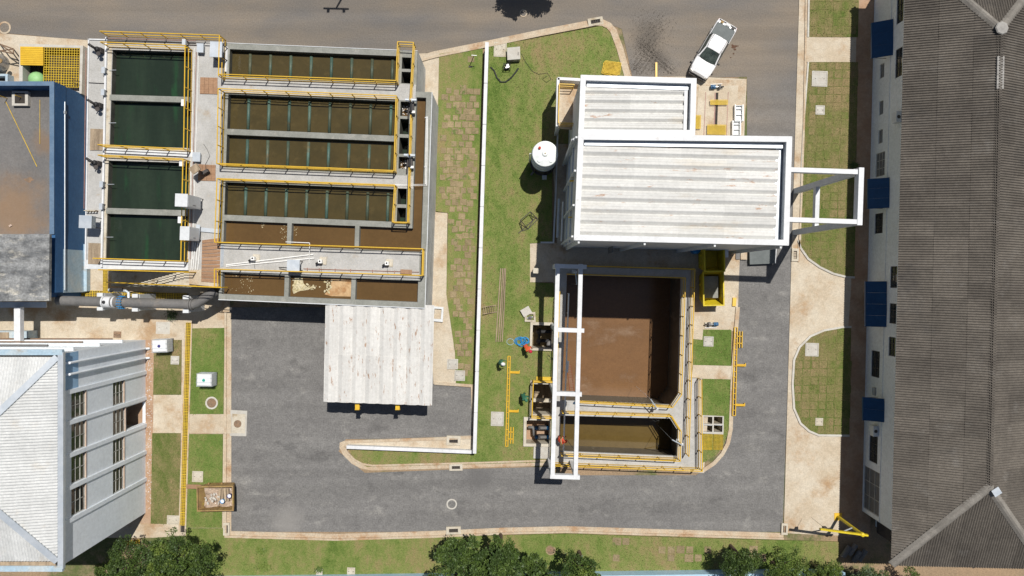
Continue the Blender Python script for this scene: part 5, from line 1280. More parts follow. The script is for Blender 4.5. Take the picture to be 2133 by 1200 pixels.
MB().beam(W(255,1133,.06),W(292,1128,.06),.34,.04).build('channel_bed','hole_dark',tt)
for i in range(4):
    q = W(259+i*9,1132.5-i*1.2,.1); o = bpy.data.objects.new('grating_panel', gmx); COL.objects.link(o); o.parent = tt; o.location = q-tt.location

# ================================================================== RIGHT BUILDING
XR = 27.9; ZE = 5.5; XE = 27.2; rb = thing('warehouse', (32,0,0), 'long pale building with blue awnings and brown corrugated hipped roof', 'building', rz=0)
def xs_at(y): return -.024*(0-y)*1.0                     # the building leans 1.4 degrees: shift east going north
TH = math.atan(.024)
rb.rotation_euler = (0,0,-TH)
YN2, YS2 = 22.6, -20.2
def RBp(mb, nm, m, par=None, smooth=False):
    """build in the building's own frame (x from the wall line, y along it)"""
    me = bpy.data.meshes.new(nm); me.from_pydata([(x-32, y, z) for x,y,z in mb.v], [], mb.f); me.materials.append(MT[m]); o = bpy.data.objects.new(nm, me); COL.objects.link(o); o.parent = par or rb; return o
YW = -18.4
def rwin(py, hpx, zc, hz_, kind):
    """window centred on photo row py at height zc"""
    y = (NY-py)*(H-zc)/F; hy = hpx*(H-zc)/F/2; return (y-hy, y+hy, zc-hz_/2, zc+hz_/2, kind)
RW = [rwin(150,30,1.45,.6,'s'),rwin(227,29,1.45,.6,'s'),rwin(287,29,1.45,.6,'s'),rwin(345,50,1.5,1.3,'g'),rwin(468,42,1.5,1.15,'d'),rwin(761,55,1.5,1.2,'d'),rwin(937,58,1.5,1.2,'d'),rwin(1025,90,1.35,2.3,'p'),
      rwin(20,60,3.75,.9,'d'),rwin(133,60,3.75,.9,'d'),rwin(580,45,3.75,.9,'d'),rwin(656,42,3.75,.9,'d'),rwin(725,40,3.75,.9,'d')]
ops = [o[:4] for o in RW]
mbk = vwall(XR, YW, YN2, 0, ZE, ops, 'facade_r', .2, 'west_wall', lb, -1)
def toRB(o):
    """re-parent something built in world coordinates to the leaning building frame"""
    offs = Vector(); p = o.parent
    while p is not None: offs += Vector(p.location); p = p.parent
    for v in o.data.vertices: v.co = v.co+offs-Vector((32,0,0))
    o.parent = rb
toRB(mbk)
for ya,yb,za,zb,kd in RW:
    nx, nz = {'s':(1,2),'g':(3,3),'d':(3,2),'p':(3,3)}[kd]
    w = window(lb, XR, (ya,yb,za,zb), nx, nz, sgn=-1, gm_={'s':'glass_grey','g':'glass_grey','d':'glass','p':'glass_grey'}[kd], fm='frame_win' if kd != 'd' else 'dark_metal')
    for ch in list(w.children):
        ch.data.transform(Matrix.Translation(Vector(lb.location)-Vector((32,0,0))))
    w.data.transform(Matrix.Translation(Vector(lb.location)-Vector((32,0,0)))); w.parent = rb
RBp(MB().box(XR,XR+8,YW,YW+.02,0,ZE), 'south_wall', 'facade_r')
RBp(MB().box(XR+1.1,XR+9,YS2+.6,YW,0,ZE), 'south_wing', 'facade_r')
RBp(MB().box(XR+1.06,XR+1.1,-20,-18.7,.3,3.6), 'wing_door', 'dark_metal')
RBp(MB().box(XR-.03,XR,YW,YN2,2.55,2.62), 'string_course', 'facade_r')
# awnings
def awning(py0, py1, label):
    zc = 2.6; ya, yb = (NY-py1)*(H-zc)/F, (NY-py0)*(H-zc)/F
    t2 = thing('window_awning', W(1822,(py0+py1)/2,2.2), label, 'awning', 'blue awnings on the right building')
    k = max(2, round((yb-ya)/.9)); xw = XR+.024*(ya+yb)/2; x0 = xw-1.2
    for i in range(k):
        y0_, y1_ = ya+(yb-ya)*i/k+.004, ya+(yb-ya)*(i+1)/k-.004
        MB().add([(x0,y0_,2.2),(x0,y1_,2.2),(xw-.02,y1_,2.95),(xw-.02,y0_,2.95),(x0,y0_,2.16),(x0,y1_,2.16),(xw-.02,y1_,2.91),(xw-.02,y0_,2.91)],
                 [(3,2,1,0),(4,5,6,7),(0,1,5,4),(1,2,6,5),(2,3,7,6),(3,0,4,7)]).build('sheet','awning',t2)
    MB().beam((x0-.02,ya,2.12),(x0-.02,yb,2.12),.04,.16).build('valance','awning',t2)
    for y in (ya+.05,yb-.05): MB().tube((xw-.02,y,2.0),(x0+.05,y,2.18),.02,6).build('arm','dark_metal',t2)
awning(43,118,'blue sheet awning at the top end of the right building')
awning(371,434,'blue sheet awning beside the tall white portal frame')
awning(586,681,'longest blue sheet awning, above the rounded lawn')
awning(829,878,'blue sheet awning lowest on the right building')
for py, s_ in ((897,'below the lowest awning'),(245,'high near the upper small windows')):
    zc = 1.9 if py > 500 else 4.0; y = (NY-py)*(H-zc)/F; xw = XR+.024*y; t2 = thing('air_conditioner', (xw-.2,y,zc-.3), 'white air conditioner unit on the right building '+s_, 'air conditioner')
    MB().box(xw-.38,xw-.03,y-.4,y+.4,zc-.28,zc+.28).build('casing','white_tint',t2); MB().lathe((xw-.2,y,zc+.28),[(.13,0),(.13,.01),(.02,.012)],14).build('fan_grille','dark_metal',t2)
    MB().beam((xw-.36,y,zc-.3),(xw-.01,y,zc-.3),.5,.04).build('bracket','steel',t2)
for py, s_ in ((815,'small grey louvre box on the right building wall'),):
    y = (NY-py)*(H-1.5)/F; xw = XR+.024*y; t2 = thing('wall_vent', (xw-.05,y,1.4), s_, 'vent'); MB().box(xw-.1,xw,y-.3,y+.3,1.3,1.7).build('frame','frame_win',t2)
    for k in range(4): MB().box(xw-.13,xw-.1,y-.26,y+.26,1.34+k*.09,1.38+k*.09).build('slat','galv',t2)
# roof: hip roof with corrugated sheets
zr2 = 7.5; xr_ = 32.7; hy = 6.3                              # ridge line
sl2 = (zr2-ZE)/(xr_-XE); YSr = -20.45; YNr = 23.4
wl_ = 1.062; pitch = wl_/6
def corr_sheet(ln, w, pitch, amp, m, nm='roof_sheet', samp=6):
    k = int(round(w/pitch*samp))+1; vs = []; fs = []
    for i in range(k+1):
        a = w*1.01*i/k; h_ = amp*math.sin(2*math.pi*a/pitch); vs += [(0,a,h_),(ln,a,h_),(0,a,h_-.012)]
    for i in range(k): j = i*3; fs += [(j,j+1,j+4,j+3),(j,j+3,j+5,j+2)]
    me = bpy.data.meshes.new(nm); me.from_pydata(vs, [], fs); me.materials.append(MT[m])
    return me
ang = math.atan(sl2); Ls = (xr_-XE)/math.cos(ang)
segs = [(0,.37),(.37,.36),(.73,.24),(.955,.045)]
mesh_s = [corr_sheet(Ls*s_[1]+.12, wl_, pitch, .048, 'fibre') for s_ in segs]
def clipmesh(me, fn):
    """drop everything of a sheet beyond the hip line; fn(v)->signed distance, keep < 0 (mesh copy)"""
    bm = bmesh.new(); bm.from_mesh(me); co, no = fn; bmesh.ops.bisect_plane(bm, geom=bm.verts[:]+bm.edges[:]+bm.faces[:], plane_co=co, plane_no=no, clear_outer=True)
    m2 = bpy.data.meshes.new(me.name); bm.to_mesh(m2); bm.free(); m2.materials.append(me.materials[0]); return m2
def slope_sheets(side):
    """side -1: west slope, +1: east slope"""
    y = YSr
    while y < YNr-.1:
        for (f, fl_), me in zip(segs, mesh_s):
            loc = Vector(((XE if side < 0 else 2*xr_-XE)-side*(xr_-XE)*f, y+(wl_ if side > 0 else 0), ZE+(zr2-ZE)*f+(.03 if f == 0 else .03+.015*segs.index((f,fl_)))))
            rot = Matrix.Rotation(0 if side < 0 else math.pi, 4, 'Z') @ Matrix.Rotation(-ang, 4, 'Y')
            M = Matrix.Translation(loc) @ rot; use = me
            for yc_, sg in ((YSr,1),(YNr,-1)):               # hips at both ends
                xb = XE if side < 0 else 2*xr_-XE
                pco = Vector((xb, yc_, 0)); nrm = Vector((-(side)*hy*-1*0,0,0))
                # hip line in plan runs from the corner to (xr_, yc_+sg*hy)
                dv = Vector((xr_-xb, sg*hy, 0)).normalized(); nv = Vector((dv.y,-dv.x,0))
                if nv.y*sg > 0: nv = -nv                     # outer side points away from the middle
                inv = M.inverted(); pl = inv @ pco; nl = (inv.to_3x3() @ nv).normalized()
                crn = [M @ v.co for v in (use.vertices[0],use.vertices[1],use.vertices[-1],use.vertices[-2])] if len(use.vertices) else []
                ds = [(c-pco).dot(nv) for c in crn]
                if ds and max(ds) > 0: use = clipmesh(use, (pl, nl))
                if not len(use.polygons): break
            if not len(use.polygons): continue
            o = bpy.data.objects.new('roof_sheet', use); COL.objects.link(o); o.parent = rb
            M2 = Matrix.Translation(Vector((-32,0,random.uniform(-.006,.006)))) @ M; o.matrix_local = M2
        y += wl_
slope_sheets(-1); slope_sheets(1)
# hip ends: sheets run north-south
def hip_end(sg, yc_):
    half_ = xr_-XE; k = int(2*half_/wl_)+1; an2 = math.atan((zr2-ZE)/hy); ln = hy/math.cos(an2)+.05; me = corr_sheet(ln, wl_, pitch, .048, 'fibre')
    for i in range(k):
        x = XE+i*wl_
        M = Matrix.Translation(Vector((x+(wl_ if sg > 0 else 0), yc_, ZE+.03))) @ Matrix.Rotation(R(90)*sg,4,'Z') @ Matrix.Rotation(-an2,4,'Y'); use = me
        if sg < 0: M = Matrix.Translation(Vector((x, yc_, ZE+.03))) @ Matrix.Rotation(R(-90),4,'Z') @ Matrix.Rotation(-an2,4,'Y')
        for xb in (XE, 2*xr_-XE):
            pco = Vector((xb,yc_,0)); dv = Vector((xr_-xb, sg*hy, 0)).normalized(); nv = Vector((dv.y,-dv.x,0))
            if nv.x*(xb-xr_) < 0: nv = -nv
            inv = M.inverted(); use = clipmesh(use, (inv@pco, (inv.to_3x3()@nv).normalized()))
            if not len(use.polygons): break
        if not len(use.polygons): continue
        o = bpy.data.objects.new('roof_sheet', use); COL.objects.link(o); o.parent = rb; o.matrix_local = Matrix.Translation(Vector((-32,0,random.uniform(-.006,.006)))) @ M
hip_end(1, YSr); hip_end(-1, YNr)
# ridge and hip caps, one piece after another
def caps(a, b_, w, m, nm, step=.9):
    a, b_ = Vector(a), Vector(b_); n_ = int((b_-a).length/step)
    for i in range(n_):
        p, q = a.lerp(b_,i/n_), a.lerp(b_,(i+1)/n_+.01); d_ = (q-p).normalized(); s_ = Vector((-d_.y,d_.x,0)).normalized(); up = Vector((0,0,1)); mb = MB(); vs = []
        lf = random.uniform(0,.006)
        for e in (p,q): 
            for o_, h_ in ((-1,-.10),(-.45,.05),(0,.11),(.45,.05),(1,-.10)): vs.append(e+s_*o_*w/2+up*(h_+lf))
        mb.add(vs,[(i_,i_+1,i_+6,i_+5) for i_ in range(4)]); f0 = mb.f[0]
        v0,v1,v2 = (Vector(mb.v[k]) for k in f0[:3])
        if (v1-v0).cross(v2-v0).z < 0: mb.f = [f[::-1] for f in mb.f]
        RBp(mb, nm, m)
zc_ = zr2+.06
RBp(MB().box(xr_-.16,xr_+.16,YSr+hy,YNr-hy,zr2-.12,zr2+.055),'ridge_cap','fibre')
caps((XE+.05,YSr+.05,ZE+.12),(xr_,YSr+hy,zc_),.62,'ridge','hip_cap'); caps((2*xr_-XE,YSr,ZE+.12),(xr_,YSr+hy,zc_),.62,'ridge','hip_cap')
caps((XE+.05,YNr-.05,ZE+.12),(xr_,YNr-hy,zc_),.62,'ridge','hip_cap'); caps((2*xr_-XE,YNr,ZE+.12),(xr_,YNr-hy,zc_),.62,'ridge','hip_cap')
RBp(MB().lathe((xr_,YNr-hy,zc_+.06),[(.46,0),(.4,.06),(.05,.1)],8),'ridge_end','ridge_new'); RBp(MB().obox((xr_+.35,YSr+hy-.25,zc_+.12),(.55,.5,.04),.6),'ridge_end','galv')
# pale replacement ridge pieces
for k in range(7): RBp(MB().box(xr_-.24,xr_+.24,YNr-hy-2.2-k*.32,YNr-hy-1.90-k*.32,zr2-.02,zr2+.09+.006*(k%2)),'ridge_patch','ridge_new')
RBp(MB().box(XE+.1,XR+10,YSr+.2,YNr-.2,ZE-.12,ZE-.08),'soffit','facade_r')

# ================================================================== LONG WHITE WALL
wz = 1.25
ww = thing('boundary_wall', W(1000,500), 'long white rendered wall running down between the lawns', 'wall')
a, b_ = W(1014.5,88,wz), W(988.5,945,wz)
MB().beam((a.x,a.y,wz/2),(b_.x,b_.y,wz/2),.20,wz).build('wall','white_tint',ww)
k = 10
for i in range(k):
    p, q = a.lerp(b_,i/k+.0006), a.lerp(b_,(i+1)/k-.0006); MB().beam((p.x,p.y,wz+.03),(q.x,q.y,wz+.03),.27,.06).build('coping','white',ww)
ww = thing('boundary_wall', W(850,935), 'short low white wall beside the asphalt bay joining the long wall', 'wall')
a, b_ = W(722,931,.55), W(986,941.5,.55)
MB().beam((a.x,a.y,.27),(b_.x,b_.y,.27),.18,.55).build('wall','white_tint',ww)
MB().beam((a.x,a.y,.58),(b_.x-.12,b_.y,.58),.26,.06).build('coping','white',ww)
bwall = thing('painted_wall', W(1000,1215), 'pale blue painted wall along the bottom edge behind trees', 'wall')
a, b_ = W(380,1222,.9), W(1760,1205,.9); MB().beam((a.x,a.y-.2,.45),(b_.x,b_.y-.2,.45),1.3,.9).build('wall','pale_blue',bwall); MB().beam((a.x,a.y-.2,.93),(b_.x,b_.y-.2,.93),1.36,.06).build('coping','pale_blue',bwall)

# ================================================================== WHITE ROUND TANK
wt = thing('storage_tank', W(1132,338), 'white cylindrical fibreglass tank beside the white building', 'tank')
zt = 4.2; c = W(1135.5,320,zt); base = Vector((c.x,c.y,0))
MB().lathe(base,[(.93,1.85),(.95,1.9),(.95,zt-.12),(.92,zt-.04),(.5,zt+.03),(.02,zt+.05)],40).build('shell','fibreglass',wt,smooth=False)
MB().lathe(base,[(1.0,0),(1.0,.2),(.86,.22),(.86,1.84),(.5,1.85)],32).build('skirt','dark_metal',wt)
for i in range(8):
    a_ = 6.2832*i/8; MB().beam(base+Vector((.95*math.cos(a_),.95*math.sin(a_),.02)),base+Vector((.95*math.cos(a_),.95*math.sin(a_),1.9)),.08,.08).build('leg','dark_metal',wt)
top = base+Vector((0,0,zt))
MB().lathe(top,[(.22,.02),(.22,.1),(.16,.14),(.02,.15)],18).build('manway','fibreglass',wt); MB().lathe(top,[(.05,.14),(.05,.18),(.01,.19)],10).build('bolt','skip_rust',wt)
MB().lathe(top+Vector((-.40,.40,0)),[(.1,0),(.1,.16),(.02,.2)],12).build('vent','red_plastic',wt)
for dx,dy in ((-.42,-.48),(.42,-.5)): MB().lathe(top+Vector((dx,dy,-.01)),[(.15,0),(.15,.05),(.02,.06)],16).build('nozzle','fibreglass',wt)
for z in (2.1,2.9,3.7):
    MB().lathe(base,[(.955,z),(.985,z+.02),(.985,z+.08),(.955,z+.1)],40).build('band','galv',wt)
MB().path([base+Vector((-.98,.1,3.7)),base+Vector((-1.08,.1,3.6)),base+Vector((-1.08,.1,.3))],.05,8).build('fill_pipe','pvc',wt)
MB().obox(base+Vector((.1,-1.2,.5)),(.34,.3,.5)).build('outlet_box','galv',wt); MB().tube(base+Vector((-.75,-.75,.4)),base+Vector((-.95,-1.0,.4)),.08,8).build('valve','pipe_grey',wt)

# ================================================================== PICKUP
def pickup():
    cx = W(1478.5,110.5); d_ = Vector((-.50,-.866,0)); rz = math.atan2(d_.y,d_.x)
    t = thing('pickup_truck', (cx.x,cx.y,0), 'white double cab pickup with grey bed cover parked on north road', 'pickup', rz=rz)
    def P(mb, nm, m, par=None, smooth=False):
        me = bpy.data.meshes.new(nm); me.from_pydata([(x*.925,y*.93,z*.97) for x,y,z in mb.v], [], mb.f); me.materials.append(MT[m]); 
        if smooth:
            for p in me.polygons: p.use_smooth = True
        o = bpy.data.objects.new(nm, me); COL.objects.link(o); o.parent = par or t; return o
    def loft(secs, closed=True):
        """secs: list of (x, [(y,z)...]) cross sections"""
        mb = MB(); n_ = len(secs[0][1]); vs = [(x,y,z) for x, pr in secs for y,z in pr]; fs = []
        for i in range(len(secs)-1):
            for j in range(n_-1): fs.append((i*n_+j, i*n_+j+1, (i+1)*n_+j+1, (i+1)*n_+j))
        fs.append(tuple(range(n_))[::-1]); fs.append(tuple((len(secs)-1)*n_+j for j in range(n_)))
        return mb.add(vs, fs)
    def bsec(x, w, zb, zt, cr):
        return (x, [(-w*.96,zb),(-w,zb+.22),(-w,zt-.16),(-w*.95,zt-.05),(-w*.8,zt),(-w*.4,zt+cr),(0,zt+cr*1.2),(w*.4,zt+cr),(w*.8,zt),(w*.95,zt-.05),(w,zt-.16),(w,zb+.22),(w*.96,zb)])
    body = loft([bsec(2.48,.62,.5,.82,.02),bsec(2.38,.80,.36,.96,.03),bsec(2.05,.90,.30,1.05,.045),bsec(1.5,.925,.3,1.12,.05),bsec(.95,.925,.3,1.17,.05),bsec(.6,.93,.3,1.18,.03),bsec(-.9,.93,.32,1.18,.02),bsec(-1.0,.93,.34,1.19,.0)])
    bo = P(body,'body','car_white'); 
    bed = loft([bsec(-.99,.93,.4,1.2,0),bsec(-2.2,.92,.42,1.2,0),bsec(-2.42,.86,.5,1.18,0)]); P(bed,'cargo_bed','car_white')
    # cab greenhouse
    def csec(x, w, z0, wt_, z1):
        return (x, [(-w,z0),(-wt_-.02,z1-.06),(-wt_*.9,z1),(-wt_*.4,z1+.03),(0,z1+.04),(wt_*.4,z1+.03),(wt_*.9,z1),(wt_+.02,z1-.06),(w,z0)])
    roof = loft([csec(.42,.70,1.60,.62,1.70),csec(.15,.73,1.62,.65,1.78),csec(-.35,.74,1.62,.66,1.80),csec(-.72,.73,1.6,.64,1.76),csec(-.82,.70,1.58,.60,1.70)]); ro = P(roof,'roof','car_white')
    gl = MB(); gl.add([(1.18,-.78,1.17),(1.28,-.4,1.19),(1.31,0,1.2),(1.28,.4,1.19),(1.18,.78,1.17),(.40,.63,1.69),(.44,.3,1.72),(.45,0,1.73),(.44,-.3,1.72),(.40,-.63,1.69)],[(0,1,8,9),(1,2,7,8),(2,3,6,7),(3,4,5,6)]); P(gl,'windscreen','car_glass')
    for s_ in (-1,1):
        sg = MB().add([(1.16,s_*.90,1.19),(-.88,s_*.905,1.20),(-.80,s_*.70,1.62),(.40,s_*.70,1.64)],[(0,1,2,3) if s_ < 0 else (3,2,1,0)]); P(sg,'side_window','car_glass')
        ap_ = MB().beam((1.18,s_*.80,1.17),(.40,s_*.655,1.69),.10,.06); P(ap_,'pillar','car_white'); P(MB().beam((-.25,s_*.835,1.18),(-.25,s_*.705,1.62),.08,.03),'pillar','black')
        P(MB().beam((.35,s_*.60,1.80),(-.75,s_*.59,1.79),.035,.03),'roof_rail','dark_metal')
        P(MB().obox((.98,s_*1.02,1.14),(.1,.17,.15)),'mirror','black'); P(MB().beam((1.0,s_*.92,1.1),(1.0,s_*1.0,1.13),.05,.05),'mirror_arm','black')
        P(MB().obox((2.32,s_*.64,.86),(.2,.3,.14),s_*.35),'headlight','lens'); P(MB().obox((-2.40,s_*.80,.92),(.08,.14,.3)),'tail_light','red_lens')
        for x in (1.55,-1.55):
            w = P(MB().tube((x,s_*.70,.37),(x,s_*.94,.37),.37,22),'wheel','tyre'); P(MB().tube((x,s_*.93,.37),(x,s_*.948,.37),.23,14),'rim','galv',w)
            ar = MB().tube((x,s_*.78,.40),(x,s_*.932,.40),.42,20); P(ar,'wheel_arch','black')
        for x in (.35,-.6): P(MB().obox((x-.18,s_*.932,.95),(.14,.02,.03)),'door_handle','black')
        P(MB().beam((.9,s_*.90,.34),(-.9,s_*.90,.34),.12,.06),'side_step','dark_metal')
    P(MB().add([(-.80,-.62,1.66),(-.80,.62,1.66),(-.96,.74,1.2),(-.96,-.74,1.2)],[(0,1,2,3)]),'rear_window','car_glass')
    cov = loft([(-.99,[(-.86,1.19),(-.83,1.26),(0,1.29),(.83,1.26),(.86,1.19)]),(-2.0,[(-.84,1.19),(-.81,1.25),(0,1.275),(.81,1.25),(.84,1.19)]),(-2.08,[(-.76,1.19),(-.74,1.23),(0,1.26),(.74,1.23),(.76,1.19)])]); P(cov,'bed_cover','car_cover')
    P(MB().box(-2.38,-2.06,-.78,.78,1.0,1.195),'bed_floor','black'); P(MB().tube((-2.2,-.15,1.24),(-2.2,.25,1.24),.12,12),'cargo_drum','pvc'); P(MB().obox((-2.2,-.5,1.24),(.2,.25,.12)),'cargo_box','skip_rust')
    P(MB().obox((-2.2,.55,1.22),(.18,.3,.1)),'cargo_bag','dark_metal')
    P(MB().box(-2.50,-2.40,-.80,.80,.45,.62),'rear_bumper','dark_metal'); P(MB().add([(2.50,-.60,.42),(2.56,0,.42),(2.50,.60,.42),(2.50,.60,.7),(2.56,0,.72),(2.50,-.60,.7)],[(0,1,4,5),(1,2,3,4)]),'grille','black')
    P(MB().obox((2.43,0,.5),(.34,1.5,.24)),'front_bumper','dark_metal'); P(MB().obox((2.535,0,.56),(.03,.4,.12)),'number_plate','pvc')
    P(MB().beam((1.24,-.55,1.2),(1.22,.1,1.2),.03,.02),'wiper','black'); P(MB().tube((-.55,.2,1.8),(-.75,.2,1.95),.01,5),'antenna','black')
    P(MB().obox((.62,0,1.585),(.05,.18,.06)),'rear_view_mirror','black')
    # bonnet creases and shut lines
    P(MB().beam((2.2,-.45,1.075),(1.3,-.6,1.165),.015,.02),'bonnet_crease','white_tint'); P(MB().beam((2.2,.45,1.075),(1.3,.6,1.165),.015,.02),'bonnet_crease','white_tint')
pickup()

# ================================================================== IBC CONTAINERS
def ibc(px_, py_, rz, cap, label):
    p = W(px_,py_,1.1); t = thing('bulk_container', (p.x,p.y,.07), label, 'container', 'white bulk liquid containers', R(rz))
    def P(mb, nm, m):
        me = bpy.data.meshes.new(nm); me.from_pydata(mb.v, [], mb.f); me.materials.append(MT[m]); o = bpy.data.objects.new(nm, me); COL.objects.link(o); o.parent = t; return o
    w, d_ = 1.2, 1.0
    P(MB().box(-w/2,w/2,-d_/2,d_/2,.0,.12),'pallet','dark_metal')
    bt = MB(); 
    pr = [(-w/2+.05,-d_/2+.05),(w/2-.05,-d_/2+.05),(w/2-.05,d_/2-.05),(-w/2+.05,d_/2-.05)]
    bt.box(-w/2+.04,w/2-.04,-d_/2+.04,d_/2-.04,.13,1.0); bt.add([(x,y,1.0) for x,y in pr]+[(x*.9,y*.9,1.08) for x,y in pr],[(0,1,5,4),(1,2,6,5),(2,3,7,6),(3,0,4,7),(4,5,6,7)])
    P(bt,'bottle','ibc')
    for i in range(5): P(MB().path([(x,y,.2+i*.2) for x,y in ((-w/2,-d_/2),(w/2,-d_/2),(w/2,d_/2),(-w/2,d_/2),(-w/2,-d_/2))],.012,5),'cage_hoop','galv')
    for i in range(6):
        x = -w/2+w*i/5
        for y in (-d_/2,d_/2): P(MB().tube((x,y,.1),(x,y,1.02),.011,5),'cage_bar','galv')
    for i in range(1,5):
        y = -d_/2+d_*i/5
        for x in (-w/2,w/2): P(MB().tube((x,y,.1),(x,y,1.02),.011,5),'cage_bar','galv')
    for y in (-.17,.17): P(MB().beam((-w/2,y,1.09),(w/2,y,1.09),.03,.015),'top_strap','galv')
    P(MB().lathe((0,0,1.08),[(.11,0),(.11,.05),(.02,.055)],16),'filler_cap',cap)
    P(MB().tube((-w/2-.1,0,.2),(-w/2+.05,0,.2),.04,8),'outlet_valve','teal_plastic')
ibc(332,721,2,'navy_plastic','white caged container with navy cap beside the grey facade')
ibc(425,792,-1,'teal_plastic','white caged container with green cap on the lawn by the channel grate')

# ================================================================== SKIPS
def skip(px_, py_, ln, w, h, z, rz, m, label, fill):
    p = W(px_,py_,h); t = thing('waste_skip', (p.x,p.y,z), label, 'skip', None, R(rz))
    def P(mb, nm, mm):
        me = bpy.data.meshes.new(nm); me.from_pydata(mb.v, [], mb.f); me.materials.append(MT[mm]); o = bpy.data.objects.new(nm, me); COL.objects.link(o); o.parent = t; return o
    x0,x1,y0,y1 = -ln/2,ln/2,-w/2,w/2; b_ = .8
    def side(pts, n_):
        mb = MB(); P0 = [Vector(q) for q in pts]; nv = (P0[1]-P0[0]).cross(P0[2]-P0[0]).normalized()*.05
        k = len(P0); mb.add(P0+[q+nv for q in P0], [tuple(range(k))[::-1], tuple(range(k,2*k))]+[(i,(i+1)%k,k+(i+1)%k,k+i) for i in range(k)]); P(mb,n_,m)
    xi0, xi1 = x0+.32*ln*.5, x1-.12*ln
    side([(xi0,y0,.12),(xi1,y0,.12),(x1,y0,h),(x0,y0,h)],'side_plate'); side([(x0,y1,h),(x1,y1,h),(xi1,y1,.12),(xi0,y1,.12)],'side_plate')
    side([(xi1,y0,.12),(xi1,y1,.12),(x1,y1,h),(x1,y0,h)],'end_plate'); side([(xi0,y1,.12),(xi0,y0,.12),(x0,y0,h),(x0,y1,h)],'end_plate')
    P(MB().box(xi0,xi1,y0,y1,.06,.14),'floor',m)
    for y in (y0-.05,y1+.05): P(MB().beam((x0,y,h),(x1,y,h),.1,.1),'rim',m)
    for x in (x0,x1): P(MB().beam((x,y0-.1,h+.002),(x,y1+.1,h+.002),.09,.1),'rim',m)
    for x in (-ln*.25,ln*.12):
        for y in (y0-.09,y1+.09): P(MB().tube((x,y,h*.6),(x,y+(.14 if y > 0 else -.14),h*.6),.06,8),'lifting_pin',m)
    for f in (.25,.5,.75):
        for y in (y0-.03,y1+.03): P(MB().beam((xi0+(xi1-xi0)*f,y,.14),(xi0+(xi1-xi0)*f,y,h-.05),.06,.06),'rib',m)
    return t, P, (x0,x1,y0,y1)
sk, P, (x0,x1,y0,y1) = skip(449,1038,2.75,1.75,1.15,.05,1,'skip_rust','rusty yellow waste skip half filled with rubble on the lawn edge',None)
mb = MB(); n1 = 16; vs = []
for i in range(n1):
    for j in range(10):
        vs.append((x0+.35+(x1-x0-.6)*i/(n1-1), y0+.03+(y1-y0-.06)*j/9, .42+.22*(1-i/n1)+random.uniform(-.06,.06)+.12*math.sin(i*.7+j)))
mb.add(vs,[(i*10+j,(i+1)*10+j,(i+1)*10+j+1,i*10+j+1) for i in range(n1-1) for j in range(9)]); o = P(mb,'rubble_fill','rubble'); o['kind'] = 'stuff'
for k in range(4):
    P(MB().obox((.15+k*.22,.15,.75),(.18,1.0,.03),random.uniform(-.1,.1)),'waste_board','wood_grey')
for k in range(14): P(MB().obox((random.uniform(x0+.4,.1),random.uniform(-.6,.2),.72+random.uniform(0,.1)),(random.uniform(.08,.25),random.uniform(.05,.16),.07),random.uniform(0,3)),'rubble_piece','pad')
def bucket(loc, m, label):
    t2 = thing('bucket', loc, label, 'bucket'); c = Vector(loc); MB().lathe(c,[(.13,0),(.17,.3),(.175,.32),(.16,.32),(.13,.06),(.02,.05)],16).build('shell',m,t2); MB().lathe(c,[(.15,.24),(.02,.245)],14).build('contents','ibc',t2)
sp = sk.location
bucket((sp.x+.45,sp.y-.28,.72),'blue_plastic','light blue bucket inside the rusty skip'); bucket((sp.x+.98,sp.y+.12,.70),'navy_plastic','dark blue bucket with pale contents inside rusty skip')
boards('loose_beam', [(388,1009),(420,1010),(420,1019),(388,1018)], 2, .3, 'brown timber beams lying at the head of the rusty skip', along='y')
_,P,(x0,x1,y0,y1) = skip(1486,601,2.6,1.45,1.35,.03,91,'skip_yellow','bright yellow waste skip half in the shade of white building',None)
P(MB().box(x0+.55,x1-.35,y0+.12,y1-.12,.3,.62),'shade_fill','wall_conc')  # added grey fill standing in for the shadow on the skip floor
skip(1488,538,2.0,1.4,1.9,.03,91,'skip_yellow','shaded yellow skip under the wall of white building',None)
tag(MB().lathe(W(1445,521,0),[(.3,0),(.32,.05),(.32,.85),(.28,.9),(.02,.92)],20).build('drum','blue_plastic'), 'blue drum with pale lid in shade of white building', 'drum')
tag(MB().box(W(1494,0).x,W(1500,0).x,W(0,538).y,W(0,516).y,2.0,2.1).build('chute_bar','white'), 'white bar across the shaded yellow skip', 'bar')
# grey pump by the skip, and at the tower's north slab
def ground_pump(px_, py_, rz, label):
    p = W(px_,py_,.03); t = thing('ground_pump', p, label, 'pump', 'motor pumps on slabs', 0); M = Matrix.Rotation(R(rz),3,'Z')
    MB().obox(p+Vector((0,0,.06)),(1.0,.32,.1),R(rz)).build('skid','beige_conc',t); MB().tube(p+M@Vector((.12,0,.28)),p+M@Vector((.48,0,.28)),.15,14).build('motor','blue_motor',t)
    MB().tube(p+M@Vector((.1,0,.28)),p+M@Vector((-.12,0,.28)),.07,10).build('coupling','steel',t); MB().tube(p+M@Vector((-.12,0,.26)),p+M@Vector((-.3,0,.26)),.18,14).build('volute','pipe_grey',t)
    MB().tube(p+M@Vector((-.3,0,.26)),p+M@Vector((-.55,.0,.26)),.06,8).build('inlet','dark_metal',t); MB().obox(p+M@Vector((.3,0,.45)),(.16,.14,.08),R(rz)).build('terminal_box','blue_motor',t)
    MB().tube(p+M@Vector((-.5,-.28,.06)),p+M@Vector((.45,-.26,.06)),.03,6).build('pipe','pvc',t)
ground_pump(1481,675,2,'grey and blue motor pump lying by the yellow skip')
ground_pump(1491,183,182,'teal motor pump on the slab north of white building')
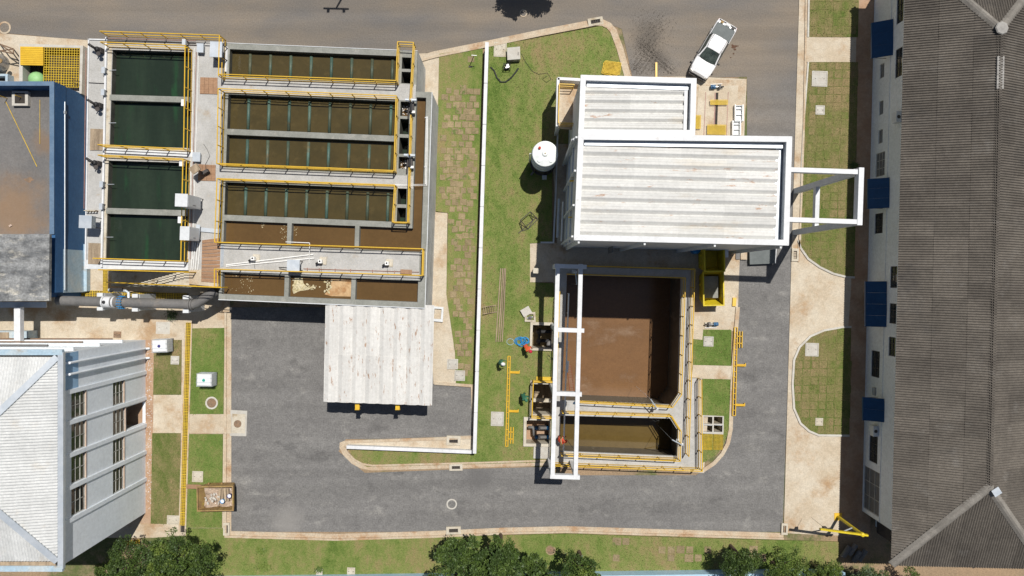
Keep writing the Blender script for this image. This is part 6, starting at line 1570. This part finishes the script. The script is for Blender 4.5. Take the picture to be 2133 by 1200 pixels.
# slab north of the white building
sn = thing('grit_slab', W(1500,215), 'beige concrete slab with central slot at the north of white building', 'slab')
slab('slab', [(1450,165),(1554,167),(1546,290),(1444,290)], 0, .07, 'kerb', sn); slab('inner_slab', [(1455,180),(1538,178),(1533,290),(1449,290)], .07, .095, 'concrete', sn)
slab('slot', [(1490.5,193),(1496.5,193),(1494,262),(1488.5,262)], .095, .1, 'hole_dark', sn)
slab('slot_edge', [(1489,193),(1491,193),(1489,262),(1487,262)], .095, .12, 'pvc_brown', sn)
for x in (1470,1517): MB().beam(W(x,192,.1),W(x-4,285,.1),.05,.03).build('rail_groove','pvc_brown',sn)
def ygrate(cx, cy, w, h, rz, z, label, pitch=.11):
    p = W(cx,cy,z); o = bpy.data.objects.new('grating_panel', grate_mesh(w,h,pitch,.034,0)); COL.objects.link(o); o.location = p; o.rotation_euler = (R(random.uniform(-1.5,1.5)),0,R(rz)); tag(o,label,'grating','loose yellow grating panels')
ygrate(1498,213,1.35,.36,0,.3,'narrow yellow grating bridging the slot in the north slab',.09); ygrate(1493,270,1.45,.75,-1,.3,'yellow grating panel on slab beside the white building edge',.08)
ygrate(1453,254,.5,1.05,-1,.3,'small yellow grating at the corner of white building',.08)
for i,(dx,dy,rz) in enumerate(((0,0,3),(-2,1,-14),(2,-2,-9))): ygrate(1274+dx,143+dy,1.25,.95,rz,.14+.06*i,['lowest','middle','topmost'][i]+' yellow grating in the heap on the lawn corner',.1)
# white trays on the slab, hose slot
for i,(x,y,h_) in enumerate(((1537,237,1.3),(1532,268,1.15))):
    t2 = thing('white_trough', W(x,y,.08), ('upper' if i == 0 else 'lower')+' white plastic trough on the north slab', 'trough'); p = W(x,y,.1)
    MB().box(p.x-.26,p.x+.26,p.y-h_/2,p.y+h_/2,.1,.16).build('base','pvc',t2)
    for s_ in (-1,1): MB().box(p.x+s_*.3-.04,p.x+s_*.3+.04,p.y-h_/2,p.y+h_/2,.1,.42).build('side','pvc',t2)
    for f in (-.45,-.1,.25,.45): MB().box(p.x-.26,p.x+.26,p.y+h_*f-.02,p.y+h_*f+.02,.16,.34).build('divider','white_tint',t2)
tag(MB().box(W(1364.5,0).x,W(1368.5,0).x,W(0,162).y,W(0,131).y,.0,.12).build('yellow_bar','yellow'), 'single yellow bar on asphalt north of the white building', 'bar')
tag(MB().beam(W(1530,620,.1),W(1529,638,.12),.28,.1).build('yellow_block','yellow'), 'small yellow block on concrete beside the yellow skip', 'block')
tag(MB().obox(W(1537,529,.09),(.32,.85,.08),R(-1)).build('grey_plate','pipe_grey'), 'grey metal plate on the ground near the dark cover plate', 'plate')
tag(MB().obox(W(1549,533,.12),(.5,.6,.14),R(-1)).build('beige_block','concrete'), 'beige concrete block next to grey plate near the dark cover plate', 'block')
# ================================================================== YELLOW RAIL SECTIONS LYING AROUND
def rail_section(a, b_, w, label, arms, end, z=.14, side=1):
    A, B = W(*a,z), W(*b_,z); t = thing('rail_section', (A+B)/2*1.0, label, 'railing', 'loose yellow rail sections'); t.location.z = z-.05
    d_ = (B-A).normalized(); s_ = Vector((-d_.y,d_.x,0))*side
    for k in (0,1): MB().tube(A+s_*w*k,B+s_*w*k,.045,6).build('rail','yellow',t)
    n_ = int((B-A).length/.42)
    for i in range(n_+1): q = A.lerp(B,i/n_); MB().tube(q,q+s_*w,.028,6).build('rung','yellow',t)
    for f, ln in arms:
        q = A.lerp(B,f)+s_*w
        for o_ in (0,.1): MB().tube(q+d_*o_,q+s_*ln+d_*o_+Vector((0,0,.05)),.05,6).build('arm','yellow',t)
        MB().obox(q+s_*ln,(.06,.24,.12)).build('arm_plate','yellow',t)
    if end is not None:
        q = A.lerp(B,end)+s_*w
        for o_ in (0,.55): MB().tube(q+d_*(o_),q+d_*o_+s_*.4,.045,6).build('end_bar','yellow',t)
        for k in (.2,.4): MB().tube(q+s_*k-d_*.4,q+s_*k+d_*.9,.045,6).build('end_bar','yellow',t)
    return t
rail_section((1058,742),(1053,930),.18,'long yellow rail section lying on the lawn beside the white wall',[(.17,.75),(.60,.75)],.84,side=1)
rail_section((1530,682),(1526,866),.22,'long yellow rail section leaning along the road edge by the brown tank',[(.42,.7),(.87,.7)],.1,side=1)
# poles and ladders on the lawn
for i,(x0_,x1_,z_) in enumerate(((1043,1033,.12),(1047,1037.5,.13),(1050.5,1042,.12),(1053,1046,.17))):
    m_ = W(x1_,712,z_); n_ = W(x0_,559,z_)
    tag(MB().path([n_,n_.lerp(m_,.5)+Vector((.03*(i%2),0,.0)),m_],[.045,.05,.042],8).build('timber_pole','wood_grey'), ['leftmost','second from the left','third from the left','rightmost'][i]+' of the four long timber poles on the lawn', 'pole', 'long timber poles')
ld = thing('ladder', W(1018,647), 'short wooden ladder lying from the white wall to poles', 'ladder')
A0, B0 = W(1005,640,.5), W(1034,636,.12); A1, B1 = W(1006,654,.45), W(1035,650,.12)
MB().path([A0,A0.lerp(B0,.5)+Vector((0,0,-.05)),B0],.03,6).build('stile','wood_grey',ld); MB().path([A1,A1.lerp(B1,.5)+Vector((0,0,-.05)),B1],.03,6).build('stile','wood_grey',ld)
for i in range(7): MB().tube(A0.lerp(B0,(i+.5)/7),A1.lerp(B1,(i+.5)/7),.02,6).build('rung','wood_grey',ld)
# black trestle on the lawn
tr = thing('steel_trestle', W(1100,465), 'thin black steel trestle frame on lawn beside the round tank shadow', 'trestle')
tp_ = [(1105,441),(1084,459),(1120,457),(1088,481),(1100,477),(1110,460)]
for a_, b2 in ((0,1),(0,2),(1,3),(2,4),(0,5),(1,4),(3,4),(5,4)): MB().tube(W(*tp_[a_],.6 if a_ < 2 else .1),W(*tp_[b2],.6 if b2 < 2 else .1),.03,6).build('bar','dark_metal',tr)
MB().tube(W(1118,452,.1),W(1080,486,.1),.035,6).build('foot','dark_metal',tr)
# post shadow stand in the strip, hose, pumps on the lawn
ls = thing('sprinkler_post', W(978,138), 'thin bent sprinkler post on the patchy turf strip', 'post')
MB().tube(W(978,138,.08),W(987,117,1.3),.03,6).build('post','dark_metal',ls); MB().tube(W(982,115,1.3),W(993,116,1.3),.03,6).build('head','steel',ls); MB().obox(W(980,139,.1),(.3,.1,.06)).build('foot','dark_metal',ls)
tag(MB().path([W(1022,140,.12),W(1029,147,.11),W(1035,162,.11),W(1043,171,.11),W(1053,171,.11),W(1065,162,.11),W(1073,152,.11),W(1080,142,.12)],.06,8).build('rubber_hose','rubber_hose'), 'thick black hose curving across the lawn by the white wall', 'hose')
tag(MB().path([W(1086,112,.1),W(1094,128,.1),W(1108,148,.1),W(1122,155,.1),W(1140,152,.1),W(1148,165,.1),W(1138,172,.1),W(1130,165,.1),W(1140,158,.1)],.016,5).build('loose_cable','black'), 'thin dark cable trailing over lawn from the concrete box', 'cable')
gp2 = thing('petrol_pump', W(1056,141), 'small portable motor pump on the lawn near concrete box', 'pump'); p = W(1056,141,.08)
fr_ = MB()
for z in (.05,.45): fr_.path([p+Vector((x,y,z)) for x,y in ((-.25,-.2),(.25,-.2),(.25,.2),(-.25,.2),(-.25,-.2))],.025,6)
for x,y in ((-.25,-.2),(.25,-.2),(.25,.2),(-.25,.2)): fr_.tube(p+Vector((x,y,.05)),p+Vector((x,y,.45)),.025,6)
fr_.build('frame','black',gp2); MB().obox(p+Vector((.02,0,.25)),(.3,.26,.3),.3).build('engine','steel',gp2); MB().lathe(p+Vector((-.1,.05,.4)),[(.09,0),(.09,.08),(.02,.1)],10).build('fuel_cap','black',gp2)
# inspection chamber with tilted lid
ch = pit('inspection_chamber', [(1094,651),(1115,650),(1116,671),(1093,670)],[(1098,655),(1111,654.5),(1112,667),(1097,666)],.22,-.05,'small open chamber with valve inside on the lawn')
tag(MB().obox(W(1096,649,.28),(.75,.62,.06),M=Matrix.Rotation(R(30),3,'Z')@Matrix.Rotation(R(8),3,'X')).build('concrete_cover','pad'), 'pale lid lying aslant beside the small open chamber', 'lid')
t2 = thing('chamber_valve', W(1104,662,.06), 'grey valve inside the small open chamber', 'valve'); MB().lathe(W(1104,662,.06),[(.16,0),(.16,.1),(.06,.16),(.02,.2)],12).build('body','pipe_grey',t2); MB().tube(W(1098,663,.12),W(1110,660,.12),.05,8).build('pipe','galv',t2)
# hoses
hz_ = MB()
hs = thing('hose_coil', W(1083,712), 'tangled bright blue hose coil on the lawn next to worker', 'hose')
for k,(cx,cy,r_) in enumerate(((1079,711,.26),(1083,710,.3),(1081,713,.22),(1094,709,.25),(1096,711,.2),(1093,710,.3),(1086,712,.34),(1096,709,.15))):
    p = W(cx,cy,.1); MB().path([p+Vector((r_*math.cos(t_)*1.1+random.uniform(-.02,.02),r_*math.sin(t_)+random.uniform(-.02,.02),.02*k)) for t_ in np.linspace(0,6.3,18)],.028,6).build('hose_loop','blue_plastic',hs)
p = W(1063,712,.1); hs2 = tag(MB().path([p+Vector((.28*math.cos(t_),.25*math.sin(t_),0)) for t_ in np.linspace(0,6,16)],.015,5).build('thin_hose','pale_blue'), 'thin pale blue hose ring left of the blue coil', 'hose')
tag(MB().path([W(1146,742,.1),W(1141,738,.1),W(1139,745,.1),W(1145,752,.1),W(1148,745,.1),W(1142,741,.12)],.015,5).build('loose_cable','black'), 'small loop of black cable on lawn by the gantry', 'cable')
# yellow jib crane bottom right
jb = thing('jib_crane', W(1745,1078), 'yellow jib crane standing at the bottom of the right building', 'crane')
base = W(1745,1076,0); tp2 = Vector((base.x,base.y,3.75)); 
MB().tube(base,tp2,.12,14).build('column','skip_yellow',jb); MB().obox(base+Vector((0,0,.04)),(.6,.6,.08)).build('base_plate','yellow',jb)
ar = W(1708,1102,3.75)+Vector((0,0,0)); c = Vector((tp2.x,tp2.y,3.8)); dv = (ar-c).normalized()
MB().beam(c-dv*.4,ar,.12,.24).build('arm','skip_yellow',jb); MB().tube(Vector((base.x,base.y,2.4)),c+dv*1.3+Vector((0,0,-.15)),.05,8).build('brace','galv',jb)
MB().lathe(c,[(.13,-.25),(.17,0),(.14,.14),(.02,.18)],14).build('bearing','skip_yellow',jb); MB().obox(c+dv*2.6+Vector((0,0,-.35)),(.25,.2,.35)).build('hoist','dark_metal',jb)
MB().tube(c+dv*2.6+Vector((0,0,-.5)),c+dv*2.6+Vector((0,0,-2.6)),.012,5).build('chain','dark_metal',jb)
# concrete pipes stacked in the shade, the shade also put into their darker grey
for i,(x,y) in enumerate(((1762,1148),(1775,1144),(1784,1158),(1796,1156))):
    a_ = W(x-7,y+12,.35); b2 = W(x+8,y-10,.35); t2 = tag(MB().tube(a_,b2,.2,14).build('concrete_pipe','pipe_grey'), ['leftmost','second','third','rightmost'][i]+' of four grey pipes lying in the shade by the wall', 'pipe', 'grey pipes by the wall')
# dry bush in the pipe's shade
db = thing('dry_bush', W(361,656), 'small dark dry bush at the pipe shadow on the pavement', 'bush'); c = W(361,656,0); mb = MB()
for i in range(260):
    v = Vector((random.gauss(0,.22),random.gauss(0,.2),abs(random.gauss(.3,.18)))); q = c+v; d2 = Vector((random.gauss(0,1),random.gauss(0,1),random.gauss(0,.6))).normalized()*.1; e2 = Vector((-d2.y,d2.x,.02))*.4; mb.add([q-d2,q+e2,q+d2],[(0,1,2)])
mb.build('foliage','leaf_dark',db); MB().tube(c,c+Vector((0,0,.4)),.03,6).build('stem','bark',db)
# lamp post north of the frame: only its shadow reaches the road in view
sx, sy = W(700,18).x, W(700,18).y; hL = 8.5; bx_, by_ = sx+SHX*hL, sy+SHY*hL
lp = thing('street_lamp', (bx_,by_,0), 'tall twin headed lamp post whose shadow falls on north road', 'lamp')
MB().tube((bx_,by_,0),(bx_,by_,hL),.11,10,.07).build('pole','steel',lp); MB().beam((bx_-1.0,by_+.02,hL),(bx_+1.0,by_-.04,hL),.12,.1).build('cross_arm','steel',lp)
for s_ in (-.62,.62): MB().obox((bx_+s_,by_-.16,hL+.02),(.2,.28,.12)).build('lamp_head','dark_metal',lp)

# ================================================================== PEOPLE
def clothmat(nm, shirt, trouser, stripe=None):
    m = bpy.data.materials.new(nm); m.use_nodes = True; n = m.node_tree.nodes; l = m.node_tree.links; b = n['Principled BSDF']; b.inputs['Roughness'].default_value = .85
    tc = n.new('ShaderNodeTexCoord'); sp_ = n.new('ShaderNodeSeparateXYZ'); l.new(tc.outputs['Object'], sp_.inputs[0])
    mr = n.new('ShaderNodeMath'); mr.operation = 'MULTIPLY'; mr.inputs[1].default_value = 1/1.9; l.new(sp_.outputs['Z'], mr.inputs[0])
    cr = n.new('ShaderNodeValToRGB'); cr.color_ramp.interpolation = 'CONSTANT'; e = cr.color_ramp.elements
    e[0].position = 0; e[0].color = (.03,.025,.02,1); e[1].position = .06; e[1].color = L(trouser)
    for pos, c in ([(.47,shirt)] + ([(.66,stripe),(.70,shirt)] if stripe else []) + [(.785,(.36,.20,.13))]):
        x = e.new(pos); x.color = L(c)
    l.new(mr.outputs[0], cr.inputs[0])
    no = n.new('ShaderNodeTexNoise'); no.inputs['Scale'].default_value = 14; l.new(tc.outputs['Object'], no.inputs['Vector'])
    m2 = n.new('ShaderNodeMapRange'); m2.inputs[3].default_value = .75; m2.inputs[4].default_value = 1.2; l.new(no.outputs['Fac'], m2.inputs[0])
    vm = n.new('ShaderNodeVectorMath'); vm.operation = 'SCALE'; l.new(cr.outputs[0], vm.inputs[0]); l.new(m2.outputs[0], vm.inputs['Scale']); l.new(vm.outputs[0], b.inputs['Base Color'])
    return m
def person(px_, py_, z, face, lean, shirt, trouser, hat, label, stripe=None, arms=(.5,.5)):
    p = W(px_,py_,z); t = thing('person', p, label, 'person', None, face)
    hip = Vector((0,0,.92)); cl, sl_ = math.cos(lean), math.sin(lean)
    def up(x, y, zz): return hip+Vector((x*cl+zz*sl_, y, zz*cl-x*sl_))      # torso frame leaning forward (+x)
    V = []; E = []; Rr = []
    def add(v, r, par=None):
        V.append(tuple(v)); Rr.append(r if isinstance(r, tuple) else (r,r)); i = len(V)-1
        if par is not None: E.append((par,i))
        return i
    pel = add(hip, (.15,.12)); wa = add(up(0,0,.18),(.145,.11),pel); chst = add(up(.01,0,.40),(.175,.12),wa); nk = add(up(.01,0,.56),(.06,.06),chst)
    hd0 = add(up(.03,0,.65),(.075,.085),nk); hd1 = add(up(.04,0,.74),(.082,.098),hd0); add(up(.03,0,.83),(.06,.075),hd1)
    add(up(.145,0,.70),.018,hd1); 
    for s_ in (-1,1): add(up(.03,s_*.1,.72),.02,hd1)                      # nose, ears
    for s_, k_ in ((-1,arms[0]),(1,arms[1])):
        sh = add(up(0,s_*.19,.49),.07,chst); el = add(up(.06+.18*k_,s_*.26,.49-.26),.05,sh); wr = add(up(.14+.42*k_,s_*.20,.49-.46+.2*k_),.036,el)
        pm = add(up(.17+.46*k_,s_*.19,.49-.53+.2*k_),(.042,.022),wr)
        for f, (dx, dy, ln) in enumerate(((.0,-.03,.07),(.008,-.01,.085),(.008,.012,.08),(0,.032,.06))):
            b0 = add(Vector(V[pm])+Vector((.02+dx,dy,-.03)),.011,pm); add(Vector(V[b0])+Vector((ln*.6,0,-ln*.6)),.009,b0)
        th = add(Vector(V[pm])+Vector((.03,-s_*.05,.0)),.012,pm); add(Vector(V[th])+Vector((.04,-s_*.01,-.03)),.01,th)
        hp_ = add(hip+Vector((0,s_*.1,-.06)),.10,pel); kn = add(Vector((.05+.02*s_,s_*.12,.48)),.068,hp_); an = add(Vector((-.02+.05*s_,s_*.13,.09)),.045,kn); add(Vector((.14+.05*s_,s_*.15,.045)),.045,an)
    me = bpy.data.meshes.new('body'); me.from_pydata(V, E, []); o = bpy.data.objects.new('body', me); COL.objects.link(o); o.parent = t
    sk_ = o.modifiers.new('skin','SKIN'); 
    lay = me.skin_vertices[0].data if me.skin_vertices else None
    if lay is None:
        bm = bmesh.new(); bm.from_mesh(me); bm.verts.layers.skin.verify(); bm.to_mesh(me); bm.free(); lay = me.skin_vertices[0].data
    for i, r in enumerate(Rr): lay[i].radius = r
    lay[0].use_root = True
    sub = o.modifiers.new('sub','SUBSURF'); sub.levels = 1; sub.render_levels = 1
    me.materials.append(clothmat('work_clothes', shirt, trouser, stripe))
    hc = up(.035,0,.76); hm = mat('helmet', hat, None, 2, 6, .03, rough=.35, bump=0)
    M_ = Matrix.Rotation(lean,3,'Y'); mb = MB(); rings = [(.150,-.01,.02),(.135,.0,0),(.132,.05,0),(.11,.1,0),(.06,.135,0),(.01,.142,0)]; vs = []
    for r, zz, ex in rings:
        for i in range(16):
            a_ = 6.2832*i/16; vs.append(hc+M_@Vector((r*1.08*math.cos(a_)+(ex if math.cos(a_) > 0 else 0), r*.92*math.sin(a_), zz)))
    mb.add(vs,[(i*16+j,i*16+(j+1)%16,(i+1)*16+(j+1)%16,(i+1)*16+j) for i in range(5) for j in range(16)]+[tuple(range(80,96))])
    me2 = bpy.data.meshes.new('helmet'); me2.from_pydata(mb.v,[],mb.f); me2.materials.append(hm); h = bpy.data.objects.new('helmet',me2); COL.objects.link(h); h.parent = t
    # eyes and mouth on the face
    ft = MB()
    for s_ in (-1,1): ft.obox(up(.132,s_*.035,.735),(.012,.022,.012))
    ft.obox(up(.13,0,.655),(.012,.045,.01)); me3 = bpy.data.meshes.new('face'); me3.from_pydata(ft.v,[],ft.f); me3.materials.append(MT['black']); f_ = bpy.data.objects.new('face',me3); COL.objects.link(f_); f_.parent = t
    return t
person(1094,718,.08,R(-45),.75,(.62,.10,.03),(.40,.09,.04),(.55,.03,.07),'worker in orange clothes and red helmet stooping beside blue hose',arms=(.9,.9))
person(1041,752,.08,R(-10),.35,(.05,.16,.09),(.06,.20,.08),(.82,.82,.82),'worker in green clothes with white helmet on lawn by the wall',arms=(.6,.5))
person(1089,819,.08,R(-50),.45,(.03,.14,.08),(.03,.12,.06),(.04,.17,.10),'worker in dark green clothes and green helmet near the open pit',arms=(.5,.8))
person(1163,911,ZT,R(5),.55,(.60,.07,.03),(.45,.10,.05),(.60,.09,.03),'worker in orange with pale stripe leaning over the small pool',stripe=(.75,.66,.35),arms=(.9,.8))

# ================================================================== TREES
def tree(px_, py_, zc, rad, hz2, label, m, nclump, leaf=.13, group='trees along the bottom edge', name='leafy_tree', per=70, seed=1):
    rg = np.random.default_rng(seed); p = W(px_,py_,zc); t = thing(name, (p.x,p.y,0), label, 'tree', group)
    c = np.array([p.x,p.y,zc]); nl = int(rg.integers(8,12)); lobes = []
    for i in range(nl):                                   # limbs ending in lobes of different size
        a_ = 6.2832*i/nl+rg.normal(0,.3); rr = rad*rg.uniform(.30,.86); lz = hz2*(1-(rr/rad)**2)*rg.uniform(.2,.95)-hz2*.1
        lobes.append((c+np.array([rr*math.cos(a_),rr*math.sin(a_),lz]), rad*rg.uniform(.20,.42)))
    lobes.append((c+np.array([0,0,hz2*.7]), rad*.42)); lobes.append((c, rad*.5))
    ms = {'leaf_dark':('leaf_dark','leaf_mid'),'leaf_mid':('leaf_mid','leaf_dark','leaf_light'),'leaf_light':('leaf_light','leaf_mid'),'leaf_grey':('leaf_grey','leaf_mid')}[m]
    VV = [([],[]) for _ in ms]
    wsum = sum(l_[1]**2 for l_ in lobes)
    for lc, lr in lobes:
        for _ in range(max(3,int(nclump*1.15*lr**2/wsum))):
            d_ = rg.normal(size=3); d_ /= np.linalg.norm(d_); d_[2] = abs(d_[2])*.9-.2
            q = lc+d_*lr*rg.uniform(.55,1.12)*np.array([1,1,.8]); s_ = rg.uniform(.12,.34)*(.6+.25*rad**.5)
            n_ = int(per*rg.uniform(.5,1.3)); off = rg.normal(size=(n_,3)); off /= np.linalg.norm(off,axis=1)[:,None]; off[:,2] *= .7
            pos = q+off*(s_*rg.uniform(.1,1.0,n_)**.6)[:,None]
            ax = off+rg.normal(0,.5,(n_,3)); ax[:,2] += .1; ax /= np.linalg.norm(ax,axis=1)[:,None]
            sd = np.cross(ax,rg.normal(size=(n_,3))); sd /= np.linalg.norm(sd,axis=1)[:,None]
            ln = leaf*rg.uniform(.55,1.35,n_); wd = ln*rg.uniform(.22,.42,n_)
            V, Fi = VV[int(rg.choice(len(ms), p=[.62,.38] if len(ms) == 2 else [.5,.3,.2]))]
            e = pos+ax*ln[:,None]; b2 = pos+ax*ln[:,None]*.5+sd*wd[:,None]; d2 = pos+ax*ln[:,None]*.5-sd*wd[:,None]
            base_ = len(V); V.extend(np.stack([pos,b2,e,d2],1).reshape(-1,3).tolist()); Fi.extend([(base_+4*i,base_+4*i+1,base_+4*i+2,base_+4*i+3) for i in range(n_)])
    mb = MB(); mi = []
    for k, (V, Fi) in enumerate(VV):
        o_ = len(mb.v); mb.v += [tuple(v) for v in V]; mb.f += [tuple(i+o_ for i in f) for f in Fi]; mi += [k]*len(Fi)
    cr_ = mb.build('crown', ms[0], t)
    for k in ms[1:]: cr_.data.materials.append(MT[k])
    cr_.data.polygons.foreach_set('material_index', mi)
    th_ = MB(); th_.path([(p.x,p.y,0),(p.x+.1,p.y,zc*.4),(p.x,p.y+.05,zc)],[.05*rad+.08,.04*rad+.06,.03*rad+.03],9)
    for lc, lr in lobes:
        q = Vector(lc)+Vector((0,0,lr*.3)); s0 = Vector((p.x,p.y,zc*rg.uniform(.4,.8))); th_.path([s0,s0.lerp(q,.5)+Vector((0,0,-.1)),q],[.025*rad+.03,.02*rad+.015,.014],6)
    th_.build('trunk','bark',t)
    return t
tree(374,1184,3.6,3.1,2.0,'dense round green tree at the bottom left beside the lawn','leaf_mid',470,.12,seed=3)
tree(290,1204,3.0,2.8,1.6,'darker tree left of the round bottom left tree','leaf_dark',360,.12,seed=4)
tree(208,1232,2.6,2.3,1.4,'low tree at the foot of the pale grey facade','leaf_mid',200,.12,seed=14)
tree(985,1200,3.6,3.1,1.9,'broad pointed leaf tree at bottom centre','leaf_dark',320,.17,seed=5)
tree(1040,1160,4.4,1.7,2.0,'tall pointed tree rising at bottom centre','leaf_dark',140,.18,seed=6)
tree(1112,1198,3.2,1.8,1.5,'round tree right of the tall bottom centre tree','leaf_dark',130,.17,seed=7)
tree(1214,1184,3.2,1.6,1.5,'separate small tree right of the bottom centre group','leaf_mid',120,.15,seed=8)
tree(1545,1166,2.8,1.35,1.2,'small dark tree at the bottom beside the right lawn','leaf_dark',170,.10,seed=9)
tree(1630,1196,2.2,2.0,1.1,'light green hedge bush at bottom right','leaf_light',200,.10,seed=10)
tree(1720,1202,2.0,1.7,1.0,'yellow green hedge bush under the yellow crane','leaf_light',170,.10,seed=11)
tree(1810,1212,2.0,1.5,.9,'grey green bush at the corner of the right building','leaf_grey',150,.10,seed=12)
tree(1530,1222,2.4,1.5,1.0,'lower bush in front of the small dark tree','leaf_mid',120,.11,seed=15)
tree(1895,1222,1.8,1.3,.8,'low green bush under the south eave of the brown roof','leaf_mid',110,.11,seed=16)
# a tree north of the frame: its shadow falls on the road in view
sp0 = W(1096,-30); zc0 = 5.5; k0 = W(0,0,zc0)
cx0, cy0 = sp0.x+SHX*zc0, sp0.y+SHY*zc0; s0_ = F/(H-zc0)
tree(NX+cx0*s0_, NY-cy0*s0_, zc0, 2.6, 2.0,'round tree north of the road casting shade on it','leaf_mid',330,.2,group='trees north of the road',seed=13)
# small plants in the bottom lawn
for i,(x,y,r_) in enumerate(((548,1180,.55),(543,1148,.35),(665,1186,.3),(1178,348,.12),(1779,345,.3))):
    if i == 3: continue
    p = W(x,y,.1); t2 = thing('weed_plant', p, ['bright green weed patch in the bottom left lawn','smaller weed patch above the bright one in the bottom lawn','dark weed beside the tiny pale cover','','small potted green plant by the right building'][i], 'plant'); mb = MB()
    for k in range(int(220*r_+60)):
        q = p+Vector((random.gauss(0,r_*.5),random.gauss(0,r_*.35),abs(random.gauss(.06,.06)))); d2 = Vector((random.gauss(0,1),random.gauss(0,1),random.gauss(.3,.3))).normalized()*.08; e2 = Vector((-d2.y,d2.x,.0))*.5; mb.add([q-d2,q+e2,q+d2,q-e2],[(0,1,2,3)])
    mb.build('leaves','leaf_light' if i < 2 else 'leaf_mid',t2); MB().tube(p-Vector((0,0,.05)),p+Vector((0,0,.1)),.02,5).build('stem','bark',t2)
# white plaster crumbs at the foot of the facade
mb = MB()
for i in range(260):
    x, y = random.gauss(311,4), random.uniform(712,1060); p = W(x,y,.03); s_ = random.uniform(.015,.06); mb.obox(p,(s_,s_*.8,s_*.4),random.uniform(0,3))
tag(mb.build('plaster_crumbs','white'), 'white plaster crumbs scattered along the foot of grey facade', 'debris', kind='stuff')
struct('facade_strip', MB().prism(WP([(296,708),(322,708),(316,1090),(292,1090)]), None, .027), 'pave_red')
